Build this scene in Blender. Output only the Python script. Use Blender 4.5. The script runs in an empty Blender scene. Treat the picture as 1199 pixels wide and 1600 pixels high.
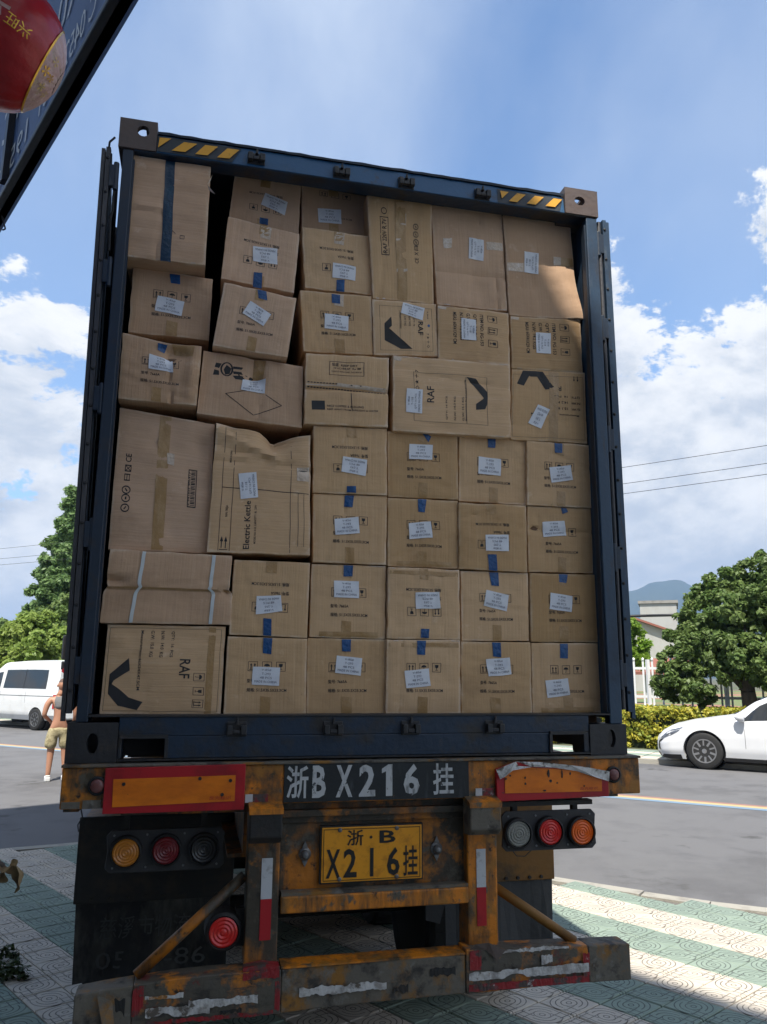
import bpy, bmesh, math, random
import numpy as np
from mathutils import Vector, Matrix, noise
SC = bpy.context.scene
COL = SC.collection
rad = math.radians
# ---------------------------------------------------------------- camera
cam_d = bpy.data.cameras.new('camera'); CAM = bpy.data.objects.new('camera', cam_d); COL.objects.link(CAM)
YAW, PIT, ROL = 0.22863838, 0.2031062, 0.0077724
fw = Vector((math.sin(YAW)*math.cos(PIT), math.cos(YAW)*math.cos(PIT), math.sin(PIT)))
rt = Vector((math.cos(YAW), -math.sin(YAW), 0)); up = rt.cross(fw)
r2 = rt*math.cos(ROL) + up*math.sin(ROL); u2 = -rt*math.sin(ROL) + up*math.cos(ROL)
CAMPOS = Vector((-0.74521, -3.45748, 1.85071))
M = Matrix((( r2.x, u2.x, -fw.x, CAMPOS.x), (r2.y, u2.y, -fw.y, CAMPOS.y), (r2.z, u2.z, -fw.z, CAMPOS.z), (0, 0, 0, 1)))
CAM.matrix_world = M
cam_d.sensor_fit = 'HORIZONTAL'; cam_d.sensor_width = 36; cam_d.lens = 36*1237.44/1199
cam_d.clip_start = 0.05; cam_d.clip_end = 12000
SC.camera = CAM
SC.render.resolution_x = 767; SC.render.resolution_y = 1024
def in_frame(p, pad=0.0):
    d = Vector(p) - CAMPOS; z = d.dot(fw)
    if z < 0.1: return False
    x = d.dot(r2)/z*1237.44/599.5; y = d.dot(u2)/z*1237.44/800
    return abs(x) < 1+pad and abs(y) < 1+pad
# ---------------------------------------------------------------- light
SUN_EL = rad(61.5); SUN_AZ = math.atan2(-0.389, -0.921)      # azimuth of the sun, clockwise from +Y
SUNDIR = Vector((math.sin(SUN_AZ)*math.cos(SUN_EL), math.cos(SUN_AZ)*math.cos(SUN_EL), math.sin(SUN_EL)))
sun_d = bpy.data.lights.new('sun', 'SUN'); sun_d.energy = 3.1; sun_d.angle = rad(0.55); sun_d.color = (1.0, 0.95, 0.87)
sun = bpy.data.objects.new('sun', sun_d); COL.objects.link(sun)
sun.rotation_euler = (-SUNDIR).to_track_quat('-Z', 'Y').to_euler(); sun.location = (0, 0, 50)
W = bpy.data.worlds.new('World'); SC.world = W; W.use_nodes = True
SC.view_settings.view_transform = 'Standard'; SC.view_settings.look = 'None'
SC.view_settings.exposure = 1.38; SC.view_settings.gamma = 1.0; SC.view_settings.use_curve_mapping = False
SC.render.engine = 'CYCLES'
SC.cycles.max_bounces = 8; SC.cycles.diffuse_bounces = 5; SC.cycles.transparent_max_bounces = 8
SKY_STRENGTH = 0.15
def build_sky():
    nt = W.node_tree; N = nt.nodes; L = nt.links; N.clear()
    def nd(t, **k):
        n = N.new(t)
        for a, b in k.items(): setattr(n, a, b)
        return n
    def mth(op, a, b=None, c=None, clamp=False):
        n = nd('ShaderNodeMath', operation=op, use_clamp=clamp)
        for i, v in enumerate((a, b, c)):
            if v is None: continue
            if isinstance(v, (int, float)): n.inputs[i].default_value = v
            else: L.new(v, n.inputs[i])
        return n.outputs[0]
    def ramp(v, a, b):
        n = nd('ShaderNodeMapRange', interpolation_type='SMOOTHSTEP'); L.new(v, n.inputs[0])
        n.inputs[1].default_value = a; n.inputs[2].default_value = b; return n.outputs[0]
    def noise_(vec, sc, det, rough, dist=0.0):
        n = nd('ShaderNodeTexNoise'); L.new(vec, n.inputs['Vector']); n.inputs['Scale'].default_value = sc
        n.inputs['Detail'].default_value = det; n.inputs['Roughness'].default_value = rough; n.inputs['Distortion'].default_value = dist
        return n.outputs[0]
    sky = nd('ShaderNodeTexSky', sky_type='NISHITA'); sky.sun_disc = False
    sky.sun_elevation = SUN_EL; sky.sun_rotation = SUN_AZ % (2*math.pi)
    sky.air_density = 1.0; sky.dust_density = 0.2; sky.ozone_density = 2.0; sky.altitude = 50
    tc = nd('ShaderNodeTexCoord'); sep = nd('ShaderNodeSeparateXYZ'); L.new(tc.outputs['Generated'], sep.inputs[0])
    z = sep.outputs[2]
    mp = nd('ShaderNodeMapping'); L.new(tc.outputs['Generated'], mp.inputs[0])
    mp.inputs['Scale'].default_value = (1, 1, 1.7); mp.inputs['Location'].default_value = CLOUD_SHIFT
    V = mp.outputs[0]
    # heaps of fair-weather cumulus round the horizon, with unseen ones added behind for light
    def lobe(az, el, r):
        c = Vector((math.sin(rad(az))*math.cos(rad(el)), math.cos(rad(az))*math.cos(rad(el)), math.sin(rad(el))))
        n = nd('ShaderNodeVectorMath', operation='DISTANCE'); L.new(tc.outputs['Generated'], n.inputs[0]); n.inputs[1].default_value = c
        return mth('SUBTRACT', 1.0, mth('DIVIDE', n.outputs['Value'], r))
    acc = None
    for az, el, r in CLOUD_LOBES:
        v = lobe(az, el, r)
        acc = v if acc is None else mth('MAXIMUM', acc, v)
    acc = mth('MAXIMUM', acc, -1.9)
    n1 = noise_(V, 5.0, 9, 0.62, 0.25); n2 = noise_(V, 17.0, 8, 0.65, 0.1)
    dens = mth('ADD', mth('MULTIPLY', acc, 0.42), mth('ADD', mth('MULTIPLY', mth('SUBTRACT', n1, 0.5), 1.9), mth('MULTIPLY', mth('SUBTRACT', n2, 0.5), 0.75)))
    cum = ramp(dens, -0.03, 0.07)
    # the same field a little towards the sun tells lit edge from grey body
    mp2 = nd('ShaderNodeMapping'); L.new(V, mp2.inputs[0]); mp2.inputs['Location'].default_value = (SUNDIR.x*0.05, SUNDIR.y*0.05, 0.075)
    n3 = noise_(mp2.outputs[0], 5.0, 9, 0.62, 0.25)
    shade = ramp(mth('ADD', mth('MULTIPLY', mth('SUBTRACT', n1, n3), 3.2), mth('MULTIPLY', mth('SUBTRACT', 0.75, dens), 0.75)), -0.10, 0.80)
    cc = nd('ShaderNodeMix', data_type='RGBA'); L.new(shade, cc.inputs[0])
    cc.inputs[6].default_value = CLOUD_GREY; cc.inputs[7].default_value = CLOUD_WHITE
    # thin high veil
    mp3 = nd('ShaderNodeMapping'); L.new(tc.outputs['Generated'], mp3.inputs[0]); mp3.inputs['Scale'].default_value = (1.5, 0.9, 0.9)
    mp3.inputs['Rotation'].default_value = (0, 0, rad(-20))
    c1 = noise_(mp3.outputs[0], 2.1, 6, 0.45, 0.2)
    c1b = noise_(mp3.outputs[0], 7.0, 8, 0.6, 0.3)
    patchv = ramp(lobe(14, 50, .62), 0.0, 0.9)
    cirrus = mth('MULTIPLY', mth('MULTIPLY_ADD', patchv, 0.75, 0.25), ramp(mth('ADD', c1, mth('MULTIPLY', mth('SUBTRACT', c1b, 0.5), 0.22)), 0.22, 0.95))
    hazev = nd('ShaderNodeMapRange'); L.new(z, hazev.inputs[0]); hazev.inputs[1].default_value = 0.35; hazev.inputs[2].default_value = 0.0
    hazev.inputs[3].default_value = 0.0; hazev.inputs[4].default_value = 0.45
    veil = mth('MAXIMUM', cirrus, mth('MULTIPLY', hazev.outputs[0], 0.4), clamp=True)
    tint = nd('ShaderNodeMix', data_type='RGBA', blend_type='MULTIPLY'); tint.inputs[0].default_value = 1.0
    L.new(sky.outputs[0], tint.inputs[6]); tint.inputs[7].default_value = SKY_TINT
    m1 = nd('ShaderNodeMix', data_type='RGBA'); L.new(veil, m1.inputs[0]); L.new(tint.outputs[2], m1.inputs[6]); m1.inputs[7].default_value = VEIL
    m2 = nd('ShaderNodeMix', data_type='RGBA'); L.new(cum, m2.inputs[0]); L.new(m1.outputs[2], m2.inputs[6]); L.new(cc.outputs[2], m2.inputs[7])
    bg = nd('ShaderNodeBackground'); L.new(m2.outputs[2], bg.inputs[0]); bg.inputs[1].default_value = SKY_STRENGTH
    out = nd('ShaderNodeOutputWorld'); L.new(bg.outputs[0], out.inputs[0])
CLOUD_SHIFT = (0.35, 0.1, 0.0)
CLOUD_LOBES = [(32, 8, .26), (27, 19, .13), (40, 16, .18), (-13, 9, .19), (-12, 15, .09), (-22, 5, .2), (-32, 9, .25), (44, 27, .08), (75, 12, .3), (110, 10, .3), (150, 12, .35), (-60, 12, .3), (-100, 10, .3), (-150, 12, .35), (200, 40, .4), (10, 6, .2), (165, 50, .4), (-120, 42, .4), (115, 40, .35), (180, 22, .4), (-170, 70, .25)]  # high lobes behind the camera are unseen, added to brighten the truck
CLOUD_GREY = (1.65, 1.8, 2.05, 1); CLOUD_WHITE = (2.8, 2.8, 2.8, 1); VEIL = (1.95, 2.2, 2.6, 1); SKY_TINT = (0.50, 0.56, 0.60, 1)
build_sky()

# ---------------------------------------------------------------- materials
def mat(name, col, rough=0.6, metal=0.0, var=None, var_scale=4.0, bump=0.0, bump_scale=40.0, extra=None, spec=0.5, coord='Object'):
    """var: list of (colour, threshold low, high, scale, detail) layers mixed over the base by noise"""
    m = bpy.data.materials.new(name); m.use_nodes = True
    nt = m.node_tree; N = nt.nodes; L = nt.links
    b = N['Principled BSDF']; b.inputs['Roughness'].default_value = rough; b.inputs['Metallic'].default_value = metal
    b.inputs['Specular IOR Level'].default_value = spec
    tc = N.new('ShaderNodeTexCoord'); vec = tc.outputs[coord]
    rgb = N.new('ShaderNodeRGB'); rgb.outputs[0].default_value = (*col, 1); cur = rgb.outputs[0]
    for i, (c, lo, hi, sc, stretch) in enumerate(var or []):
        mp = N.new('ShaderNodeMapping'); L.new(vec, mp.inputs[0]); mp.inputs['Scale'].default_value = stretch
        mp.inputs['Location'].default_value = (i*3.7, i*1.9, i*2.3)
        n = N.new('ShaderNodeTexNoise'); L.new(mp.outputs[0], n.inputs[0]); n.inputs['Scale'].default_value = sc
        n.inputs['Detail'].default_value = 8; n.inputs['Roughness'].default_value = 0.65
        r = N.new('ShaderNodeMapRange'); L.new(n.outputs[0], r.inputs[0]); r.inputs[1].default_value = lo; r.inputs[2].default_value = hi
        mx = N.new('ShaderNodeMix'); mx.data_type = 'RGBA'; L.new(r.outputs[0], mx.inputs[0]); L.new(cur, mx.inputs[6]); mx.inputs[7].default_value = (*c, 1)
        cur = mx.outputs[2]
    L.new(cur, b.inputs['Base Color'])
    if bump:
        n = N.new('ShaderNodeTexNoise'); L.new(vec, n.inputs[0]); n.inputs['Scale'].default_value = bump_scale; n.inputs['Detail'].default_value = 6
        bp = N.new('ShaderNodeBump'); bp.inputs['Strength'].default_value = bump; bp.inputs['Distance'].default_value = 0.01
        L.new(n.outputs[0], bp.inputs['Height']); L.new(bp.outputs[0], b.inputs['Normal'])
    return m
O1 = (1, 1, 1)
MT = {}
def defmats():
    T = MT
    T['ink'] = mat('print_ink', (0.03, 0.03, 0.032), 0.75)
    T['label_ink'] = mat('label_ink', (0.13, 0.13, 0.18), 0.6)
    T['paper'] = mat('label_paper', (0.74, 0.76, 0.80), 0.55, var=[((0.62, 0.64, 0.7), .5, .75, 12, O1)], bump=0.15, bump_scale=25)
    T['blue_tape'] = mat('blue_tape', (0.006, 0.060, 0.19), 0.28, var=[((0.012, 0.11, 0.30), .5, .7, 30, (1, 1, .3))], bump=0.5, bump_scale=60)
    T['navy_tape'] = mat('navy_tape', (0.004, 0.030, 0.065), 0.3, var=[((0.008, 0.06, 0.11), .5, .7, 30, (1, 1, .3))], bump=0.4, bump_scale=60)
    T['brown_tape'] = mat('brown_tape', (0.40, 0.24, 0.10), 0.3, var=[((0.50, 0.33, 0.17), .48, .7, 25, (1, 1, .4))], bump=0.3, bump_scale=50)
    T['clear_tape'] = mat('clear_tape', (0.60, 0.48, 0.37), 0.22, var=[((0.75, 0.68, 0.62), .5, .7, 30, O1)], bump=0.5, bump_scale=60)
    T['strap'] = mat('white_strap', (0.62, 0.66, 0.66), 0.35, bump=0.1)
    T['blue_paint'] = mat('container_blue_paint', (0.014, 0.085, 0.19), 0.45, var=[((0.05, 0.035, 0.025), .58, .72, 7, O1), ((0.010, 0.035, 0.075), .5, .8, 3, O1), ((0.07, 0.10, 0.13), .62, .8, 22, (1, 1, .5))], bump=0.12, bump_scale=50)
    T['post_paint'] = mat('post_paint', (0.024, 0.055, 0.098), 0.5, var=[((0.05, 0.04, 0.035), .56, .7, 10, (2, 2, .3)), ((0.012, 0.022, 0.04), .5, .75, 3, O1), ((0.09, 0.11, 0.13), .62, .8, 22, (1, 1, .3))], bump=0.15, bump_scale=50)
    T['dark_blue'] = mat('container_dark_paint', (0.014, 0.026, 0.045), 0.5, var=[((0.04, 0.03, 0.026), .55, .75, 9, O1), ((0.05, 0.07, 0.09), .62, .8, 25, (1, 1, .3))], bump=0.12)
    T['sill_paint'] = mat('sill_paint', (0.012, 0.028, 0.055), 0.4, var=[((0.03, 0.027, 0.025), .48, .62, 6, O1), ((0.075, 0.06, 0.045), .62, .8, 14, (1, 1, 1))], bump=0.2)
    T['casting'] = mat('casting_steel', (0.10, 0.072, 0.062), 0.55, var=[((0.10, 0.065, 0.05), .5, .7, 12, O1), ((0.02, 0.03, 0.045), .55, .75, 6, O1)], bump=0.3, bump_scale=35)
    T['casting_dark'] = mat('dark_casting_steel', (0.026, 0.026, 0.028), 0.5, var=[((0.06, 0.045, 0.035), .55, .72, 12, O1)], bump=0.3, bump_scale=35)
    T['keeper'] = mat('keeper_steel', (0.02, 0.02, 0.022), 0.5, var=[((0.07, 0.06, 0.05), .55, .7, 30, O1)], bump=0.3)
    T['rubber'] = mat('rubber', (0.012, 0.012, 0.013), 0.65, var=[((0.035, 0.033, 0.03), .5, .75, 8, O1)], bump=0.2)
    T['gasket'] = mat('gasket_rubber', (0.05, 0.05, 0.055), 0.55, var=[((0.09, 0.085, 0.085), .5, .7, 15, (1, 1, .3))], bump=0.2)
    T['hazard'] = mat('hazard_yellow', (0.72, 0.34, 0.02), 0.5, var=[((0.3, 0.15, 0.04), .6, .72, 30, O1)])
    T['hazard_dark'] = mat('hazard_dark', (0.02, 0.028, 0.036), 0.5)
    T['orange'] = mat('worn_orange_paint', (0.64, 0.205, 0.010), 0.5, var=[((0.14, 0.065, 0.02), .46, .62, 9, (1.6, 1, .22)), ((0.055, 0.042, 0.022), .47, .60, 5, O1), ((0.33, 0.14, 0.02), .5, .62, 9, O1), ((0.10, 0.085, 0.06), .56, .64, 16, (1, 1, .6)), ((0.02, 0.017, 0.015), .60, .70, 28, O1)], bump=0.35, bump_scale=30)
    T['grimy_orange'] = mat('grimy_orange_paint', (0.50, 0.165, 0.010), 0.55, var=[((0.07, 0.05, 0.03), .44, .60, 8, (1.6, 1, .22)), ((0.05, 0.04, 0.026), .40, .56, 3.2, O1), ((0.42, 0.15, 0.012), .56, .64, 7, O1), ((0.11, 0.10, 0.075), .55, .66, 13, O1), ((0.02, 0.017, 0.015), .58, .70, 26, O1)], bump=0.35, bump_scale=30)
    T['bumper'] = mat('bumper_dirt', (0.13, 0.115, 0.09), 0.7, var=[((0.26, 0.12, 0.02), .52, .62, 6, (1, 1, .7)), ((0.04, 0.035, 0.03), .5, .62, 11, O1), ((0.18, 0.17, 0.15), .58, .7, 18, O1)], bump=0.5, bump_scale=22)
    T['bumper_paint'] = mat('bumper_orange_paint', (0.54, 0.18, 0.012), 0.55, var=[((0.09, 0.078, 0.06), .43, .53, 5, (1, 1, .8)), ((0.045, 0.04, 0.035), .54, .62, 13, (.5, 1, 1.5)), ((0.09, 0.08, 0.06), .50, .58, 9, O1), ((0.16, 0.02, 0.018), .60, .66, 7, O1), ((0.03, 0.025, 0.02), .57, .66, 24, O1)], bump=0.5, bump_scale=22)
    T['red_film'] = mat('red_reflective_film', (0.42, 0.012, 0.018), 0.35, var=[((0.16, 0.01, 0.012), .5, .75, 6, O1), ((0.05, 0.03, 0.03), .66, .72, 30, O1)], bump=0.08)
    T['red_torn'] = mat('torn_red_film', (0.27, 0.015, 0.018), 0.45, var=[((0.07, 0.05, 0.045), .5, .58, 12, O1), ((0.4, 0.38, 0.37), .62, .66, 18, O1)], bump=0.5)
    T['amber_film'] = mat('amber_reflective_film', (0.78, 0.20, 0.006), 0.35, var=[((0.55, 0.115, 0.004), .45, .7, 5, (1, 1, 2.5)), ((0.10, 0.04, 0.02), .68, .74, 26, O1)], bump=0.06)
    T['silver'] = mat('silver_film', (0.56, 0.55, 0.53), 0.45, var=[((0.30, 0.28, 0.26), .46, .62, 20, O1), ((0.12, 0.10, 0.08), .56, .62, 14, O1), ((0.35, 0.16, 0.04), .63, .67, 9, O1)], bump=0.6, bump_scale=30)
    T['silver_clean'] = mat('silver_strip', (0.55, 0.56, 0.57), 0.4, var=[((0.3, 0.29, 0.27), .55, .7, 25, O1)], bump=0.1)
    T['board_black'] = mat('number_board_black', (0.013, 0.016, 0.018), 0.5, var=[((0.05, 0.055, 0.06), .56, .72, 9, (3, 1, .5)), ((0.20, 0.08, 0.01), .70, .74, 11, O1)], bump=0.15)
    T['stencil'] = mat('stencil_white', (0.50, 0.51, 0.51), 0.6, var=[((0.2, 0.21, 0.21), .52, .62, 22, (1, 1, .35)), ((0.05, 0.055, 0.06), .62, .66, 30, O1)])
    T['plate_yellow'] = mat('plate_yellow', (0.80, 0.33, 0.012), 0.4, var=[((0.45, 0.16, 0.01), .5, .72, 16, O1), ((0.16, 0.07, 0.02), .66, .74, 30, O1)], bump=0.05)
    T['plate_ink'] = mat('plate_ink', (0.012, 0.011, 0.01), 0.5)
    T['steel'] = mat('worn_steel', (0.2, 0.2, 0.2), 0.4, 0.7, bump=0.2)
    T['dark_steel'] = mat('dark_steel', (0.018, 0.017, 0.016), 0.6, var=[((0.045, 0.03, 0.02), .5, .7, 8, O1)], bump=0.2)
    T['lamp_plate'] = mat('lamp_plate', (0.035, 0.034, 0.036), 0.5, var=[((0.055, 0.05, 0.048), .5, .7, 8, O1)], bump=0.15)
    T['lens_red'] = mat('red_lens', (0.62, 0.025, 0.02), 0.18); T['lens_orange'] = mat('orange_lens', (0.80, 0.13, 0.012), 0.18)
    T['lens_amber'] = mat('amber_lens', (0.60, 0.22, 0.03), 0.2); T['lens_dark'] = mat('dark_lens', (0.03, 0.028, 0.028), 0.2)  # dark lens on the left cluster: the shade there is put into its colour
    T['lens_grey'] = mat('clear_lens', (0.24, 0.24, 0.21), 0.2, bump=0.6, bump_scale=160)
    T['lens_red_shaded'] = mat('shaded_red_lens', (0.20, 0.02, 0.025), 0.2); T['marker'] = mat('marker_lens', (0.16, 0.06, 0.055), 0.25)  # left red lens: a darker copy with the cluster's shade in its colour
    T['flap'] = mat('mudflap_rubber', (0.045, 0.046, 0.048), 0.7, var=[((0.10, 0.10, 0.095), .48, .7, 3, (1, 1, .5))], bump=0.2)
    T['shaded_dusty_flap'] = mat('shaded_dusty_rubber', (0.014, 0.014, 0.015), 0.8, var=[((0.085, 0.08, 0.07), .50, .68, 4, (1.5, 1, .6)), ((0.03, 0.028, 0.026), .5, .7, 14, O1)], bump=0.3)  # left flap: real dust over a base darkened for the shade there
    T['fender'] = mat('fender_ochre', (0.22, 0.10, 0.015), 0.6, var=[((0.06, 0.04, 0.02), .5, .68, 5, O1)], bump=0.2)
    T['asphalt'] = mat('asphalt', (0.140, 0.138, 0.140), 0.9, var=[((0.105, 0.103, 0.104), .50, .54, 0.22, (1, 1, 1)), ((0.07, 0.068, 0.066), .60, .64, 0.9, (1, 1, 1)), ((0.145, 0.143, 0.143), .45, .62, 0.35, O1), ((0.108, 0.106, 0.108), .5, .7, 1.3, O1), ((0.15, 0.147, 0.14), .58, .74, 90, O1), ((0.045, 0.045, 0.045), .62, .75, 60, O1)], bump=0.5, bump_scale=120)
    T['earth'] = mat('earth', (0.12, 0.10, 0.07), 0.95, var=[((0.06, 0.09, 0.03), .45, .6, 0.15, O1)])
    T['base'] = mat('pavement_base', (0.13, 0.12, 0.105), 0.95, var=[((0.22, 0.20, 0.17), .5, .7, 4, O1)], bump=0.3)
    T['kerb'] = mat('kerb_concrete', (0.36, 0.34, 0.29), 0.9, var=[((0.25, 0.23, 0.2), .5, .7, 5, O1)], bump=0.5, bump_scale=60)
    T['line_red'] = mat('line_red', (0.30, 0.16, 0.125), 0.8, var=[((0.13, 0.12, 0.12), .6, .75, 20, O1)])
    T['line_yellow'] = mat('line_yellow', (0.44, 0.35, 0.17), 0.8, var=[((0.2, 0.18, 0.15), .62, .75, 20, O1)])
    T['line_blue'] = mat('line_blue', (0.17, 0.25, 0.33), 0.8, var=[((0.13, 0.15, 0.17), .62, .75, 20, O1)])
    T['white_wall'] = mat('pale_render', (0.40, 0.40, 0.38), 0.9, var=[((0.36, 0.35, 0.33), .45, .7, 1.2, (1, 1, .4))])
    T['roof_red'] = mat('red_roof_tile', (0.26, 0.10, 0.07), 0.8, var=[((0.25, 0.08, 0.05), .5, .7, 3, O1)])
    T['terrace'] = mat('terrace_ground', (0.13, 0.17, 0.06), 0.9, var=[((0.30, 0.15, 0.10), .52, .58, 0.35, O1)])
    T['fence_white'] = mat('fence_white', (0.75, 0.76, 0.76), 0.5)
    T['concrete'] = mat('concrete', (0.28, 0.27, 0.25), 0.9, var=[((0.18, 0.17, 0.16), .5, .7, 2, O1)], bump=0.2)
    T['car_white'] = mat('car_white_paint', (0.70, 0.71, 0.72), 0.22, var=[((0.66, 0.67, 0.69), .5, .7, 1.5, O1)])
    T['van_white'] = mat('van_white_paint', (0.66, 0.67, 0.66), 0.3, var=[((0.56, 0.56, 0.54), .5, .7, 2, O1)])
    T['car_glass'] = mat('tinted_glass', (0.012, 0.014, 0.016), 0.04, spec=0.8)
    T['tyre'] = mat('tyre_rubber', (0.018, 0.018, 0.018), 0.8, bump=0.3)
    T['alloy'] = mat('alloy', (0.45, 0.45, 0.46), 0.3, 0.8)
    T['black_plastic'] = mat('black_plastic', (0.015, 0.015, 0.016), 0.45)
    T['lamp_glass'] = mat('headlamp_glass', (0.10, 0.11, 0.13), 0.08, spec=0.9)
    T['seam'] = mat('panel_gap', (0.05, 0.05, 0.055), 0.7)
    T['tail_red'] = mat('tail_lamp_red', (0.4, 0.01, 0.01), 0.2)
    T['cab_blue'] = mat('cab_paint', (0.02, 0.04, 0.12), 0.3)
    T['skin'] = mat('skin', (0.42, 0.21, 0.13), 0.55); T['vest'] = mat('grey_cloth', (0.15, 0.15, 0.15), 0.9, bump=0.3)
    T['khaki'] = mat('khaki_cloth', (0.42, 0.36, 0.21), 0.9, var=[((0.26, 0.22, 0.12), .5, .56, 9, O1)], bump=0.3)
    T['shoe'] = mat('shoe_white', (0.7, 0.7, 0.68), 0.6); T['hair'] = mat('hair_stubble', (0.10, 0.06, 0.045), 0.8)
    T['towel'] = mat('pink_towel', (0.55, 0.11, 0.13), 0.9, bump=0.4)
    T['sign_blue'] = mat('sign_blue_film', (0.11, 0.19, 0.40), 0.5, var=[((0.09, 0.155, 0.33), .4, .7, 1.5, O1)])
    T['sign_frame'] = mat('sign_dark_frame', (0.012, 0.014, 0.022), 0.4); T['sign_ink'] = mat('sign_lettering', (0.80, 0.82, 0.85), 0.5)
    T['lantern_red'] = mat('lantern_red_cloth', (0.42, 0.012, 0.016), 0.32, var=[((0.28, 0.008, 0.012), .45, .7, 6, (1, 1, .2))], bump=0.15)
    T['lantern_gold'] = mat('lantern_gold', (0.75, 0.42, 0.06), 0.25, 0.6); T['lantern_dull'] = mat('lantern_print_gold', (0.62, 0.42, 0.16), 0.5)
    T['lantern_band'] = mat('lantern_pale_band', (0.50, 0.30, 0.27), 0.4, var=[((0.30, 0.24, 0.12), .54, .64, 22, O1), ((0.6, 0.42, 0.38), .5, .7, 60, O1)], bump=0.3, bump_scale=80)
    T['dry_leaf'] = mat('withered_leaf', (0.20, 0.135, 0.06), 0.8, var=[((0.10, 0.06, 0.03), .5, .65, 25, O1), ((0.34, 0.26, 0.14), .58, .7, 18, O1)], bump=0.4)
    T['bark'] = mat('bark', (0.09, 0.07, 0.055), 0.95, var=[((0.045, 0.036, 0.03), .45, .65, 7, (1, 1, .3))], bump=0.8, bump_scale=14)
    T['wire'] = mat('cable_black', (0.02, 0.02, 0.022), 0.6)
    T['facade'] = mat('facade_tile', (0.78, 0.77, 0.74), 0.7); T['shop_glass'] = mat('shop_glass', (0.05, 0.06, 0.07), 0.05)  # unseen facade made extra pale so it bounces light onto the truck
    T['inside'] = mat('inner_wall_paint', (0.05, 0.055, 0.06), 0.7, var=[((0.025, 0.025, 0.028), .45, .7, 3, O1)])
    T['ply'] = mat('container_floor_ply', (0.16, 0.09, 0.05), 0.8)
defmats()
def leaf_mat(name, col, col2, col3, trans=0.35, scale=1.2):
    m = bpy.data.materials.new(name); m.use_nodes = True; nt = m.node_tree; N = nt.nodes; L = nt.links
    b = N['Principled BSDF']; b.inputs['Roughness'].default_value = 0.5; b.inputs['Specular IOR Level'].default_value = 0.35
    at = N.new('ShaderNodeAttribute'); at.attribute_name = 'tone'
    tc = N.new('ShaderNodeTexCoord'); n = N.new('ShaderNodeTexNoise'); L.new(tc.outputs['Object'], n.inputs[0]); n.inputs['Scale'].default_value = scale; n.inputs['Detail'].default_value = 3
    r = N.new('ShaderNodeMapRange'); L.new(n.outputs[0], r.inputs[0]); r.inputs[1].default_value = .35; r.inputs[2].default_value = .65
    m1 = N.new('ShaderNodeMix'); m1.data_type = 'RGBA'; L.new(r.outputs[0], m1.inputs[0]); m1.inputs[6].default_value = (*col, 1); m1.inputs[7].default_value = (*col2, 1)
    m2 = N.new('ShaderNodeMix'); m2.data_type = 'RGBA'; L.new(at.outputs['Fac'], m2.inputs[0]); L.new(m1.outputs[2], m2.inputs[6]); m2.inputs[7].default_value = (*col3, 1)
    L.new(m2.outputs[2], b.inputs['Base Color'])
    t = N.new('ShaderNodeBsdfTranslucent'); L.new(m2.outputs[2], t.inputs[0])
    mx = N.new('ShaderNodeMixShader'); mx.inputs[0].default_value = trans; L.new(b.outputs[0], mx.inputs[1]); L.new(t.outputs[0], mx.inputs[2])
    L.new(mx.outputs[0], N['Material Output'].inputs[0]); return m
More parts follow.
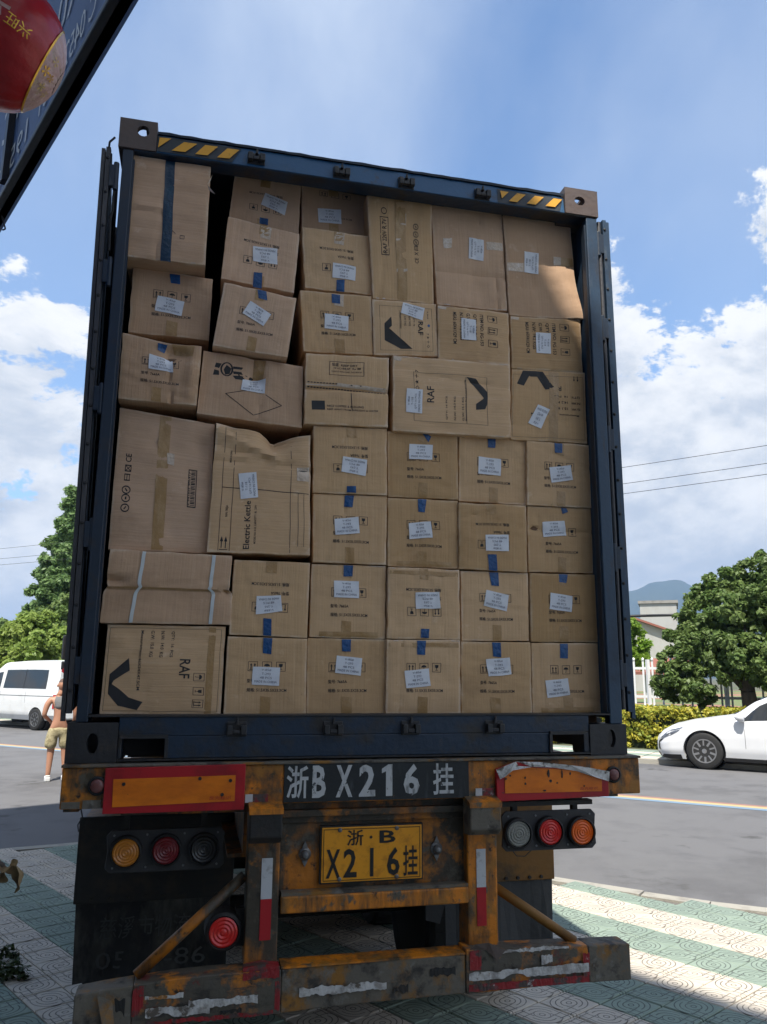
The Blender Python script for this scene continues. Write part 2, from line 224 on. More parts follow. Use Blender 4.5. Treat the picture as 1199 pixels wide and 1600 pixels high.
def card_mat(name, base, dark, light, horizontal=False):
    """corrugated board: UVs are metres on the face; fine flutes, blotches, rubbed places, and its own tone per carton"""
    m = bpy.data.materials.new(name); m.use_nodes = True; nt = m.node_tree; N = nt.nodes; L = nt.links
    b = N['Principled BSDF']; b.inputs['Roughness'].default_value = 0.78; b.inputs['Specular IOR Level'].default_value = 0.25
    uv = N.new('ShaderNodeUVMap'); uv.uv_map = 'UVMap'; oi = N.new('ShaderNodeObjectInfo')
    add = N.new('ShaderNodeVectorMath'); add.operation = 'ADD'; L.new(uv.outputs[0], add.inputs[0])
    sc = N.new('ShaderNodeVectorMath'); sc.operation = 'SCALE'; cmb = N.new('ShaderNodeCombineXYZ')
    L.new(oi.outputs['Random'], cmb.inputs[0]); L.new(oi.outputs['Random'], cmb.inputs[2]); L.new(cmb.outputs[0], sc.inputs[0]); sc.inputs[3].default_value = 31.0
    L.new(sc.outputs[0], add.inputs[1]); V = add.outputs[0]
    def no(scale, det, rough, st=(1, 1, 1)):
        mp = N.new('ShaderNodeMapping'); L.new(V, mp.inputs[0]); mp.inputs['Scale'].default_value = st
        n = N.new('ShaderNodeTexNoise'); L.new(mp.outputs[0], n.inputs[0]); n.inputs['Scale'].default_value = scale
        n.inputs['Detail'].default_value = det; n.inputs['Roughness'].default_value = rough; return n.outputs[0]
    def mr(v, a, b_, c=0., d=1.):
        r = N.new('ShaderNodeMapRange'); L.new(v, r.inputs[0])
        for i, q in enumerate((a, b_, c, d)): r.inputs[i+1].default_value = q
        return r.outputs[0]
    def mixc(f, a, b_):
        x = N.new('ShaderNodeMix'); x.data_type = 'RGBA'; L.new(f, x.inputs[0])
        if isinstance(a, tuple): x.inputs[6].default_value = (*a, 1)
        else: L.new(a, x.inputs[6])
        x.inputs[7].default_value = (*b_, 1); return x.outputs[2]
    st = (1, 1, 1) if not horizontal else (1, 1, 1)
    rib_st = (60, 2.0, 1) if not horizontal else (2.0, 60, 1)
    c = mixc(mr(no(3.0, 5, .6), .38, .66, 0, .55), base, dark)
    c = mixc(mr(no(1.0, 3, .5, rib_st), .55, .85, 0, .28), c, light)
    c = mixc(mr(no(1.3, 5, .6, rib_st), .57, .8, 0, .3), c, dark)
    c = mixc(mr(no(9.0, 8, .7), .62, .74, 0, .8), c, light)
    c = mixc(mr(no(26.0, 6, .7), .68, .76, 0, .6), c, tuple(q*.45 for q in dark))
    ea = N.new('ShaderNodeAttribute'); ea.attribute_name = 'edge'
    rub = N.new('ShaderNodeMath'); rub.operation = 'MULTIPLY'; L.new(mr(ea.outputs['Fac'], .001, .011, 1, 0), rub.inputs[0]); L.new(mr(no(7, 5, .7), .42, .62), rub.inputs[1])
    c = mixc(mr(rub.outputs[0], 0, 1, 0, .75), c, (.70, .56, .41))
    c = mixc(mr(no(1.6, 6, .65), .60, .72, 0, .45), c, tuple(q*.62 for q in dark))
    hsv = N.new('ShaderNodeHueSaturation'); L.new(c, hsv.inputs['Color'])
    L.new(mr(oi.outputs['Random'], 0, 1, .80, 1.12), hsv.inputs['Value']); L.new(mr(oi.outputs['Random'], 0, 1, 1.06, .92), hsv.inputs['Saturation'])
    L.new(hsv.outputs[0], b.inputs['Base Color'])
    h1 = no(1.6, 2, .5, rib_st); h2 = no(14, 5, .6); h3 = no(4, 3, .5, (1, 5, 1) if not horizontal else (1, 5, 1))
    a1 = N.new('ShaderNodeMath'); a1.operation = 'MULTIPLY_ADD'; L.new(h2, a1.inputs[0]); a1.inputs[1].default_value = 1.2; L.new(h1, a1.inputs[2])
    a2 = N.new('ShaderNodeMath'); a2.operation = 'MULTIPLY_ADD'; L.new(h3, a2.inputs[0]); a2.inputs[1].default_value = 2.0; L.new(a1.outputs[0], a2.inputs[2])
    bp = N.new('ShaderNodeBump'); bp.inputs['Strength'].default_value = 0.4; bp.inputs['Distance'].default_value = 0.004
    L.new(a2.outputs[0], bp.inputs['Height']); L.new(bp.outputs[0], b.inputs['Normal']); return m
def tile_mat(name, base, dark, groove, scale=1.0):
    m = bpy.data.materials.new(name); m.use_nodes = True; nt = m.node_tree; N = nt.nodes; L = nt.links
    b = N['Principled BSDF']; b.inputs['Roughness'].default_value = 0.85
    uv = N.new('ShaderNodeUVMap'); uv.uv_map = 'UVMap'; tc = N.new('ShaderNodeTexCoord'); geo = N.new('ShaderNodeNewGeometry')
    def mth(op, a, b_=None, c=None):
        n = N.new('ShaderNodeMath'); n.operation = op
        for i, v in enumerate((a, b_, c)):
            if v is None: continue
            if isinstance(v, (int, float)): n.inputs[i].default_value = v
            else: L.new(v, n.inputs[i])
        return n.outputs[0]
    sp = N.new('ShaderNodeSeparateXYZ'); L.new(uv.outputs[0], sp.inputs[0])
    u, v = sp.outputs[0], sp.outputs[1]
    du = mth('SUBTRACT', u, .5); dv = mth('SUBTRACT', v, .5)
    rr = mth('SQRT', mth('ADD', mth('MULTIPLY', du, du), mth('MULTIPLY', mth('MULTIPLY', dv, dv), 1.35)))
    # concentric ovals, cut by a lattice on two opposite corners
    f1 = mth('ABSOLUTE', mth('SUBTRACT', mth('FRACT', mth('MULTIPLY', rr, 7.2)), .5))
    f1 = mth('MULTIPLY', mth('LESS_THAN', f1, .105), mth('LESS_THAN', rr, .5))
    lu = mth('LESS_THAN', mth('ABSOLUTE', mth('SUBTRACT', mth('FRACT', mth('MULTIPLY', u, 5)), .5)), .07)
    lv = mth('LESS_THAN', mth('ABSOLUTE', mth('SUBTRACT', mth('FRACT', mth('MULTIPLY', v, 5)), .5)), .07)
    lat = mth('MAXIMUM', lu, lv)
    diag = mth('ABSOLUTE', mth('SUBTRACT', u, v))
    side = mth('MULTIPLY', mth('LESS_THAN', diag, .26), mth('GREATER_THAN', mth('ABSOLUTE', mth('SUBTRACT', mth('ADD', u, v), 1.0)), .28))
    g = mth('ADD', mth('MULTIPLY', lat, side), mth('MULTIPLY', f1, mth('SUBTRACT', 1.0, side)))
    def no(vec, scale, det=6):
        n = N.new('ShaderNodeTexNoise'); L.new(vec, n.inputs[0]); n.inputs['Scale'].default_value = scale; n.inputs['Detail'].default_value = det; n.inputs['Roughness'].default_value = .65; return n.outputs[0]
    def mixc(f, a, b_):
        x = N.new('ShaderNodeMix'); x.data_type = 'RGBA'; L.new(f, x.inputs[0])
        if isinstance(a, tuple): x.inputs[6].default_value = (*a, 1)
        else: L.new(a, x.inputs[6])
        x.inputs[7].default_value = (*b_, 1); return x.outputs[2]
    def mr(v_, a, b_, c=0., d=1.):
        r = N.new('ShaderNodeMapRange'); L.new(v_, r.inputs[0])
        for i, q in enumerate((a, b_, c, d)): r.inputs[i+1].default_value = q
        return r.outputs[0]
    P = geo.outputs['Position']
    c = mixc(mr(no(P, 1.1), .4, .65, 0, .8), base, dark)
    c = mixc(mr(no(P, 14), .5, .72, 0, .7), c, dark)
    c = mixc(mr(no(P, 60), .62, .74, 0, .6), c, tuple(q*.45 for q in dark))
    c = mixc(mth('MULTIPLY', g, mr(no(P, 5), .3, .55, .6, 1.0)), c, groove)
    L.new(c, b.inputs['Base Color'])
    bp = N.new('ShaderNodeBump'); bp.inputs['Strength'].default_value = .8; bp.inputs['Distance'].default_value = .004
    L.new(mth('SUBTRACT', mth('MULTIPLY', no(P, 50), .35), g), bp.inputs['Height']); L.new(bp.outputs[0], b.inputs['Normal'])
    return m
MT['tile_teal'] = tile_mat('tile_teal', (0.265, 0.33, 0.265), (0.20, 0.26, 0.215), (0.085, 0.10, 0.09))
MT['tile_beige'] = tile_mat('tile_beige', (0.60, 0.535, 0.44), (0.47, 0.42, 0.355), (0.15, 0.132, 0.11))
MT['card'] = card_mat('cardboard', (0.60, 0.385, 0.20), (0.48, 0.30, 0.152), (0.70, 0.51, 0.32))
MT['card_pink'] = card_mat('cardboard_pinkish', (0.60, 0.39, 0.245), (0.46, 0.29, 0.175), (0.70, 0.51, 0.36))
MT['card_h'] = card_mat('cardboard_cross_fluted', (0.60, 0.385, 0.205), (0.48, 0.30, 0.152), (0.70, 0.51, 0.33), True)
MT['card_pink_h'] = card_mat('cardboard_pinkish_cross', (0.60, 0.39, 0.25), (0.44, 0.28, 0.17), (0.70, 0.51, 0.37), True)

# ---------------------------------------------------------------- building helpers
ORG = {}
class MB:
    def __init__(s): s.v = []; s.f = []; s.uv = None; s.mi = None
    def add(s, vs, fs):
        b = len(s.v); s.v += [tuple(q) for q in vs]; s.f += [tuple(i+b for i in f) for f in fs]; return s
    def box(s, a, b):
        x0, y0, z0 = a; x1, y1, z1 = b
        return s.add([(x0, y0, z0), (x1, y0, z0), (x1, y1, z0), (x0, y1, z0), (x0, y0, z1), (x1, y0, z1), (x1, y1, z1), (x0, y1, z1)],
                     [(0, 3, 2, 1), (4, 5, 6, 7), (0, 1, 5, 4), (1, 2, 6, 5), (2, 3, 7, 6), (3, 0, 4, 7)])
    def beam(s, p, q, w, h, upv=(0, 0, 1)):
        p = Vector(p); q = Vector(q); d = (q-p).normalized(); sd = d.cross(Vector(upv)).normalized(); u = sd.cross(d)
        vs = [c + sd*a*w/2 + u*b*h/2 for c in (p, q) for a, b in ((-1, -1), (1, -1), (1, 1), (-1, 1))]
        return s.add(vs, [(0, 1, 2, 3), (7, 6, 5, 4), (0, 4, 5, 1), (1, 5, 6, 2), (2, 6, 7, 3), (3, 7, 4, 0)])
    def cyl(s, p, q, r, n=16, r2_=None, caps=True):
        p = Vector(p); q = Vector(q); d = (q-p).normalized(); a = d.orthogonal().normalized(); b = d.cross(a); r2_ = r if r2_ is None else r2_
        vs = []
        for c, rr in ((p, r), (q, r2_)):
            for i in range(n):
                t = 2*math.pi*i/n; vs.append(c + a*rr*math.cos(t) + b*rr*math.sin(t))
        fs = [(i, (i+1) % n, n+(i+1) % n, n+i) for i in range(n)]
        if caps: fs += [tuple(range(n-1, -1, -1)), tuple(range(n, 2*n))]
        return s.add(vs, fs)
    def lathe(s, c, ax, prof, n=24):
        """prof: (distance along axis, radius)"""
        c = Vector(c); d = Vector(ax).normalized(); a = d.orthogonal().normalized(); b = d.cross(a); vs = []
        for h, r in prof:
            for i in range(n):
                t = 2*math.pi*i/n; vs.append(c + d*h + a*r*math.cos(t) + b*r*math.sin(t))
        fs = [(k*n+i, k*n+(i+1) % n, (k+1)*n+(i+1) % n, (k+1)*n+i) for k in range(len(prof)-1) for i in range(n)]
        fs += [tuple(range(n-1, -1, -1)), tuple(range((len(prof)-1)*n, len(prof)*n))]
        return s.add(vs, fs)
    def tube(s, pts, r, n=8):
        for a, b in zip(pts[:-1], pts[1:]): s.cyl(a, b, r, n)
        return s
    def prism(s, pts, d):
        """pts: polygon corners in 3D, d: extrusion vector"""
        n = len(pts); d = Vector(d); P = [Vector(p) for p in pts]
        return s.add(P + [p+d for p in P], [tuple(range(n)), tuple(range(2*n-1, n-1, -1))] + [(i, n+i, n+(i+1) % n, (i+1) % n) for i in range(n)])
    def build(s, name, m, parent=None, smooth=False, bevel=0.0, origin=None, recalc=True, local=False, seg=2):
        me = bpy.data.meshes.new(name)
        org = Vector(origin) if origin is not None else (ORG.get(parent.name, Vector((0, 0, 0))) if parent is not None else Vector((0, 0, 0)))
        if local: org = Vector((0, 0, 0))
        me.from_pydata([tuple(Vector(v)-org) for v in s.v], [], s.f)
        if recalc:
            bm = bmesh.new(); bm.from_mesh(me); bmesh.ops.recalc_face_normals(bm, faces=bm.faces); bm.to_mesh(me); bm.free()
        if smooth: me.polygons.foreach_set('use_smooth', [True]*len(me.polygons))
        me.materials.append(m if not isinstance(m, str) else MT[m])
        o = bpy.data.objects.new(name, me); COL.objects.link(o)
        if parent is not None: o.parent = parent; ORG[o.name] = org
        else:
            o.location = org; ORG[o.name] = org
        if bevel:
            b = o.modifiers.new('bevel', 'BEVEL'); b.width = bevel; b.segments = seg; b.limit_method = 'ANGLE'; b.angle_limit = rad(35)
            b.harden_normals = False
        return o
def tag(o, label=None, cat=None, group=None, kind=None):
    if label: o['label'] = label
    if cat: o['category'] = cat
    if group: o['group'] = group
    if kind: o['kind'] = kind
    return o
def empty(name, loc, label, cat, group=None, rotz=0.0):
    o = bpy.data.objects.new(name, None); COL.objects.link(o); o.location = loc; o.rotation_euler = (0, 0, rotz); o.empty_display_size = 0.2
    ORG[o.name] = Vector(loc); tag(o, label, cat, group); return o
def lempty(name, loc, label, cat, group=None, rotz=0.0, scale=1.0):
    """an empty whose parts are written in its own local frame"""
    o = empty(name, loc, label, cat, group, rotz); ORG[o.name] = Vector((0, 0, 0)); o.scale = (scale,)*3; return o
_tc = {}
def text2d(s, res=2, bold=0.0):
    """triangulated outline of a string: (verts scaled to cap height 1, faces, width)"""
    key = (s, bold)
    if key in _tc: return _tc[key]
    c = bpy.data.curves.new('t', 'FONT'); c.body = s; c.resolution_u = res; c.offset = bold
    o = bpy.data.objects.new('t', c); COL.objects.link(o)
    dg = bpy.context.evaluated_depsgraph_get(); me = bpy.data.meshes.new_from_object(o.evaluated_get(dg))
    V = [(v.co.x, v.co.y) for v in me.vertices]; F = [tuple(p.vertices) for p in me.polygons]
    bpy.data.objects.remove(o); bpy.data.curves.remove(c); bpy.data.meshes.remove(me)
    x0 = min(v[0] for v in V); x1 = max(v[0] for v in V); y0 = min(v[1] for v in V); y1 = max(v[1] for v in V)
    V = [((v[0]-x0)/(x1-x0), (v[1]-y0)/(y1-y0)) for v in V]
    _tc[key] = (V, F, (x1-x0)/(y1-y0)); return _tc[key]
# ================================================================ ground, road, pavement
E_ = Vector((0.719, -0.695, 0)); M_ = Vector((0.695, 0.719, 0))          # along the road, across it
SD = Vector((0.477, -0.879, 0)); SN = Vector((0.879, 0.477, 0))          # along the pavement's stripes, across them
def em(e, m, z=0.0): return E_*e + M_*m + Vector((0, 0, z))
b = MB(); b.add([(-6000, -6000, -.06), (6000, -6000, -.06), (6000, 6000, -.06), (-6000, 6000, -.06)], [(0, 1, 2, 3)])
tag(b.build('ground', 'earth'), kind='structure')
KERB = [(-14, 9.5), (-8, 6.1), (-5, 5.95), (-2.67, 6.27), (-1.85, 6.48), (-0.9, 6.6), (0.1, 6.35), (1.2, 5.45), (2.0, 4.62), (2.6, 3.97), (3.2, 3.32), (3.6, 2.93), (4.03, 2.60), (5.6, 1.1), (9, -2.2), (14, -7.0), (24, -16.6)]
ROADN = [Vector((x, y, -.03)) for x, y in KERB]
b = MB(); far = [em(e, 15.7, -.03) for e in (20, -4, -60)]
pts = [Vector((x, y, -.03)) for x, y in KERB] + [em(34, 15.7, -.03), em(-90, 15.7, -.03), em(-90, 4.0, -.03)]
b.add(pts, [tuple(range(len(pts)))])
tag(b.build('road', 'asphalt'), kind='structure')
for nm, m0, m1, k in (('line_marking_red', 10.53, 10.66, 'line_red'), ('line_marking_yellow', 10.36, 10.53, 'line_yellow'), ('line_marking_blue', 10.18, 10.36, 'line_blue')):
    b = MB(); b.add([em(-80, m0, -.026), em(30, m0, -.026), em(30, m1, -.026), em(-80, m1, -.026)], [(0, 1, 2, 3)])
    tag(b.build(nm, k), kind='structure')
# kerb stones along the near edge
rng = random.Random(5)
kerb = tag(bpy.data.objects.new('kerb', None), kind='structure'); COL.objects.link(kerb); ORG['kerb'] = Vector((0, 0, 0))
cum = []
for i in range(len(KERB)-1):
    a = Vector((*KERB[i], 0)); c = Vector((*KERB[i+1], 0)); L_ = (c-a).length; n = max(1, round(L_/0.75)); d = (c-a)/L_; nn = Vector((-d.y, d.x, 0))
    for k in range(n):
        p = a + d*(L_*k/n+.006); q = a + d*(L_*(k+1)/n-.006); z = rng.uniform(-.012, .004)
        MB().prism([p+nn*.07+Vector((0, 0, -.1)), p-nn*.09+Vector((0, 0, -.1)), p-nn*.09+Vector((0, 0, z)), p+nn*.055+Vector((0, 0, z)), p+nn*.07+Vector((0, 0, z-.02))], q-p).build('kerb_stone', 'kerb', kerb)
# pavement of embossed tiles in striped rows
pave = bpy.data.objects.new('pavement', None); COL.objects.link(pave); tag(pave, kind='structure'); ORG['pavement'] = Vector((0, 0, 0))
b = MB(); pts = [Vector((x, y, -.027)) for x, y in KERB] + [Vector((10, -22, -.027)), Vector((-20, -14, -.027))]
b.add(pts, [tuple(range(len(pts)))]); b.build('pavement_base', 'base', pave)
def kerb_y(x):
    for (x0, y0), (x1, y1) in zip(KERB[:-1], KERB[1:]):
        if x0 <= x <= x1: return y0 + (y1-y0)*(x-x0)/(x1-x0)
    return -99
def tile_mesh(nm, matk):
    me = bpy.data.meshes.new(nm); h = .1205; c = .006
    v = [(-h, -h, -.03), (h, -h, -.03), (h, h, -.03), (-h, h, -.03), (-h, -h, -c), (h, -h, -c), (h, h, -c), (-h, h, -c), (-h+c, -h+c, 0), (h-c, -h+c, 0), (h-c, h-c, 0), (-h+c, h-c, 0)]
    f = [(0, 1, 5, 4), (1, 2, 6, 5), (2, 3, 7, 6), (3, 0, 4, 7), (4, 5, 9, 8), (5, 6, 10, 9), (6, 7, 11, 10), (7, 4, 8, 11), (8, 9, 10, 11)]
    me.from_pydata(v, [], f); me.materials.append(MT[matk]); uv = me.uv_layers.new(name='UVMap')
    for l in me.loops: uv.data[l.index].uv = (v[l.vertex_index][0]/.241+.5, v[l.vertex_index][1]/.241+.5)
    return me
TM = {'teal': tile_mesh('paving_tile_teal', 'tile_teal'), 'beige': tile_mesh('paving_tile_beige', 'tile_beige')}
tiles = []
ang0 = math.atan2(SD.y, SD.x)
for i in range(-18, 30):
    for j in range(-40, 44):
        n_ = i*.25+.125; s_ = j*.25+.125
        p = SN*n_ + SD*s_
        if p.y > kerb_y(p.x)-.16 or not (-9 < p.x < 12) or p.y < -8: continue
        k2 = Vector((p.x+.1, p.y, 0));
        if k2.y > kerb_y(k2.x)-.10: continue
        kind = 'teal' if (math.floor(n_/.5) % 2 == 0) else 'beige'
        seen = in_frame(p, .02) and (p-CAMPOS).length < 14
        tiles.append((0 if seen else 1, (p-CAMPOS).length, p, kind, rng.choice((0, 2)) + ((i+j) % 2), rng.uniform(-.0015, .0012), rng.uniform(-.008, .008), rng.uniform(-.008, .008)))
tiles.sort(key=lambda t: (t[0], t[1]))
for t in tiles[:300]:
    o = bpy.data.objects.new('paving_tile', TM[t[3]]); COL.objects.link(o); o.parent = pave
    o.location = (t[2].x, t[2].y, t[5]); o.rotation_euler = (t[6], t[7], ang0 + t[4]*math.pi/2)
vs, fs, uvs, mi = [], [], [], []
for t in tiles[300:]:
    me = TM[t[3]]; R = Matrix.Translation((t[2].x, t[2].y, t[5])) @ Matrix.Rotation(ang0+t[4]*math.pi/2, 4, 'Z'); b0 = len(vs)
    vs += [tuple(R @ v.co) for v in me.vertices]
    for p in me.polygons:
        fs.append(tuple(v+b0 for v in p.vertices)); mi.append(0 if t[3] == 'teal' else 1); uvs += [tuple(me.uv_layers[0].data[l].uv) for l in p.loop_indices]
me = bpy.data.meshes.new('outer_paving_tiles'); me.from_pydata(vs, [], fs); me.materials.append(MT['tile_teal']); me.materials.append(MT['tile_beige'])
me.polygons.foreach_set('material_index', mi); ul = me.uv_layers.new(name='UVMap'); ul.data.foreach_set('uv', [c for q in uvs for c in q])
o = bpy.data.objects.new('outer_paving_tiles', me); COL.objects.link(o); o.parent = pave; tag(o, kind='stuff')
# far side: kerb, striped paving, terrace
def em_box(name, e0, e1, m0, m1, z0, z1, k, parent=None, kind='structure'):
    b = MB(); P = [em(e0, m0, z0), em(e1, m0, z0), em(e1, m1, z0), em(e0, m1, z0)]
    b.prism(P, (0, 0, z1-z0)); o = b.build(name, k, parent); 
    if parent is None and kind: tag(o, kind=kind)
    return o
em_box('far_kerb', -80, 34, 15.7, 15.86, -.1, .07, 'kerb')
em_box('far_pavement', -80, 34, 15.862, 18.2, -.1, .065, 'base')
fp = bpy.data.objects.new('far_paving', None); COL.objects.link(fp); tag(fp, kind='structure'); ORG['far_paving'] = Vector((0, 0, 0))
for k, (m0, m1, c) in enumerate(((15.88, 16.4, 'tile_beige'), (16.405, 16.95, 'tile_teal'), (16.955, 17.4, 'tile_beige'), (17.405, 17.95, 'tile_teal'))):
    b = MB()
    for j in range(-70, 70):
        e0 = j*.45; b.prism([em(e0+.01, m0, .06), em(e0+.44, m0, .06), em(e0+.44, m1, .06), em(e0+.01, m1, .06)], (0, 0, .012+.002*((j*7) % 3)))
    o = b.build('paving_row', c, fp)
em_box('planting_bed', -80, 34, 18.205, 20.2, -.1, .05, 'earth')
em_box('terrace', -100, 60, 21.2, 60, -.1, .95, 'terrace')

# ================================================================ trailer
TR = empty('container_trailer', (0.035, 0, 0), 'weathered orange skeletal semi-trailer backed onto the striped pavement under the open container', 'trailer')
def tp(name, b, k, par=None, **kw): return b.build(name, k, par or TR, **kw)
def xz(b, pts, y0, y1): return b.prism([(x, y0, z) for x, z in pts], (0, y1-y0, 0))
# rear cross beam
b = MB(); b.box((-1.225, -.04, 1.332), (1.262, .10, 1.487)); tp('rear_beam', b, 'orange', bevel=.006)
b = MB(); b.box((-1.228, -.052, 1.4875), (1.265, .13, 1.4975)); tp('beam_top_plate', b, 'bumper', bevel=.002)
b = MB(); b.box((-1.0, .02, 1.295), (1.0, .14, 1.331)); tp('beam_lower_flange', b, 'grimy_orange')
b = MB(); b.box((-.362, -.047, 1.337), (.437, -.0405, 1.4865)); nb = tp('number_board', b, 'board_black')
def text_mesh(b, s, ux, y, bold=0.0):
    """ux: four corners (x, z): bottom-left, bottom-right, top-right, top-left"""
    V, F, w = text2d(s, bold=bold); A, B_, C_, D_ = [Vector(q) for q in ux]
    P = []
    for u, v in V:
        q = A*(1-u)*(1-v) + B_*u*(1-v) + C_*u*v + D_*(1-u)*v; P.append((q.x, y, q.y))
    return b.add(P, F)
def rect(x0, x1, z0, z1): return ((x0, z0), (x1, z0), (x1, z1), (x0, z1))
b = MB()
for s, x0, x1 in (('浙', -.352, -.262), ('B', -.245, -.188), ('X', -.146, -.076), ('2', -.048, .022), ('6', .145, .215), ('挂', .275, .368)):
    text_mesh(b, s, rect(x0, x1, 1.352, 1.480), -.0485, .016 if s in '浙挂' else .030)
b.add([(.068, -.0485, 1.352), (.096, -.0485, 1.352), (.096, -.0485, 1.480), (.078, -.0485, 1.480), (.050, -.0485, 1.462), (.050, -.0485, 1.444), (.068, -.0485, 1.452)], [(0, 1, 2, 3, 6), (3, 4, 5, 6)])
tp('stencilled_number', b, 'stencil', nb, recalc=False)
# reflector boards
b = MB(); xz(b, [(-1.063, 1.315), (-.521, 1.316), (-.521, 1.492), (-1.063, 1.485)], -.062, -.0415); rb = tp('reflector_board', b, 'red_film', bevel=.002)
b = MB(); xz(b, [(-1.028, 1.340), (-.560, 1.351), (-.560, 1.450), (-1.030, 1.444)], -.0655, -.0625); tp('amber_panel', b, 'amber_film', rb)
for x, z in ((-.99, 1.425), (-.70, 1.440), (-.58, 1.43), (-.61, 1.377)): tp('rivet', MB().cyl((x, -.069, z), (x, -.0657, z), .007, 8), 'dark_steel', rb)
b = MB(); text_mesh(b, '反光标识', rect(-.66, -.575, 1.358, 1.372), -.0662); tp('small_print', b, 'red_film', rb, recalc=False)
b = MB(); xz(b, [(.560, 1.318), (1.092, 1.327), (1.091, 1.432), (.91, 1.462), (.648, 1.480), (.558, 1.452)], -.062, -.0415); rb = tp('reflector_board', b, 'red_film', bevel=.002)
rb['label'] = 'dented reflector board with its silver backing torn along the top'
b = MB(); xz(b, [(.596, 1.352), (1.056, 1.350), (1.059, 1.424), (.90, 1.446), (.640, 1.462), (.596, 1.425)], -.0655, -.0625); tp('amber_panel', b, 'amber_film', rb)
b = MB(); rr = random.Random(3)
top = [(.553, 1.452), (.645, 1.485), (.76, 1.480), (.90, 1.466), (1.0, 1.452), (1.095, 1.434)]
low = [(1.090, 1.392), (1.02, 1.412), (.93, 1.440), (.82, 1.456), (.72, 1.462), (.655, 1.466), (.595, 1.425), (.57, 1.412)]
n = len(top)
pts = [(x, -.070-rr.random()*.012, z) for x, z in top+low]
b.add(pts + [(.74, -.085, 1.470), (.97, -.082, 1.437), (.61, -.083, 1.446)], [(0, 1, 16, 12, 13), (1, 11, 10, 16), (1, 2, 14, 10), (2, 3, 9, 14), (10, 14, 9), (3, 4, 15, 8), (9, 3, 8), (4, 5, 6, 15), (15, 6, 7), (15, 7, 8), (16, 11, 12)])
tp('torn_foil', b, 'silver', rb)
b = MB()
for x, z, w, h in ((.80, 1.43, .012, .035), (.865, 1.425, .008, .04), (.905, 1.428, .007, .012), (.96, 1.433, .008, .01), (1.0, 1.42, .008, .01), (.69, 1.415, .008, .012), (.69, 1.39, .009, .012), (.62, 1.425, .01, .008), (.97, 1.375, .006, .01), (.78, 1.36, .015, .008), (.81, 1.40, .014, .012), (.84, 1.39, .008, .008), (.60, 1.412, .009, .009)):
    a = [(x+w*.5*math.cos(t)*rr.uniform(.6, 1.2), z+h*.5*math.sin(t)*rr.uniform(.6, 1.2)) for t in [k*math.pi/4 for k in range(8)]]
    tp('dent', MB().prism([(p, -.068, q) for p, q in a], (0, .002, 0)), 'dark_steel', rb)
b = MB(); text_mesh(b, '反光标识', rect(.95, 1.035, 1.358, 1.370), -.0662); tp('small_print', b, 'red_film', rb, recalc=False)
# side markers
for x in (-1.09, 1.125):
    b = MB(); b.lathe((x, -.041, 1.418), (0, -1, 0), [(0, .036), (.012, .036), (.016, .030), (.012, .027)], 20); mk = tp('side_marker', b, 'rubber', smooth=False)
    b = MB(); b.lathe((x, -.046, 1.418), (0, -1, 0), [(0, .027), (.010, .026), (.015, .018), (.017, .004)], 20); tp('lens', b, 'marker', mk, smooth=True)
b = MB(); b.box((-1.218, -.046, 1.335), (-1.15, -.0415, 1.36)); tp('bare_patch', b, 'bumper'); b = MB(); b.box((-1.14, -.046, 1.334), (-1.07, -.0415, 1.365)); tp('bare_patch', b, 'bumper')
for x0, x1 in ((-.517, -.445), (.468, .530)):
    b = MB(); b.box((x0, -.0455, 1.340), (x0+.03, -.041, 1.372)); tp('silver_square', b, 'silver_clean')
    b = MB(); b.box((x0+.032, -.0455, 1.340), (x1+.02, -.041, 1.372)); tp('red_square', b, 'red_torn')
# plate panel, cross rails, uprights
b = MB(); b.box((-.37, .035, .955), (.445, .055, 1.30)); tp('plate_panel', b, 'grimy_orange')
b = MB(); b.box((-.365, -.012, 1.272), (.445, .05, 1.300)); b.box((-.365, .02, 1.243), (.445, .05, 1.2715)); tp('upper_rail', b, 'grimy_orange', bevel=.004)
b = MB(); b.box((-.357, -.025, .908), (.438, .10, .972)); tp('lower_rail', b, 'orange', bevel=.006)
b = MB(); b.box((-.355, -.02, .9725), (.437, .034, .985)); tp('rail_cap', b, 'bumper')
b = MB(); b.box((-.191, .008, 1.009), (.240, .012, 1.224)); pl = tp('licence_plate', b, 'plate_yellow', bevel=.002)
b = MB(); b.box((-.197, .0125, 1.003), (.246, .0345, 1.230)); tp('plate_bracket', b, 'dark_steel', pl)
b = MB()
for s, r in (('浙', (-.085, -.015, 1.150, 1.212)), ('B', (.055, .125, 1.156, 1.206)), ('X', (-.172, -.112, 1.026, 1.138)), ('2', (-.098, -.042, 1.026, 1.138)), ('6', (.088, .143, 1.026, 1.138)), ('挂', (.158, .222, 1.022, 1.142))):
    text_mesh(b, s, rect(*r), .006, .012 if s in '浙挂' else .020)
b.add([(.022-.0075, .006, 1.026), (.022+.0075, .006, 1.026), (.022+.0075, .006, 1.138), (.022-.0075, .006, 1.138)], [(0, 1, 2, 3)])
b.cyl((.018, .0065, 1.181), (.018, .005, 1.181), .006, 10)
for x0, x1, z0, z1 in ((-.184, .233, 1.0155, 1.018), (-.184, .233, 1.2145, 1.217), (-.184, -.1815, 1.018, 1.2145), (.2305, .233, 1.018, 1.2145)):
    b.add([(x0, .0062, z0), (x1, .0062, z0), (x1, .0062, z1), (x0, .0062, z1)], [(0, 1, 2, 3)])
tp('plate_lettering', b, 'plate_ink', pl, recalc=False)
for x, z in ((-.115, 1.213), (.13, 1.213), (-.115, 1.021), (.13, 1.021)):
    b = MB(); b.lathe((x, .008, z), (0, -1, 0), [(0, .009), (.003, .009), (.006, .005)], 10); tp('plate_bolt', b, 'steel', pl)
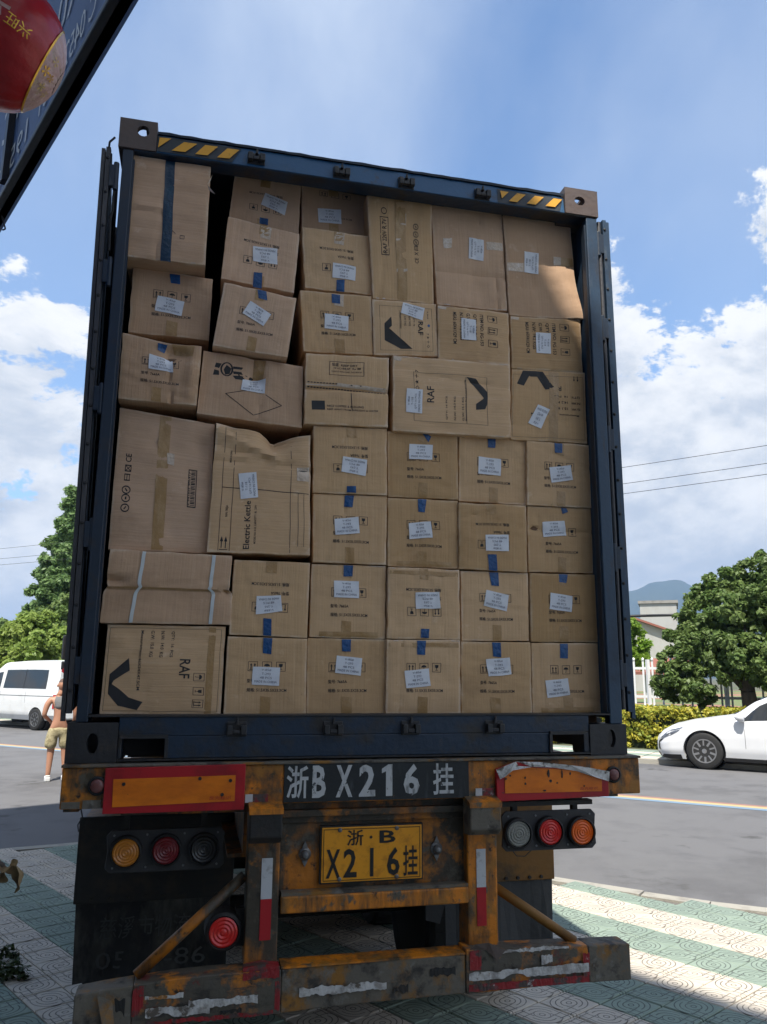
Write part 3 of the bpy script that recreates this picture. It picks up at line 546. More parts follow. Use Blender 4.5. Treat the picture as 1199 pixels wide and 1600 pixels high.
for x in (-.258, .312):
    b = MB(); b.lathe((x, .034, 1.120), (0, -1, 0), [(0, .026), (.006, .026), (.012, .018), (.030, .017), (.038, .010), (.040, .002)], 18)
    b.prism([(x-.012, .03, 1.145), (x+.012, .03, 1.145), (x, .03, 1.172)], (0, -.006, 0)); b.prism([(x-.012, .03, 1.095), (x, .03, 1.070), (x+.012, .03, 1.095)], (0, -.006, 0))
    tp('rope_hook', b, 'steel', smooth=False)
for sx, x0, x1 in ((-1, -.495, -.365), (1, .437, .572)):
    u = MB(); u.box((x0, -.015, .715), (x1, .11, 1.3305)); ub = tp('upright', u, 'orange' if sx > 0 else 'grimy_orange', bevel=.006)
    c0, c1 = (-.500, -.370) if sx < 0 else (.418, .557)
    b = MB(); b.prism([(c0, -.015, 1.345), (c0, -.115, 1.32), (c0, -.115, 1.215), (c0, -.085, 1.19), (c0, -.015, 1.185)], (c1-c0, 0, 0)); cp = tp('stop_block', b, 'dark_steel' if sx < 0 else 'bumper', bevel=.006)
    b = MB(); b.prism([(c0-.003, -.018, 1.349), (c0-.003, -.119, 1.324), (c0-.003, -.119, 1.304), (c0-.003, -.018, 1.33)], (c1-c0+.006, 0, 0)); tp('block_cap', b, 'orange', cp)
    rx0, rx1 = (-.438, -.394) if sx < 0 else (.476, .518)
    b = MB(); b.box((rx0, -.019, .967), (rx1, -.0155, 1.120)); tp('silver_strip', b, 'silver_clean', ub)
    b = MB(); b.box((rx0, -.019, .815), (rx1, -.0155, .9665)); tp('red_strip', b, 'red_film', ub)
# lower bumper, three bent lengths
def plate_strip(b, top, bot, y):
    n = len(top); P = [(x, y+dy, z) for x, z, dy in top] + [(x, y+dy, z) for x, z, dy in bot]
    return b.add(P, [(i, i+1, n+i+1, n+i) for i in range(n-1)])
def bar(b, xs, y0=-.07, y1=.04):
    """xs: (x, ztop, zbottom, dy)"""
    n = len(xs); P = []
    for x, zt, zb, dy in xs: P += [(x, y0+dy, zb), (x, y0+dy, zt), (x, y1+dy, zt), (x, y1+dy, zb)]
    F = [(4*i+k, 4*i+(k+1) % 4, 4*i+4+(k+1) % 4, 4*i+4+k) for i in range(n-1) for k in range(4)] + [(0, 1, 2, 3), (4*n-1, 4*n-2, 4*n-3, 4*n-4)]
    return b.add(P, F)
b = MB(); bar(b, [(-1.11, .692, .545, -.02), (-1.0, .700, .552, -.005), (-.906, .706, .556, 0)]); tp('bumper_end', b, 'bumper', bevel=.005)
b = MB(); bar(b, [(-.905, .706, .556, 0), (-.75, .716, .56, .004), (-.6, .722, .562, 0), (-.352, .722, .566, -.004)]); bl = tp('bumper_bar', b, 'bumper_paint', bevel=.005)
b = MB(); bar(b, [(-.351, .720, .566, .0), (-.2, .724, .570, .006), (.0, .722, .575, .004), (.2, .728, .577, 0), (.404, .724, .580, 0)]); bc = tp('bumper_bar', b, 'bumper', bevel=.005)
b = MB(); bar(b, [(.405, .745, .578, -.006), (.6, .735, .580, -.002), (.8, .730, .582, 0), (.955, .726, .582, 0)]); brr = tp('bumper_bar', b, 'bumper_paint', bevel=.005)
b = MB(); bar(b, [(.956, .724, .580, 0), (1.05, .722, .578, .004), (1.152, .720, .577, .0)]); tp('bumper_end', b, 'bumper', bevel=.005)
b = MB(); bar(b, [(-.352, .7295, .7225, 0), (.0, .731, .724, 0), (.404, .733, .726, 0)], -.071, .03); tp('bumper_top_paint', b, 'orange', bc)
def ragged(par, name, k, x0, x1, z0, z1, y, seed, amp=.004, n=0):
    """a strip of film with torn edges and pieces gone"""
    r = random.Random(seed); n = max(10, int((x1-x0)/.008)); T = []; B_ = []; s1 = s2 = 0
    for i in range(n+1):
        x = x0+(x1-x0)*i/n; s1 = s1*.6+r.uniform(-1, 1)*amp*.8; s2 = s2*.6+r.uniform(-1, 1)*amp*.8
        bite = max(0, noise.noise(Vector((x*14, seed*3.1, 0)))-.25)*(z1-z0)*1.3; bite2 = max(0, noise.noise(Vector((x*11, seed*5.7, 4)))-.28)*(z1-z0)*1.3
        m_ = (z0+z1)/2; T.append((x, max(m_+.002, z1+s1-bite))); B_.append((x, min(m_-.002, z0+s2+bite2)))
    P = [(x, y-r.uniform(0, .0015), z) for x, z in T+B_]
    return tp(name, MB().add(P, [(i, n+1+i, n+2+i, i+1) for i in range(n)]), k, par)
ragged(bl, 'torn_silver_strip', 'silver', -.855, -.62, .590, .624, -.074, 1); ragged(bl, 'torn_silver_strip', 'silver', -.70, -.44, .612, .640, -.0755, 2)
ragged(bl, 'torn_silver_strip', 'silver', -.86, -.72, .652, .668, -.074, 14, .003); ragged(bl, 'torn_red_strip', 'red_torn', -.905, -.865, .60, .70, -.0735, 3)
ragged(bl, 'torn_red_strip', 'red_torn', -.50, -.36, .696, .722, -.0735, 4); ragged(bl, 'torn_red_strip', 'red_torn', -.375, -.355, .58, .68, -.0735, 5); ragged(bl, 'torn_red_strip', 'red_torn', -.85, -.38, .566, .580, -.0735, 6)
for i_, (q0, q1, q2, q3) in enumerate(((-1.0, -.93, .60, .66), (-.58, -.50, .585, .60), (.10, .16, .60, .63), (.25, .36, .655, .68))): ragged(bc, 'rust_scab', 'dark_steel', q0, q1, q2, q3, -.0725, 30+i_, .008)
ragged(bc, 'torn_silver_strip', 'silver', -.28, .07, .622, .652, -.072, 7, .005)
ragged(brr, 'silver_strip', 'silver', .415, .95, .628, .662, -.080, 8, .0022); ragged(brr, 'torn_red_strip', 'red_torn', .415, .95, .588, .615, -.0795, 9, .002)
ragged(brr, 'torn_red_strip', 'red_torn', .42, .47, .668, .740, -.0795, 10, .003); ragged(brr, 'torn_red_strip', 'red_torn', .925, .955, .60, .70, -.0795, 11)
ragged(brr, 'peeled_foil', 'silver', .55, .86, .724, .738, -.0805, 12, .004); ragged(brr, 'peeled_foil', 'silver', .735, .785, .665, .706, -.0797, 13)
b = MB(); b.add([(.415, -.084, .745), (.44, -.09, .768), (.50, -.088, .770), (.575, -.084, .735), (.535, -.086, .700), (.49, -.083, .742), (.447, -.082, .748)], [(0, 1, 6), (1, 2, 5, 6), (2, 3, 4, 5)]); tp('peeled_foil', b, 'casting', brr)
b = MB(); b.add([(-1.03, -.094, .69), (-1.005, -.112, .60), (-.975, -.096, .665), (-.955, -.093, .54), (-1.02, -.1, .55)], [(0, 1, 2), (1, 4, 3, 2)]); tp('bent_foil', b, 'bumper', bl)
b = MB(); b.prism([(-.50, -.071, .722), (-.36, -.071, .722), (-.36, -.071, .735), (-.43, -.071, .745), (-.50, -.071, .735)], (0, .05, 0)); tp('gusset', b, 'red_torn')
for p, q in (((-.50, .05, 1.045), (-.90, -.0, .715)), ((.572, .05, .955), (.925, -.0, .725))):
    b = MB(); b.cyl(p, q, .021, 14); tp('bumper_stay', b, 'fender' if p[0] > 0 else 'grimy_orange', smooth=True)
# tail lamp clusters
def lamp(par, x, y, z, k, r=.053):
    b = MB(); b.lathe((x, y, z), (0, -1, 0), [(0, r+.012), (.028, r+.011), (.032, r+.004), (.020, r)], 28); rim = tp('lamp_rim', b, 'rubber', par, smooth=False)
    prof = [(0, r)]
    for i in range(9):
        rr_ = r*(1-i/9); prof += [(.020+.003*(i % 2)+.006*(i/9), rr_), ]
    b = MB(); b.lathe((x, y-.004, z), (0, -1, 0), prof+[(.027, .002)], 28); tp('lamp_lens', b, k, rim)
def cluster(x0, x1, z0, z1, y, lamps, lab):
    b = MB(); c = .02
    xz(b, [(x0+c, z0), (x1-c, z0), (x1, z0+c), (x1-.006, (z0+z1)/2), (x1, z1-c), (x1-c, z1), (x0+c, z1), (x0, z1-c), (x0+.006, (z0+z1)/2), (x0, z0+c)], y, y+.012)
    cl = tp('tail_lamp_cluster', b, 'lamp_plate', bevel=.003); cl['label'] = lab
    for x, z, k in lamps: lamp(cl, x, y, z, k)
    for x in (x0+.16, x0+.31, x1-.03, x0+.03):
        for z in (z0+.02, z1-.02): tp('screw', MB().cyl((x, y-.004, z), (x, y, z), .0045, 8), 'steel', cl)
    for x in (x0+.06, x1-.10): tp('lamp_bracket', MB().box((x, y+.02, z1-.02), (x+.024, y+.05, 1.30)), 'dark_steel', cl)
cluster(-1.058, -.582, 1.052, 1.217, .15, ((-.978, 1.134, 'lens_amber'), (-.820, 1.136, 'lens_red_shaded'), (-.668, 1.134, 'lens_dark')), 'left lamp cluster: amber, red and black lenses, two darkened in colour for its shade')
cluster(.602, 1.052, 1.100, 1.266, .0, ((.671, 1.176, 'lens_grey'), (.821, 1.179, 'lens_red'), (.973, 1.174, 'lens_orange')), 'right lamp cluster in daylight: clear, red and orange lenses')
b = MB(); b.box((.56, .0, 1.286), (1.04, .05, 1.306)); tp('bracket_rail', b, 'dark_steel')
b = MB(); b.lathe((-.578, .10, .846), (0, -1, 0), [(0, .075), (.09, .072), (.10, .062), (.09, .056)], 28); fl = tp('fog_lamp', b, 'rubber')
prof = [(0, .056)] + [(.006+.004*(i % 2), .056*(1-i/8)) for i in range(8)] + [(.010, .002)]
b = MB(); b.lathe((-.578, .010, .846), (0, -1, 0), prof, 28); tp('lamp_lens', b, 'lens_red', fl)
b = MB(); b.box((-.53, .05, .78), (-.495, .11, .92)); tp('lamp_arm', b, 'dark_steel', fl)
# mudguards and flaps
for sx in (-1, 1):
    x0, x1 = (-1.25, -.50) if sx < 0 else (.60, 1.235)
    b = MB(); b.box((x0, .85, .765), (x1, .87, 1.16)); mg = tp('mudguard', b, 'dark_steel' if sx < 0 else 'fender', bevel=.004)  # left plate takes a darker material, its deep shade put into the colour
    for k in range(8): tp('bolt', MB().cyl((x0+.08+k*(x1-x0-.16)/7, .842, .782), (x0+.08+k*(x1-x0-.16)/7, .85, .782), .009, 8), 'dark_steel', mg)
    b = MB(); r = random.Random(sx+4); n = 10
    T = [(x0+.01+(x1-x0-.02)*i/n, .875+.006*math.sin(i*1.1), .775) for i in range(n+1)]; B_ = [(x0+.02+(x1-x0-.04)*i/n, .875+.02*math.sin(i*.9+1), .405+.008*math.sin(i)) for i in range(n+1)]
    b.add(T+B_, [(i, n+1+i, n+2+i, i+1) for i in range(n)]); mf = tp('mudflap', b, 'shaded_dusty_flap' if sx < 0 else 'flap'); s = mf.modifiers.new('s', 'SOLIDIFY'); s.thickness = .008
    if sx < 0:
        b = MB(); text_mesh(b, '慈溪市物流', rect(-1.12, -.70, .60, .70), .858); tp('flap_lettering', b, 'flap', mf, recalc=False); b = MB(); text_mesh(b, '0574-86', rect(-1.13, -.62, .47, .545), .858); tp('flap_lettering', b, 'flap', mf, recalc=False)
    b = MB(); b.box((x0, .87, 1.10), (x1, 5.4, 1.12)); tp('mudguard_top', b, 'fender')
b = MB(); b.prism([(.40, .5, .70), (.40, .5, .92), (.50, .5, .92), (.50, .5, .78), (.47, .5, .68)], (0, .01, 0)); tp('spare_flap', b, 'flap')
# chassis rails, cross members, axles, wheels
for x in (-.5, .5):
    b = MB(); b.box((x-.07, .12, 1.10), (x+.07, 12.3, 1.115)); b.box((x-.07, .12, 1.44), (x+.07, 12.3, 1.455)); b.box((x-.008, .12, 1.1155), (x+.008, 12.3, 1.4395)); tp('chassis_rail', b, 'grimy_orange')
for k in range(9):
    b = MB(); b.box((-1.15, .9+k*1.4, 1.30), (-.58, 1.0+k*1.4, 1.42)); b.box((-.42, .9+k*1.4, 1.18), (.42, 1.0+k*1.4, 1.40)); b.box((.58, .9+k*1.4, 1.30), (1.2, 1.0+k*1.4, 1.42)); tp('cross_member', b, 'grimy_orange')
for x in (-1.2, 1.2):
    b = MB(); b.box((x-.03, .11, 1.30), (x+.03, 12.3, 1.45)); tp('side_rail', b, 'grimy_orange')
tyre_prof = [(-.125, .36), (-.135, .44), (-.125, .49), (-.10, .505), (.10, .505), (.125, .49), (.135, .44), (.125, .36)]
def tyre_bm(x, y, r=.505):
    b = MB(); b.lathe((x, y, r-.03), (1, 0, 0), [(h, q/.505*r) for h, q in tyre_prof], 36)
    return b
first = None
for y in (1.75, 3.05, 4.35):
    b = MB(); b.cyl((-1.0, y, .475), (1.0, y, .475), .07, 12); b.box((-.62, y-.06, .55), (-.52, y+.06, 1.1)); b.box((.52, y-.06, .55), (.62, y+.06, 1.1)); tp('axle', b, 'dark_steel')
    for x in (-1.10, -.77, .77, 1.10):
        if first is None:
            w = tp('wheel', tyre_bm(x, y), 'tyre', smooth=False); wm = w.data; first = (x, y)
            b = MB(); b.lathe((x, y, .475), (1, 0, 0), [(-.10, .355), (-.09, .30), (-.02, .2), (.02, .2), (.09, .30), (.10, .355)], 28); rm = tp('wheel_rim', b, 'dark_steel', w).data
            b = MB()
            for k in range(36):
                t = k*math.pi/18; c = Vector((x, y+math.cos(t)*.505, .475+math.sin(t)*.505)); d = Vector((0, math.cos(t), math.sin(t)))
                b.beam(c-d*.006+Vector((-.095, 0, 0)), c-d*.006+Vector((.095, 0, 0)), .05, .018, d)
            trd = tp('tyre_tread', b, 'tyre', w).data
        else:
            w = bpy.data.objects.new('wheel', wm); COL.objects.link(w); w.parent = TR; w.location = (x-first[0], y-first[1], 0)
            for nm, md in (('wheel_rim', rm), ('tyre_tread', trd)):
                q = bpy.data.objects.new(nm, md); COL.objects.link(q); q.parent = w
for x in (-.75, .82):
    b = MB(); b.box((x-.05, 9.2, .55), (x+.05, 9.35, 1.2)); b.box((x-.14, 9.15, .0), (x+.14, 9.4, .55) if False else (x+.14, 9.4, .02)); b.box((x-.035, 9.23, .02), (x+.035, 9.32, .55)); tp('landing_leg', b, 'dark_steel')
# hanging wires
b = MB(); b.tube([(-1.15, -.0, 1.33), (-1.14, -.01, 1.30), (-1.155, -.01, 1.27), (-1.15, -.01, 1.245)], .0025, 5); tp('loose_wire', b, 'wire')
b = MB(); b.tube([(.66, .03, 1.10), (.68, .03, 1.075), (.72, .03, 1.072), (.75, .03, 1.095)], .002, 5); tp('loose_wire', b, 'wire')

# ================================================================ container
CT = empty('shipping_container', (0, 6.1, 1.5), 'dark blue shipping container with both doors open, packed with brown cartons, on the orange trailer', 'container')
def cp(name, b, k, par=None, **kw): return b.build(name, k, par or CT, **kw)
def casting(x0, x1, z0, z1, k, hole, y0=-.004, y1=.174):
    """a corner casting with a real hole through its face and through its side"""
    b = MB(); cx, cz, rx, rz = hole; n = 16
    ring = [(cx+rx*math.cos(2*math.pi*i/n+math.pi/n), cz+rz*math.sin(2*math.pi*i/n+math.pi/n)) for i in range(n)]
    def outer(p):
        dx, dz = p[0]-cx, p[1]-cz; t = min(((x1-cx) if dx > 0 else (x0-cx))/dx if abs(dx) > 1e-9 else 9e9, ((z1-cz) if dz > 0 else (z0-cz))/dz if abs(dz) > 1e-9 else 9e9); return (cx+dx*t, cz+dz*t)
    O = [outer(p) for p in ring]
    # make sure corners are kept: insert them as additional outer points
    for yy, fl in ((y0, 1),):
        base = len(b.v); b.v += [(x, yy, z) for x, z in ring] + [(x, yy, z) for x, z in O]
        for i in range(n):
            j = (i+1) % n; f = [base+i, base+j, base+n+j, base+n+i]
            a_, c_ = O[i], O[j]
            if abs(a_[0]-c_[0]) > 1e-6 and abs(a_[1]-c_[1]) > 1e-6:
                cor = (x1 if max(a_[0], c_[0]) > cx+rx and abs(max(a_[0], c_[0])-x1) < 1e-6 else x0, z1 if abs(max(a_[1], c_[1])-z1) < 1e-6 else z0)
                b.v.append((cor[0], yy, cor[1])); f = [base+i, base+j, base+n+j, len(b.v)-1, base+n+i]
            b.f.append(tuple(f))
    base = len(b.v); b.v += [(x, y0, z) for x, z in ring] + [(x, y0+.03, z) for x, z in ring]
    b.f += [(base+i, base+n+i, base+n+(i+1) % n, base+(i+1) % n) for i in range(n)]
    P = [(x0, z0), (x1, z0), (x1, z1), (x0, z1)]; base = len(b.v); b.v += [(x, y0, z) for x, z in P] + [(x, y1, z) for x, z in P]
    side_open = 1 if (x1 > 0) else 3
    b.f += [(base+i, base+4+i, base+4+(i+1) % 4, base+(i+1) % 4) for i in range(4) if True]
    return b
# see-through top castings: light shows through the face hole and the open side hole
def frame_ring(b, x0, x1, z0, z1, cx, cz, rx, rz, y0, y1):
    t = casting(x0, x1, z0, z1, None, (cx, cz, rx, rz), y0, y1); base = len(b.v); b.v += t.v; b.f += [tuple(i+base for i in f) for f in t.f]; return b
for nm, x0, x1, z0, z1, cx, cz, rx, rz, k in (
    ('corner_casting', -1.219, -1.050, 4.2455, 4.398, -1.112, 4.342, .028, .028, 'casting'),
    ('corner_casting', 1.030, 1.219, 4.2455, 4.396, 1.115, 4.325, .030, .026, 'casting'),
    ('corner_casting', -1.225, -1.030, 1.500, 1.655, -1.125, 1.575, .022, .040, 'casting_dark'),
    ('corner_casting', 1.040, 1.225, 1.500, 1.635, 1.150, 1.572, .019, .040, 'casting_dark')):
    b = MB(); top = z0 > 3
    t = casting(x0, x1, z0, z1, k, (cx, cz, rx, rz), -.006, .035)
    o = cp(nm, t, k, recalc=False)
    # the rest of the hollow block: top/bottom, inner wall, outer wall with a hole towards the sky
    b = MB()
    if top:
        b.box((x0, .0355, z0), (x1, .172, z0+.02)); 
        b.box((x0, .0355, z1-.016), (x0+.055, .172, z1)); b.box((x1-.055, .0355, z1-.016), (x1, .172, z1))
        b.box((x0, .12, z0+.0205), (x0+.014, .172, z1-.0165)); b.box((x1-.014, .12, z0+.0205), (x1, .172, z1-.0165))
    else:
        b.box((x0, .0355, z0), (x1, .172, z0+.02)); b.box((x0, .0355, z1-.02), (x1, .172, z1)); b.box((x0, .10, z0+.0205), (x1, .172, z1-.0205))
    cp('casting_body', b, k, o)
# posts
for sx in (-1, 1):
    xo = (1.212 if sx > 0 else 1.196)*sx; xi = 1.150*sx
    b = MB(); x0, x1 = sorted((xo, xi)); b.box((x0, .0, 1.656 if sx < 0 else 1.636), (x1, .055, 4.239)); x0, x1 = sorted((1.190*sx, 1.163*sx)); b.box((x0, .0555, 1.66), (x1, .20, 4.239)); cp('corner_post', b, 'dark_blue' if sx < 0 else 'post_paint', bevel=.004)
    b = MB(); x0, x1 = sorted((1.150*sx, 1.1425*sx)); b.box((x0, .012, 1.69), (x1, .048, 4.20)); cp('door_seal_lip', b, 'dark_blue')
# header: pressed beam with flange and hazard stripes
b = MB(); b.prism([(-1.049, .0, 4.245), (-1.049, .012, 4.345), (-1.049, .04, 4.366), (-1.049, .092, 4.366), (-1.049, .092, 4.245)], (2.078, 0, 0)); hd = cp('header_beam', b, 'blue_paint', bevel=.003)
b = MB(); b.prism([(-1.149, .0, 4.2445), (-1.149, .09, 4.2445), (-1.149, .09, 4.240), (-1.149, .004, 4.240)], (2.298, 0, 0)); cp('header_lip', b, 'sill_paint', hd)
b = MB(); r = random.Random(8); n = 40
P = []; 
for i in range(n+1):
    x = -1.048+2.075*i/n; w = r.uniform(-.003, .003); P += [(x, .004+w, 4.346+w), (x, .002+w, 4.358+w*1.6), (x, .05, 4.366)]
b.add(P, [(3*i+k, 3*i+3+k, 3*i+4+k, 3*i+1+k) for i in range(n) for k in range(2)]); cp('header_flange', b, 'dark_blue', hd)
b = MB(); b.add([(-1.047, -.0025, 4.250), (-.70, -.0025, 4.250), (-.655, .0075, 4.338), (-1.047, .0075, 4.338)], [(0, 1, 2, 3)]); cp('stripe_ground', b, 'hazard_dark', hd)
b = MB(); b.add([(.655, -.0015, 4.248), (1.0, -.0015, 4.248), (1.022, .0080, 4.333), (.655, .0080, 4.333)], [(0, 1, 2, 3)]); cp('stripe_ground', b, 'hazard_dark', hd)
def hz(b, pts): return b.add([(x, -.0075+(z-4.25)*.11, z) for x, z in pts], [tuple(range(len(pts)))])
for pts in ([(-1.042, 4.268), (-1.038, 4.326), (-.985, 4.330)], [(-.980, 4.262), (-.918, 4.265), (-.865, 4.322), (-.926, 4.321)], [(-.872, 4.262), (-.815, 4.265), (-.768, 4.324), (-.828, 4.323)], [(-.770, 4.262), (-.712, 4.266), (-.668, 4.324), (-.724, 4.323)],
            [(.668, 4.318), (.715, 4.318), (.675, 4.272)], [(.712, 4.262), (.758, 4.262), (.810, 4.318), (.762, 4.318)], [(.812, 4.264), (.862, 4.264), (.912, 4.320), (.862, 4.320)], [(.916, 4.266), (.972, 4.268), (1.016, 4.322), (.968, 4.322)]):
    b = MB(); hz(b, pts); cp('hazard_stripe', b, 'hazard', hd, recalc=False)
def keeper(x, y, z, k='keeper'):
    b = MB(); b.box((x-.042, y-.006, z-.030), (x+.042, y, z+.030)); b.box((x-.040, y-.035, z-.022), (x-.018, y-.0065, z+.016)); b.box((x+.016, y-.035, z-.022), (x+.040, y-.0065, z+.016))
    b.box((x-.017, y-.030, z-.018), (x+.015, y-.012, z-.002)); b.prism([(x-.006, y-.0065, z+.018), (x+.008, y-.0065, z+.018), (x+.006, y-.0065, z+.048), (x-.002, y-.0065, z+.044)], (0, -.016, 0))
    return cp('lock_keeper', b, k, hd if z > 3 else sill, bevel=.003)
for x, z in ((-.585, 4.288), (-.168, 4.280), (.162, 4.277), (.567, 4.277)): keeper(x, .003, z)
b = MB()   # sill with two forklift-like pockets
for x0, x1 in ((-1.029, -1.014), (-.842, .848), (1.011, 1.039)): b.box((x0, .0, 1.5125), (x1, .12, 1.60))
b.box((-1.029, .0, 1.6005), (1.039, .12, 1.676)); sill = cp('door_sill', b, 'sill_paint', bevel=.003)
b = MB(); b.box((-1.149, -.004, 1.6765), (1.149, .13, 1.683)); b.box((-1.029, -.006, 1.505), (1.039, .04, 1.512)); cp('sill_plate', b, 'casting_dark', sill)
for x0, x1, z0, z1 in ((-1.02, -.835, 1.592, 1.606), (-.846, -.832, 1.515, 1.5915), (.842, 1.018, 1.592, 1.606), (.838, .852, 1.515, 1.5915)): cp('pocket_frame', MB().box((x0, -.012, z0), (x1, -.0005, z1)), 'casting_dark', sill)
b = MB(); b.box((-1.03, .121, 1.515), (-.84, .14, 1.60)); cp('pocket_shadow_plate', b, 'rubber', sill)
for x in (-.561, -.156, .186, .574): keeper(x, -.001, 1.626, 'casting_dark')
# walls, roof, floor
def corrug(x, sx):
    b = MB(); P = []; y = .20; k = 0; prof = [(0, 0), (.07, 0), (.104, .036), (.174, .036), (.208, 0)]
    ys = []
    while y < 12.1:
        for a, d in prof[:-1]: ys.append((y+a, d))
        y += .278
    n = len(ys)
    for yy, d in ys: P += [(x-sx*d, yy, 1.66), (x-sx*d, yy, 4.33)]
    b.add(P, [(2*i, 2*i+1, 2*i+3, 2*i+2) for i in range(n-1)]); return b
for sx in (-1, 1):
    o = cp('side_wall', corrug(1.205*sx, sx), 'dark_blue'); s = o.modifiers.new('s', 'SOLIDIFY'); s.thickness = .002
    b = MB(); x0, x1 = sorted((1.15*sx, 1.212*sx)); b.box((x0, .21, 4.331), (x1, 12.15, 4.385)); b.box((x0, .21, 1.51), (x1, 12.15, 1.655)); cp('side_rail', b, 'dark_blue')
b = MB(); b.box((-1.149, .093, 4.370), (1.149, 12.15, 4.384)); cp('roof', b, 'dark_blue')
b = MB(); b.box((-1.149, .1305, 1.60), (1.149, 12.1, 1.672)); cp('floor', b, 'ply')
b = MB(); b.box((-1.21, 12.15, 1.51), (1.21, 12.19, 4.385)); cp('front_wall', b, 'dark_blue')
# doors folded back along both sides
for sx in (-1, 1):
    xi, xo = 1.247*sx, 1.290*sx; x0, x1 = sorted((xi, xo))
    b = MB(); b.box((x0, .04, 1.70), (x1, 1.19, 4.235)); dl = cp('door_leaf', b, 'dark_blue', bevel=.004)
    dl['label'] = 'left door leaf folded back' if sx < 0 else 'right door leaf folded back'
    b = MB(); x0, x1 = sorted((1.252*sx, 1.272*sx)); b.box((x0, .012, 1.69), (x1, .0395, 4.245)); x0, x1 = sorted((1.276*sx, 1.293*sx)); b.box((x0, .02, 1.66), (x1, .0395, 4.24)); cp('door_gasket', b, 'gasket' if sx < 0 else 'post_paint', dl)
    for k in range(15):
        z = 1.78+k*.172; cp('gasket_stud', MB().lathe(((1.262)*sx, .012, z), (0, -1, 0), [(0, .008), (.004, .007), (.006, .003)], 8), 'rubber', dl)
    b = MB(); b.cyl((1.232*sx, .02, 1.70), (1.232*sx, .02, 4.23), .0105, 10) if sx > 0 else None
    if sx > 0: cp('hinge_rod', b, 'gasket', dl)
    for k, z in enumerate((1.86, 2.42, 3.02, 3.62, 4.10)):
        b = MB(); x0, x1 = sorted((1.2125*sx, 1.2515*sx)); b.box((x0, .006, z-.055), (x1, .03, z+.055)); b.cyl((1.222*sx, .016, z-.07), (1.222*sx, .016, z+.07), .013, 10); cp('hinge', b, 'dark_blue', dl, bevel=.003)
    for y in (.38, .80):
        b = MB(); b.cyl((1.232*sx, y, 1.62), (1.232*sx, y, 4.29), .013, 8); cp('lock_rod', b, 'keeper', dl)
for q in [o for o in CT.children if o.name.startswith('door_leaf') and o['label'].startswith('left')]:
    for o in [q]+list(q.children):
        for v in o.data.vertices: v.co.x += .0140*(4.22-(v.co.z+1.5)) - .105*max(0, v.co.y+6.1-.05)
cp('torn_gasket', MB().tube([(-1.262, .02, 4.236), (-1.258, .0, 4.262), (-1.24, .0, 4.285), (-1.236, .0, 4.29)], .005, 6), 'rubber')
cp('torn_gasket', MB().tube([(-1.213, .01, 4.24), (-1.206, .0, 4.28), (-1.214, .0, 4.32)], .0045, 6), 'rubber')
cp('torn_gasket', MB().tube([(-1.225, .02, 4.0), (-1.22, .01, 3.93), (-1.228, .01, 3.88), (-1.222, .01, 3.72)], .006, 6), 'rubber')
b = MB(); b.box((-1.2415, .03, 1.80), (-1.2385, .05, 1.90)); cp('marker_strip', b, mat('orange_marker', (.7, .15, .02), .5))
b = MB(); b.prism([(1.212, .06, 1.655), (1.245, .06, 1.66), (1.247, .06, 2.02), (1.235, .06, 2.10), (1.213, .06, 2.08)], (0, .03, 0)); cp('hinge_plate', b, 'casting_dark')
# ================================================================ cartons
LABELS = {
1: 'tall pinkish carton banded with navy tape in the top left corner of the container',
2: 'brown carton directly below the navy-banded one, white label tilted over its three icons',
3: 'carton with a dented torn top edge at the left wall, two below the navy one',
4: 'large plain carton with CE and recycling marks, left of the crumpled kettle box',
5: 'crumpled electric kettle carton with its top edge caved in and table lines printed on it',
6: 'punctured carton with a black round logo and a printed diamond outline',
7: 'carton set back at the very top of the second column, half hidden under the header',
8: 'inverted carton just under the topmost one of the second column, label near its middle',
9: 'leaning carton in the second column whose label tilts steeply down to the right',
10: 'recessed carton at the top of the third column, its icons cut by the header',
11: 'inverted carton in the third column with clear tape on top, blue tape below its label',
12: 'carton in the third column right above the keep-dry one, white label over its icons',
13: 'keep dry carton with torn white tape across its middle and a boxed notice',
14: 'tall carton in the top row with brown centre tape, boxed print and recycling marks',
15: 'small carton with black chevron and blue dot, its label overlapping the top edge',
16: 'tall carton in the top row with its label between two clear tape patches',
17: 'tall carton in the top right corner with a patch of sunlight on it',
18: 'carton with sideways print and label, below the tall plain one next to the corner one',
19: 'carton with sideways print and label at the right wall, below the sunlit tall one',
20: 'wide carton with sideways lettering, a black chevron and a white label at its left',
21: 'carton with upside-down lettering and a black arch chevron at the right wall',
22: 'upside-down carton right below the keep-dry one, blue tape at its lower edge',
23: 'carton below the left half of the wide chevron one, blue tape folded to a triangle',
24: 'carton below the right half of the wide chevron one, label straight and low at left',
25: 'carton at the right wall directly below the black arch one, label tilted',
26: 'carton just right of the kettle box at half height, crumpled blue tape on top',
27: 'carton two rows below the wide chevron one, label and dark blue tape near its centre',
28: 'inverted carton left of the one with a torn hole, blue tape at its foot',
29: 'carton at the right wall with a small torn hole left of its label',
30: 'carton in the second row from the bottom, right of the inverted one beside the bundle',
31: 'upside-down carton directly right of the white-strapped bundle, second row from the bottom',
32: 'upside-down carton with whitened edges in the middle of the second row from the bottom',
33: 'carton in the second lowest row, label sloping down to the right, long blue tape above',
34: 'carton at the right wall in the second lowest row, label over its left icons',
35: 'carton in the bottom row immediately right of the big chevron one in the corner',
36: 'carton in the bottom row, second one right of the big chevron carton',
37: 'carton in the bottom row with its label low at the left, third icon clear',
38: 'carton in the bottom row, next to the right corner one, label over its icons',
39: 'carton in the bottom right corner with its label stuck below three clear icons',
40: 'wide unprinted brown bundle held by two white plastic straps at the left wall',
41: 'carton with a big black chevron and sideways weights print in the bottom left corner'}
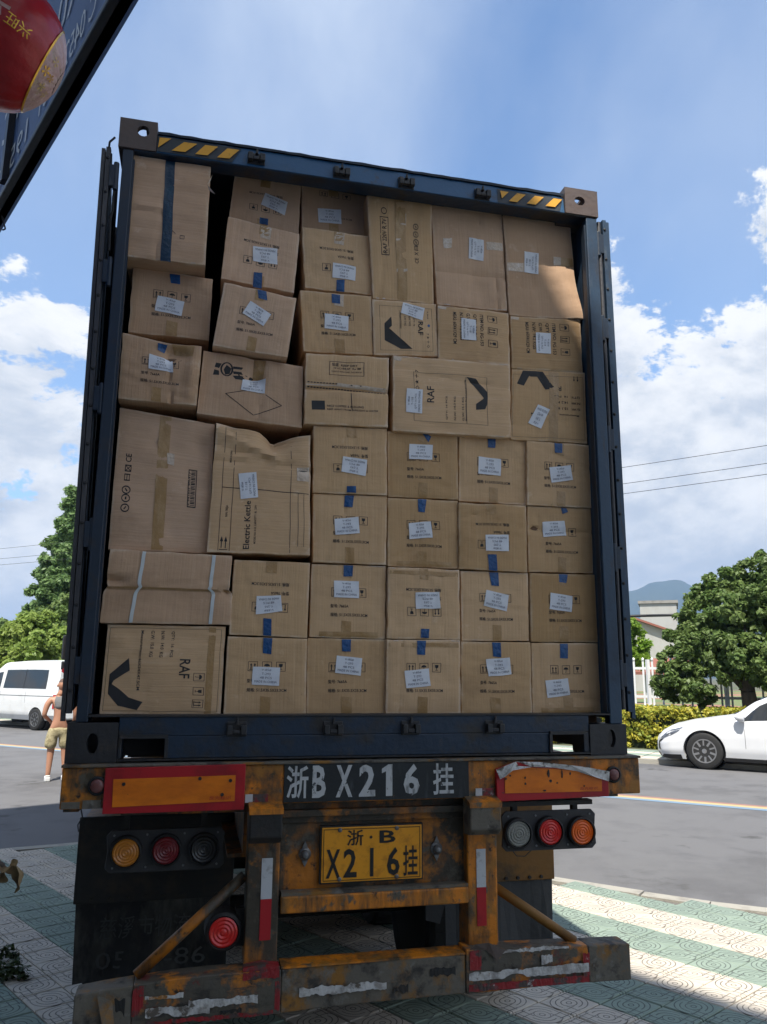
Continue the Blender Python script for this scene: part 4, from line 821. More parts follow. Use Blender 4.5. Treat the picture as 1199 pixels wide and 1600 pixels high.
# every carton: number: (four face corners (x, y, z) top-left, top-right, bottom-right, bottom-left, print style)
CARTONS = {
 1: (((-1.152, 0.030, 4.235), (-0.799, 0.030, 4.234), (-0.799, 0.030, 3.721), (-1.153, 0.030, 3.717)), 'plainH'),
 2: (((-1.125, 0.140, 3.735), (-0.761, 0.140, 3.707), (-0.763, 0.140, 3.395), (-1.125, 0.140, 3.397)), 'A'),
 3: (((-1.140, 0.070, 3.358), (-0.793, 0.070, 3.330), (-0.803, 0.070, 3.044), (-1.139, 0.070, 3.047)), 'A'),
 4: (((-1.134, 0.130, 3.023), (-0.716, 0.130, 2.979), (-0.714, 0.130, 2.379), (-1.138, 0.130, 2.379)), 'bigCE'),
 5: (((-0.705, 0.090, 2.973), (-0.276, 0.090, 2.972), (-0.263, 0.090, 2.383), (-0.718, 0.090, 2.379)), 'kettle'),
 6: (((-0.781, 0.115, 3.328), (-0.315, 0.115, 3.297), (-0.314, 0.115, 2.991), (-0.796, 0.115, 3.023)), 'logo'),
 7: (((-0.679, 0.235, 4.338), (-0.342, 0.235, 4.341), (-0.346, 0.235, 4.048), (-0.696, 0.235, 4.090)), 'V'),
 8: (((-0.701, 0.150, 4.055), (-0.350, 0.150, 4.009), (-0.369, 0.150, 3.691), (-0.719, 0.150, 3.724)), 'V'),
 9: (((-0.704, 0.060, 3.657), (-0.365, 0.060, 3.618), (-0.398, 0.060, 3.316), (-0.741, 0.060, 3.338)), 'A'),
 10: (((-0.335, 0.235, 4.343), (0.012, 0.235, 4.334), (0.018, 0.235, 4.108), (-0.326, 0.235, 4.098)), 'At'),
 11: (((-0.336, 0.150, 4.052), (0.014, 0.150, 4.051), (0.028, 0.150, 3.730), (-0.311, 0.150, 3.726)), 'V'),
 12: (((-0.338, 0.120, 3.693), (0.015, 0.120, 3.703), (0.026, 0.120, 3.395), (-0.313, 0.120, 3.379)), 'A'),
 13: (((-0.305, 0.085, 3.354), (0.099, 0.085, 3.371), (0.096, 0.085, 3.019), (-0.304, 0.085, 3.004)), 'dry'),
 14: (((-0.011, 0.120, 4.261), (0.330, 0.120, 4.270), (0.341, 0.120, 3.704), (0.028, 0.120, 3.698)), 'recyc'),
 15: (((0.021, 0.110, 3.683), (0.350, 0.110, 3.697), (0.357, 0.110, 3.418), (0.032, 0.110, 3.393)), 'raf15'),
 16: (((0.334, 0.130, 4.266), (0.726, 0.130, 4.273), (0.743, 0.130, 3.718), (0.365, 0.130, 3.709)), 'plainT'),
 17: (((0.732, 0.120, 4.260), (1.120, 0.120, 4.265), (1.138, 0.120, 3.709), (0.756, 0.120, 3.690)), 'plainT'),
 18: (((0.359, 0.100, 3.688), (0.738, 0.100, 3.689), (0.740, 0.100, 3.407), (0.360, 0.100, 3.401)), 'R'),
 19: (((0.756, 0.110, 3.682), (1.148, 0.110, 3.702), (1.148, 0.110, 3.407), (0.756, 0.110, 3.393)), 'R'),
 20: (((0.124, 0.090, 3.389), (0.734, 0.090, 3.400), (0.729, 0.090, 3.017), (0.126, 0.090, 3.006)), 'raf20'),
 21: (((0.756, 0.110, 3.389), (1.159, 0.110, 3.405), (1.156, 0.110, 3.025), (0.742, 0.110, 3.014)), 'raf21'),
 22: (((-0.257, 0.100, 3.000), (0.094, 0.100, 3.011), (0.099, 0.100, 2.687), (-0.252, 0.100, 2.679)), 'V'),
 23: (((0.105, 0.120, 3.007), (0.459, 0.120, 3.018), (0.459, 0.120, 2.691), (0.112, 0.120, 2.685)), 'A'),
 24: (((0.473, 0.130, 3.016), (0.821, 0.130, 3.019), (0.818, 0.130, 2.686), (0.469, 0.130, 2.687)), 'A'),
 25: (((0.825, 0.110, 3.012), (1.167, 0.110, 3.013), (1.164, 0.110, 2.687), (0.818, 0.110, 2.682)), 'A'),
 26: (((-0.250, 0.110, 2.673), (0.100, 0.110, 2.680), (0.099, 0.110, 2.356), (-0.243, 0.110, 2.356)), 'A'),
 27: (((0.109, 0.115, 2.676), (0.454, 0.115, 2.680), (0.456, 0.115, 2.352), (0.110, 0.115, 2.351)), 'A'),
 28: (((0.458, 0.100, 2.669), (0.804, 0.100, 2.673), (0.800, 0.100, 2.346), (0.456, 0.100, 2.349)), 'V'),
 29: (((0.822, 0.120, 2.676), (1.169, 0.120, 2.681), (1.163, 0.120, 2.355), (0.818, 0.120, 2.351)), 'A'),
 30: (((-0.247, 0.120, 2.345), (0.100, 0.120, 2.348), (0.099, 0.120, 2.014), (-0.248, 0.120, 2.017)), 'A'),
 31: (((-0.596, 0.110, 2.349), (-0.259, 0.110, 2.348), (-0.263, 0.110, 2.013), (-0.604, 0.110, 2.021)), 'V'),
 32: (((0.110, 0.100, 2.342), (0.454, 0.100, 2.341), (0.455, 0.100, 2.017), (0.107, 0.100, 2.015)), 'V'),
 33: (((0.469, 0.115, 2.340), (0.809, 0.115, 2.340), (0.806, 0.115, 2.017), (0.470, 0.115, 2.012)), 'A'),
 34: (((0.820, 0.110, 2.340), (1.166, 0.110, 2.345), (1.165, 0.110, 2.017), (0.817, 0.110, 2.013)), 'A'),
 35: (((-0.609, 0.110, 2.010), (-0.263, 0.110, 2.005), (-0.260, 0.110, 1.680), (-0.612, 0.110, 1.681)), 'A'),
 36: (((-0.256, 0.120, 2.009), (0.106, 0.120, 2.009), (0.100, 0.120, 1.680), (-0.253, 0.120, 1.679)), 'A'),
 37: (((0.105, 0.100, 2.008), (0.453, 0.100, 2.011), (0.452, 0.100, 1.679), (0.102, 0.100, 1.681)), 'A'),
 38: (((0.465, 0.110, 2.005), (0.810, 0.110, 2.007), (0.808, 0.110, 1.678), (0.462, 0.110, 1.679)), 'A'),
 39: (((0.818, 0.110, 2.005), (1.161, 0.110, 2.008), (1.164, 0.110, 1.681), (0.815, 0.110, 1.679)), 'A'),
 40: (((-1.130, 0.105, 2.372), (-0.602, 0.105, 2.364), (-0.613, 0.105, 2.062), (-1.141, 0.105, 2.061)), 'strap'),
 41: (((-1.113, 0.120, 2.052), (-0.623, 0.120, 2.052), (-0.627, 0.120, 1.678), (-1.119, 0.120, 1.685)), 'raf41'),
}
# shipping labels in face coordinates (u, v) and quarter turns of their text
SHIP_LABELS = {
 2: ((0.323, 0.594), (0.662, 0.557), (0.64, 0.325), (0.302, 0.362), 0),
 3: ((0.349, 0.742), (0.651, 0.682), (0.668, 0.487), (0.351, 0.5), 0),
 5: ((0.258, 0.61), (0.438, 0.629), (0.47, 0.43), (0.293, 0.413), 1),
 6: ((0.402, 0.638), (0.628, 0.707), (0.626, 0.459), (0.39, 0.465), 0),
 7: ((0.476, 0.722), (0.823, 0.615), (0.784, 0.331), (0.431, 0.457), 2),
 8: ((0.379, 0.622), (0.713, 0.663), (0.735, 0.398), (0.397, 0.374), 2),
 9: ((0.387, 0.792), (0.696, 0.639), (0.614, 0.426), (0.308, 0.575), 0),
 10: ((0.232, 0.501), (0.586, 0.54), (0.597, 0.189), (0.247, 0.169), 0),
 11: ((0.421, 0.465), (0.758, 0.429), (0.745, 0.184), (0.406, 0.209), 2),
 12: ((0.323, 0.64), (0.662, 0.617), (0.649, 0.367), (0.309, 0.388), 0),
 15: ((0.476, 1.003), (0.818, 0.904), (0.773, 0.664), (0.433, 0.773), 2),
 16: ((0.501, 0.701), (0.711, 0.695), (0.694, 0.479), (0.483, 0.486), 3),
 17: ((0.268, 0.652), (0.479, 0.648), (0.463, 0.434), (0.255, 0.439), 1),
 18: ((0.316, 0.796), (0.519, 0.783), (0.521, 0.385), (0.319, 0.395), 3),
 19: ((0.341, 0.708), (0.552, 0.707), (0.545, 0.304), (0.34, 0.311), 3),
 20: ((0.107, 0.563), (0.241, 0.563), (0.237, 0.241), (0.104, 0.248), 1),
 21: ((0.338, 0.501), (0.499, 0.438), (0.378, 0.164), (0.213, 0.24), 2),
 22: ((0.397, 0.556), (0.727, 0.518), (0.704, 0.268), (0.369, 0.326), 2),
 23: ((0.302, 0.817), (0.639, 0.816), (0.625, 0.583), (0.292, 0.58), 0),
 24: ((0.288, 0.698), (0.627, 0.676), (0.614, 0.414), (0.277, 0.429), 0),
 25: ((0.338, 0.596), (0.678, 0.654), (0.709, 0.421), (0.374, 0.356), 0),
 26: ((0.278, 0.633), (0.605, 0.678), (0.623, 0.435), (0.295, 0.398), 0),
 27: ((0.291, 0.636), (0.605, 0.669), (0.626, 0.432), (0.297, 0.399), 0),
 28: ((0.376, 0.524), (0.72, 0.541), (0.723, 0.292), (0.381, 0.283), 2),
 29: ((0.211, 0.762), (0.562, 0.795), (0.578, 0.565), (0.228, 0.527), 0),
 30: ((0.3, 0.78), (0.638, 0.777), (0.635, 0.541), (0.3, 0.549), 0),
 31: ((0.317, 0.523), (0.632, 0.548), (0.663, 0.334), (0.322, 0.276), 2),
 32: ((0.376, 0.651), (0.712, 0.669), (0.724, 0.433), (0.383, 0.417), 2),
 33: ((0.363, 0.735), (0.7, 0.667), (0.667, 0.425), (0.324, 0.504), 0),
 34: ((0.295, 0.72), (0.623, 0.67), (0.6, 0.432), (0.267, 0.476), 0),
 35: ((0.326, 0.615), (0.667, 0.608), (0.661, 0.368), (0.322, 0.378), 0),
 36: ((0.363, 0.777), (0.692, 0.745), (0.676, 0.507), (0.347, 0.547), 0),
 37: ((0.234, 0.576), (0.565, 0.609), (0.591, 0.373), (0.262, 0.341), 0),
 38: ((0.341, 0.758), (0.681, 0.788), (0.711, 0.55), (0.378, 0.514), 0),
 39: ((0.183, 0.465), (0.519, 0.499), (0.544, 0.257), (0.21, 0.219), 0),
}
BLUE_TAPES = [
 (1, (0.415, 1.017), (0.539, 1.028), (0.567, -0.015), (0.438, -0.01)),
 (2, (0.453, 0.953), (0.585, 0.971), (0.599, 0.825), (0.482, 0.813)),
 (3, (0.447, 0.963), (0.57, 0.961), (0.529, 0.803), (0.445, 0.838)),
 (7, (0.432, 0.192), (0.555, 0.198), (0.556, 0.072), (0.432, 0.074)),
 (8, (0.431, 0.198), (0.549, 0.215), (0.562, -0.038), (0.439, -0.042)),
 (9, (0.457, 0.996), (0.58, 1.001), (0.611, 0.853), (0.488, 0.857)),
 (11, (0.469, 0.176), (0.589, 0.186), (0.582, -0.007), (0.462, -0.011)),
 (12, (0.438, 0.984), (0.558, 0.978), (0.553, 0.825), (0.435, 0.829)),
 (23, (0.487, 1.006), (0.549, 1.007), (0.618, 0.945), (0.577, 0.855)),
 (24, (0.425, 0.997), (0.547, 0.998), (0.538, 0.846), (0.429, 0.851)),
 (25, (0.43, 1.012), (0.559, 1.017), (0.557, 0.846), (0.44, 0.843)),
 (22, (0.452, 0.106), (0.572, 0.111), (0.572, 0.011), (0.448, 0.013)),
 (26, (0.432, 1.008), (0.552, 1.008), (0.532, 0.82), (0.416, 0.827)),
 (27, (0.418, 0.999), (0.545, 0.998), (0.52, 0.8), (0.428, 0.808)),
 (29, (0.509, 1.006), (0.597, 1.005), (0.62, 0.936), (0.532, 0.902)),
 (28, (0.408, 0.23), (0.54, 0.236), (0.552, -0.01), (0.427, -0.005)),
 (33, (0.416, 0.996), (0.557, 0.998), (0.554, 0.795), (0.441, 0.799)),
 (34, (0.436, 1.007), (0.57, 1.011), (0.539, 0.865), (0.432, 0.88)),
 (30, (0.424, 1.0), (0.554, 1.0), (0.549, 0.843), (0.427, 0.839)),
 (31, (0.423, 0.234), (0.528, 0.228), (0.533, 0.002), (0.426, 0.004)),
 (35, (0.445, 1.0), (0.561, 1.0), (0.554, 0.782), (0.446, 0.794)),
 (36, (0.427, 0.998), (0.543, 0.997), (0.539, 0.83), (0.43, 0.835)),
 (32, (0.455, 0.137), (0.572, 0.139), (0.565, 0.01), (0.456, 0.009)),
 (37, (0.403, 0.995), (0.526, 0.993), (0.52, 0.796), (0.411, 0.801)),
 (38, (0.438, 0.998), (0.561, 1.0), (0.558, 0.79), (0.443, 0.799)),
 (39, (0.419, 0.998), (0.54, 0.999), (0.531, 0.783), (0.411, 0.79)),
]

def srand(seed): return random.Random(seed*7919+13)
NG = 24
class Face:
    def __init__(s, k, c4, style):
        s.k = k; s.style = style; s.TL, s.TR, s.BR, s.BL = [Vector(q) for q in c4]
        s.w = ((s.TR-s.TL).length+(s.BR-s.BL).length)/2; s.h = ((s.TL-s.BL).length+(s.TR-s.BR).length)/2
        r = srand(k); s.seed = r.uniform(0, 100); s.bulge = r.uniform(-.001, .008); s.worn = r.uniform(.6, 1.6)
        s.creases = [(r.uniform(.1, .9), r.uniform(-.4, .4), r.uniform(.0015, .004), r.random() < .5) for _ in range(r.choice((1, 2, 3)))]
        s.H = np.zeros((NG+1, NG+1)); s.S = [[(0., 0.)]*(NG+1) for _ in range(NG+1)]
        for i in range(NG+1):
            for j in range(NG+1):
                s.H[i, j] = s.height(i/NG, j/NG); s.S[i][j] = s.slide(i/NG, j/NG)
    def height(s, u, v):
        x, y = u*s.w, v*s.h; h = s.bulge*math.sin(math.pi*u)*math.sin(math.pi*v)
        h += .0045*s.worn*noise.noise(Vector((x*6+s.seed, y*6, 0))) + .0016*noise.noise(Vector((x*22, y*22+s.seed, 3)))
        for c, t, d, vert in s.creases:
            q = (u-c-t*(v-.5)) if vert else (v-c-t*(u-.5)); h -= d*math.exp(-(q/.022)**2)
        e = min(u, 1-u, v, 1-v); h -= .0022*math.exp(-e/.012)
        # the two flaps meet along the middle
        if s.style in ('A', 'V', 'At'): h -= .0012*math.exp(-((v-.5)/.01)**2)*0
        def dent(cu, cv, ru, rv, d): return d*math.exp(-((u-cu)/ru)**2-((v-cv)/rv)**2)
        k = s.k
        if k == 3: h -= dent(.66, .83, .16, .10, .035) + dent(.62, .70, .05, .05, .02) + .010*math.exp(-((u-.62+.1*(v-.5))/.02)**2)*(v < .8) - dent(.9, .5, .06, .4, .012)
        if k == 6: h -= dent(.53, .67, .07, .08, .03) + dent(.5, .9, .05, .2, .012) + .009*math.exp(-((u-.57)/.018)**2)
        if k == 5:
            h -= dent(.62, .97, .16, .09, .07) + .0035*math.sin(v*46+u*9)*max(0, v-.72)*3 + .010*math.exp(-((v-.80+.16*(u-.2))/.02)**2) + .008*math.exp(-((v-.72+.05*u)/.015)**2) - .012*math.exp(-((v-.87+.3*(u-.3))/.03)**2)*(u < .7)
        if k == 4: h -= dent(.88, .80, .10, .07, .018) + .004*math.exp(-((v-.62)/.01)**2) + .004*math.exp(-((v-.47-.03*u)/.01)**2) + dent(.62, .14, .05, .04, .006)
        if k == 29: h -= dent(.10, .66, .06, .03, .018)
        if k == 1: h -= .0035*math.sin(v*19+u*2)*.6 + .0035*math.sin(v*43+u*3+1)*.5 + .003*noise.noise(Vector((u*2, v*30, 5))) + .006*math.exp(-((v-.45-.04*u)/.012)**2)
        if k == 20: h -= dent(.25, .86, .05, .03, .008) + dent(.42, .06, .12, .05, .012) + .005*math.exp(-((v-.78+.1*u)/.02)**2)
        if k == 13: h -= .014*math.exp(-((v-.50)/.03)**2) + .006*math.exp(-((u-.55)/.01)**2)*(v < .5)
        if k == 17: h -= dent(.45, .2, .5, .2, .004) - dent(.95, .05, .18, .28, .022)
        if k == 16: h -= dent(.62, .25, .22, .2, .012) + .008*math.exp(-((v-.33)/.012)**2) + .012*math.exp(-((u-.86)/.02)**2)*(v < .3)
        if k == 38: h -= dent(.52, .14, .025, .05, .008)
        if k in (32, 18, 19, 14): h -= .004*abs(noise.noise(Vector((x*14, y*14, s.seed))))
        if k == 41: h -= .006*math.exp(-((u-.18-.2*(1-v))/.012)**2) + .005*math.exp(-((v-.95)/.012)**2)
        if k == 40: h += .012*(v > .49) - .016*math.exp(-((v-.48)/.012)**2) - dent(.05, .58, .08, .06, .03) - dent(.97, .45, .03, .06, .02)
        return h
    def slide(s, u, v):
        """movement within the face's plane: caved edges and slightly wavy outlines"""
        du = .0022*s.worn*noise.noise(Vector((v*5+s.seed, 7, u))); dv = .0022*s.worn*noise.noise(Vector((u*5, s.seed, 5+v)))
        if s.k == 5 and v > .6:
            t = (v-.6)/.4; f = np.interp(u, [0, .12, .2, .45, .55, .60, .66, .8, 1], [0, -.012, -.022, -.026, -.05, -.075, -.06, -.045, -.028]); dv += t*t*f*.9
        if s.k == 3 and v > .7: dv -= .012*((v-.7)/.3)**2*math.exp(-((u-.6)/.3)**2)
        if s.k == 17: du += .022*math.exp(-((v-.02)/.22)**2)*max(0, (u-.6)/.4)
        if s.k == 40: du += (-.010 if v < .47 else .010)*(1 if u < .5 else -1)*(.5 if u < .5 else .8) + (-.008*math.exp(-((v-.48)/.04)**2)*(1 if u > .5 else -1)); 
        return du, dv
    def bil(s, u, v): return s.BL*(1-u)*(1-v) + s.BR*u*(1-v) + s.TR*u*v + s.TL*(1-u)*v
    def at(s, u, v, off=0.0):
        uu = min(max(u, 0), 1)*NG; vv = min(max(v, 0), 1)*NG; i = min(int(uu), NG-1); j = min(int(vv), NG-1); a, b = uu-i, vv-j
        g = lambda A: A[i][j]*(1-a)*(1-b) + A[i+1][j]*a*(1-b) + A[i+1][j+1]*a*b + A[i][j+1]*(1-a)*b
        h = g(s.H); S = s.S
        du = S[i][j][0]*(1-a)*(1-b)+S[i+1][j][0]*a*(1-b)+S[i+1][j+1][0]*a*b+S[i][j+1][0]*(1-a)*b
        dv = S[i][j][1]*(1-a)*(1-b)+S[i+1][j][1]*a*(1-b)+S[i+1][j+1][1]*a*b+S[i][j+1][1]*(1-a)*b
        p = s.bil(u, v); return Vector((p.x+du, p.y-h-off, p.z+dv))
def carton(k):
    c4, style = CARTONS[k]; c4 = [(x, y, min(z, 4.364 if k != 1 else 4.236)) for x, y, z in c4]
    F = Face(k, c4, style); r = srand(k+500)
    V, Fc, UV = [], [], []
    n = NG
    for j in range(n+1):
        for i in range(n+1): V.append(F.at(i/n, j/n))
    uvs = [(i/n*F.w, j/n*F.h) for j in range(n+1) for i in range(n+1)]
    idx = lambda i, j: j*(n+1)+i
    for j in range(n):
        for i in range(n): Fc.append((idx(i, j), idx(i+1, j), idx(i+1, j+1), idx(i, j+1)))
    loop = [(i, 0) for i in range(n)] + [(n, j) for j in range(n)] + [(n-i, n) for i in range(n)] + [(0, n-j) for j in range(n)]
    prev = [idx(i, j) for i, j in loop]; D = .50 if F.w < .5 else .42
    if k in (7, 10): D = .4
    cen = sum((F.bil(a, b) for a, b in ((0, 0), (1, 0), (0, 1), (1, 1))), Vector())/4
    for step, (grow, dy, vv) in enumerate(((.0016, .0016, .003), (.0020, .008, .010), (.0015, .06, .06), (-.001, .2, .2), (-.010, D, D))):
        cur = []
        for i, j in loop:
            p = F.at(i/n, j/n); u, v = i/n, j/n
            ox = (1 if i == n else -1 if i == 0 else 0)*grow; oz = (1 if j == n else -1 if j == 0 else 0)*grow
            jit = .0015*noise.noise(p*9)*(1 if step else .3)
            base = F.at(i/n, j/n); blend = min(1, dy/.15); flat = F.bil(u, v)
            q = base.lerp(Vector((flat.x, base.y, flat.z)), blend*(.0 if k == 5 else .5)); V.append(Vector((q.x+ox, (q.y if step < 2 else flat.y*blend+q.y*(1-blend))+dy, q.z+oz+jit))); cur.append(len(V)-1)
            uvs.append((u*F.w + (ox and math.copysign(vv, ox)), v*F.h + (oz and math.copysign(vv, oz))))
        m = len(loop)
        for a in range(m): Fc.append((prev[a], cur[a], cur[(a+1) % m], prev[(a+1) % m]))
        prev = cur
    Fc.append(tuple(prev))
    eds = [min(i/n, 1-i/n)*F.w if min(i/n, 1-i/n)*F.w < min(j/n, 1-j/n)*F.h else min(j/n, 1-j/n)*F.h for j in range(n+1) for i in range(n+1)]; eds += [.0 if q < 2*len(loop) else .02 for q in range(len(V)-len(eds))]
    org = Vector((cen.x, c4[3][1]+D/2, min(c4[2][2], c4[3][2])))
    me = bpy.data.meshes.new('carton'); me.from_pydata([tuple(q-org) for q in V], [], Fc)
    bm = bmesh.new(); bm.from_mesh(me); bmesh.ops.recalc_face_normals(bm, faces=bm.faces); bm.to_mesh(me); bm.free()
    ea = me.attributes.new('edge', 'FLOAT', 'POINT'); ea.data.foreach_set('value', eds)
    ul = me.uv_layers.new(name='UVMap')
    for l in me.loops: ul.data[l.index].uv = uvs[l.vertex_index]
    me.polygons.foreach_set('use_smooth', [True]*len(me.polygons)); me.set_sharp_from_angle(angle=rad(28))
    pink = k in (1, 2, 3, 7, 10, 16, 17, 9, 8, 40, 6, 4); hor = k in (4, 5, 18, 19, 20, 41, 1)
    me.materials.append(MT['card_pink_h' if pink and hor else 'card_pink' if pink else 'card_h' if hor else 'card'])
    o = bpy.data.objects.new('carton', me); COL.objects.link(o); o.location = org; ORG[o.name] = org
    tag(o, LABELS[k], 'carton', 'cartons packed in the container')
    if k == 40: tag(o, cat='cardboard bundle')
    def patch(name, q, m, off, par=o, nu=6, nv=6, crump=0.0, sd=0):
        q = [Vector((*a, 0)) for a in q]; b = MB(); P = []
        for j in range(nv+1):
            for i in range(nu+1):
                a, c = i/nu, j/nv; w = q[3]*(1-a)*(1-c)+q[2]*a*(1-c)+q[1]*a*c+q[0]*(1-a)*c
                P.append(F.at(w.x, w.y, off + crump*abs(noise.noise(Vector((a*4+sd, c*5, k))))))
        b.add(P, [(j*(nu+1)+i, j*(nu+1)+i+1, (j+1)*(nu+1)+i+1, (j+1)*(nu+1)+i) for j in range(nv) for i in range(nu)])
        ob = b.build(name, m, par, recalc=False, smooth=True); return ob
    def mapped(b, fn, off, pts, faces):
        b.add([F.at(*fn(x, y), off) for x, y in pts], faces)
    # ---- print
    b = MB(); flip = style in ('V',)
    rot = {'A': 0, 'V': 2, 'At': 0, 'R': 3}.get(style, 0)
    def tf(u, v):
        if rot == 2: return 1-u, 1-v
        if rot == 3: return v, 1-u
        if rot == 1: return 1-v, u
        return u, v
    OFF = .0011
    def txt(s, u0, v0, u1, v1, t=None, g=None):
        t = t or tf; Vt, Ft, w = text2d(s, bold=.012); mapped(g or b, lambda x, y: t(u0+(u1-u0)*x, v0+(v1-v0)*y), OFF, Vt, Ft)
    def quad(u0, v0, u1, v1, t=None, n_=1):
        t = t or tf; pts = []; 
        nu = max(1, int(abs(u1-u0)*20)); nv_ = max(1, int(abs(v1-v0)*20))
        for jj in range(nv_+1):
            for ii in range(nu+1): pts.append((u0+(u1-u0)*ii/nu, v0+(v1-v0)*jj/nv_))
        mapped(b, lambda x, y: t(x, y), OFF, pts, [(jj*(nu+1)+ii, jj*(nu+1)+ii+1, (jj+1)*(nu+1)+ii+1, (jj+1)*(nu+1)+ii) for jj in range(nv_) for ii in range(nu)])
    def frame(u0, v0, u1, v1, t_=.006, t=None):
        quad(u0, v0, u1, v0+t_, t); quad(u0, v1-t_, u1, v1, t); quad(u0, v0+t_, u0+t_, v1-t_, t); quad(u1-t_, v0+t_, u1, v1-t_, t)
    def poly(pts, t=None):
        q = [(t or tf)(x, y) for x, y in pts]; us = [p[0] for p in q]; vs_ = [p[1] for p in q]
        if max(max(us)-min(us), max(vs_)-min(vs_)) < .10: b.add([F.at(x, y, OFF) for x, y in q], [tuple(range(len(q)))]); return
        bm = bmesh.new(); bm.faces.new([bm.verts.new((x, y, 0)) for x, y in q]); bmesh.ops.triangulate(bm, faces=bm.faces)
        for ax in (0, 1):
            for i in range(1, NG):
                co = Vector((i/NG, 0, 0)) if ax == 0 else Vector((0, i/NG, 0)); no_ = Vector((1, 0, 0)) if ax == 0 else Vector((0, 1, 0))
                bmesh.ops.bisect_plane(bm, geom=bm.verts[:]+bm.edges[:]+bm.faces[:], plane_co=co, plane_no=no_)
        bm.verts.index_update(); b.add([F.at(v.co.x, v.co.y, OFF) for v in bm.verts], [tuple(v.index for v in f.verts) for f in bm.faces]); bm.free()
    def line(p, q, w=.006, t=None):
        d = Vector((q[0]-p[0], q[1]-p[1])); nrm = Vector((-d.y, d.x)).normalized()*w/2; m_ = max(1, int(d.length*16)); pts = []
        for i in range(m_+1):
            c = Vector(p)+d*i/m_; pts += [tuple(c-nrm), tuple(c+nrm)]
        mapped(b, lambda x, y: (t or tf)(x, y), OFF, pts, [(2*i, 2*i+2, 2*i+3, 2*i+1) for i in range(m_)])
    def icon(kind, cu, cv, s, t=None):
        frame(cu-s, cv-s*1.05, cu+s, cv+s*1.05, s*.10, t)
        if kind == 'up':
            for dx in (-.38, .38):
                quad(cu+dx*s-.10*s, cv-.62*s, cu+dx*s+.10*s, cv+.25*s, t); poly([(cu+dx*s-.26*s, cv+.22*s), (cu+dx*s+.26*s, cv+.22*s), (cu+dx*s, cv+.70*s)], t)
            quad(cu-.7*s, cv-.78*s, cu+.7*s, cv-.66*s, t)
        if kind == 'umb':
            poly([(cu+.62*s*math.cos(a), cv+.05*s+.55*s*math.sin(a)) for a in [math.pi*i/8 for i in range(9)]], t); quad(cu-.05*s, cv-.6*s, cu+.05*s, cv+.1*s, t); quad(cu-.22*s, cv-.66*s, cu+.05*s, cv-.56*s, t)
        if kind == 'glass':
            poly([(cu-.40*s, cv+.62*s), (cu-.36*s, cv+.05*s), (cu-.08*s, cv-.15*s), (cu+.08*s, cv-.15*s), (cu+.36*s, cv+.05*s), (cu+.40*s, cv+.62*s)], t); quad(cu-.06*s, cv-.55*s, cu+.06*s, cv-.12*s, t); quad(cu-.3*s, cv-.66*s, cu+.3*s, cv-.54*s, t)
    def small(style_='x'): pass
    tapes = []
    if style in ('A', 'V', 'At'):
        dv = .17 if style == 'At' else 0.0
        ic = .62+dv*1.5; 
        icon('up', .325, ic, .060); icon('umb', .50, ic, .060); icon('glass', .675, ic, .060)
        if style != 'At': txt('型号: 7665A', .26, .405, .50, .455)
        txt('规格: 51.5X35.5X33.3CM', .26, .285+dv*.1, .755, .337+dv*.1)
        lo, hi = (.0, .2) if style != 'V' else (.8, 1.0)
        wv = r.uniform(.06, .075); c = .5+r.uniform(-.03, .03)
        tapes.append(('brown_tape', [(c-wv, .23 if lo == 0 else .995), (c+wv, .22 if lo == 0 else .995), (c+wv*1.02, .004 if lo == 0 else .84), (c-wv*.98, .004 if lo == 0 else .845)]))
        if r.random() < .55: tapes.append(('brown_tape', [(c-wv, .995), (c+wv, .995), (c+wv, .80+r.random()*.08), (c-wv, .81+r.random()*.08)] if lo == 0 else [(c-wv, .16), (c+wv, .16), (c+wv, .004), (c-wv, .004)]))
        if k in (8, 11, 12): tapes.append(('clear_tape', [(.46, .992), (.61, .992), (.60, .78), (.46, .80)]))
        if k in (30, 27, 39): tapes.append(('brown_tape', [(.12, .075), (.9, .085), (.9, .012), (.12, .01)]))
        if k in (37, 32): tapes.append(('brown_tape', [(.02, .96), (.98, .965), (.98, .90), (.02, .91)])); 
    if style == 'R':
        for i, s in enumerate(('ITEM NO: FG-153', 'QTY: 24 PCS', 'G.W: 15.5 KGS', 'N.W: 14.2 KGS', 'MEAS: 60X41X29 CM')): txt(s, .10, .58-.105*i*.9, .10+(.60 if i in (0, 4) else .52), .63-.105*i*.9)
        icon('umb', .17, .76, .065); icon('up', .40, .76, .065); icon('glass', .64, .76, .065)
        tapes.append(('clear_tape', [(.0, .99), (.12, .99), (.11, .93), (.0, .94)]))
    if style == 'bigCE':
        rot = 1; 
        for i, s in enumerate(('CE', 'X', '日', '@')):
            pass
        txt('CE', .62, .84, .68, .90); frame(.55, .835, .60, .90, .008); line((.555, .84), (.595, .895), .006); line((.555, .895), (.595, .84), .006); txt('日', .485, .84, .535, .90)
        for q in (.42, .36, .29):
            pts = [(q+.026*math.cos(a), .87+.04*math.sin(a)) for a in [i*math.pi/8 for i in range(17)]]
            for p_, q_ in zip(pts[:-1], pts[1:]): line(p_, q_, .009)
        line((.41, .86), (.43, .88), .012); line((.35, .87), (.37, .87), .016); line((.28, .88), (.30, .86), .010)
        frame(.33, .155, .62, .245, .008); 
        for i in range(22): quad(.345+i*.0122, .17, .345+i*.0122+.004+.004*((i*5) % 3)/2, .215)
        txt('6 941822 305417', .345, .222, .60, .238)
        tapes.append(('brown_tape', [(.42, .995), (.54, .995), (.54, .005), (.42, .005)])); tapes.append(('clear_tape', [(.52, .60+.12), (.60, .72), (.60, .63), (.53, .64)]))
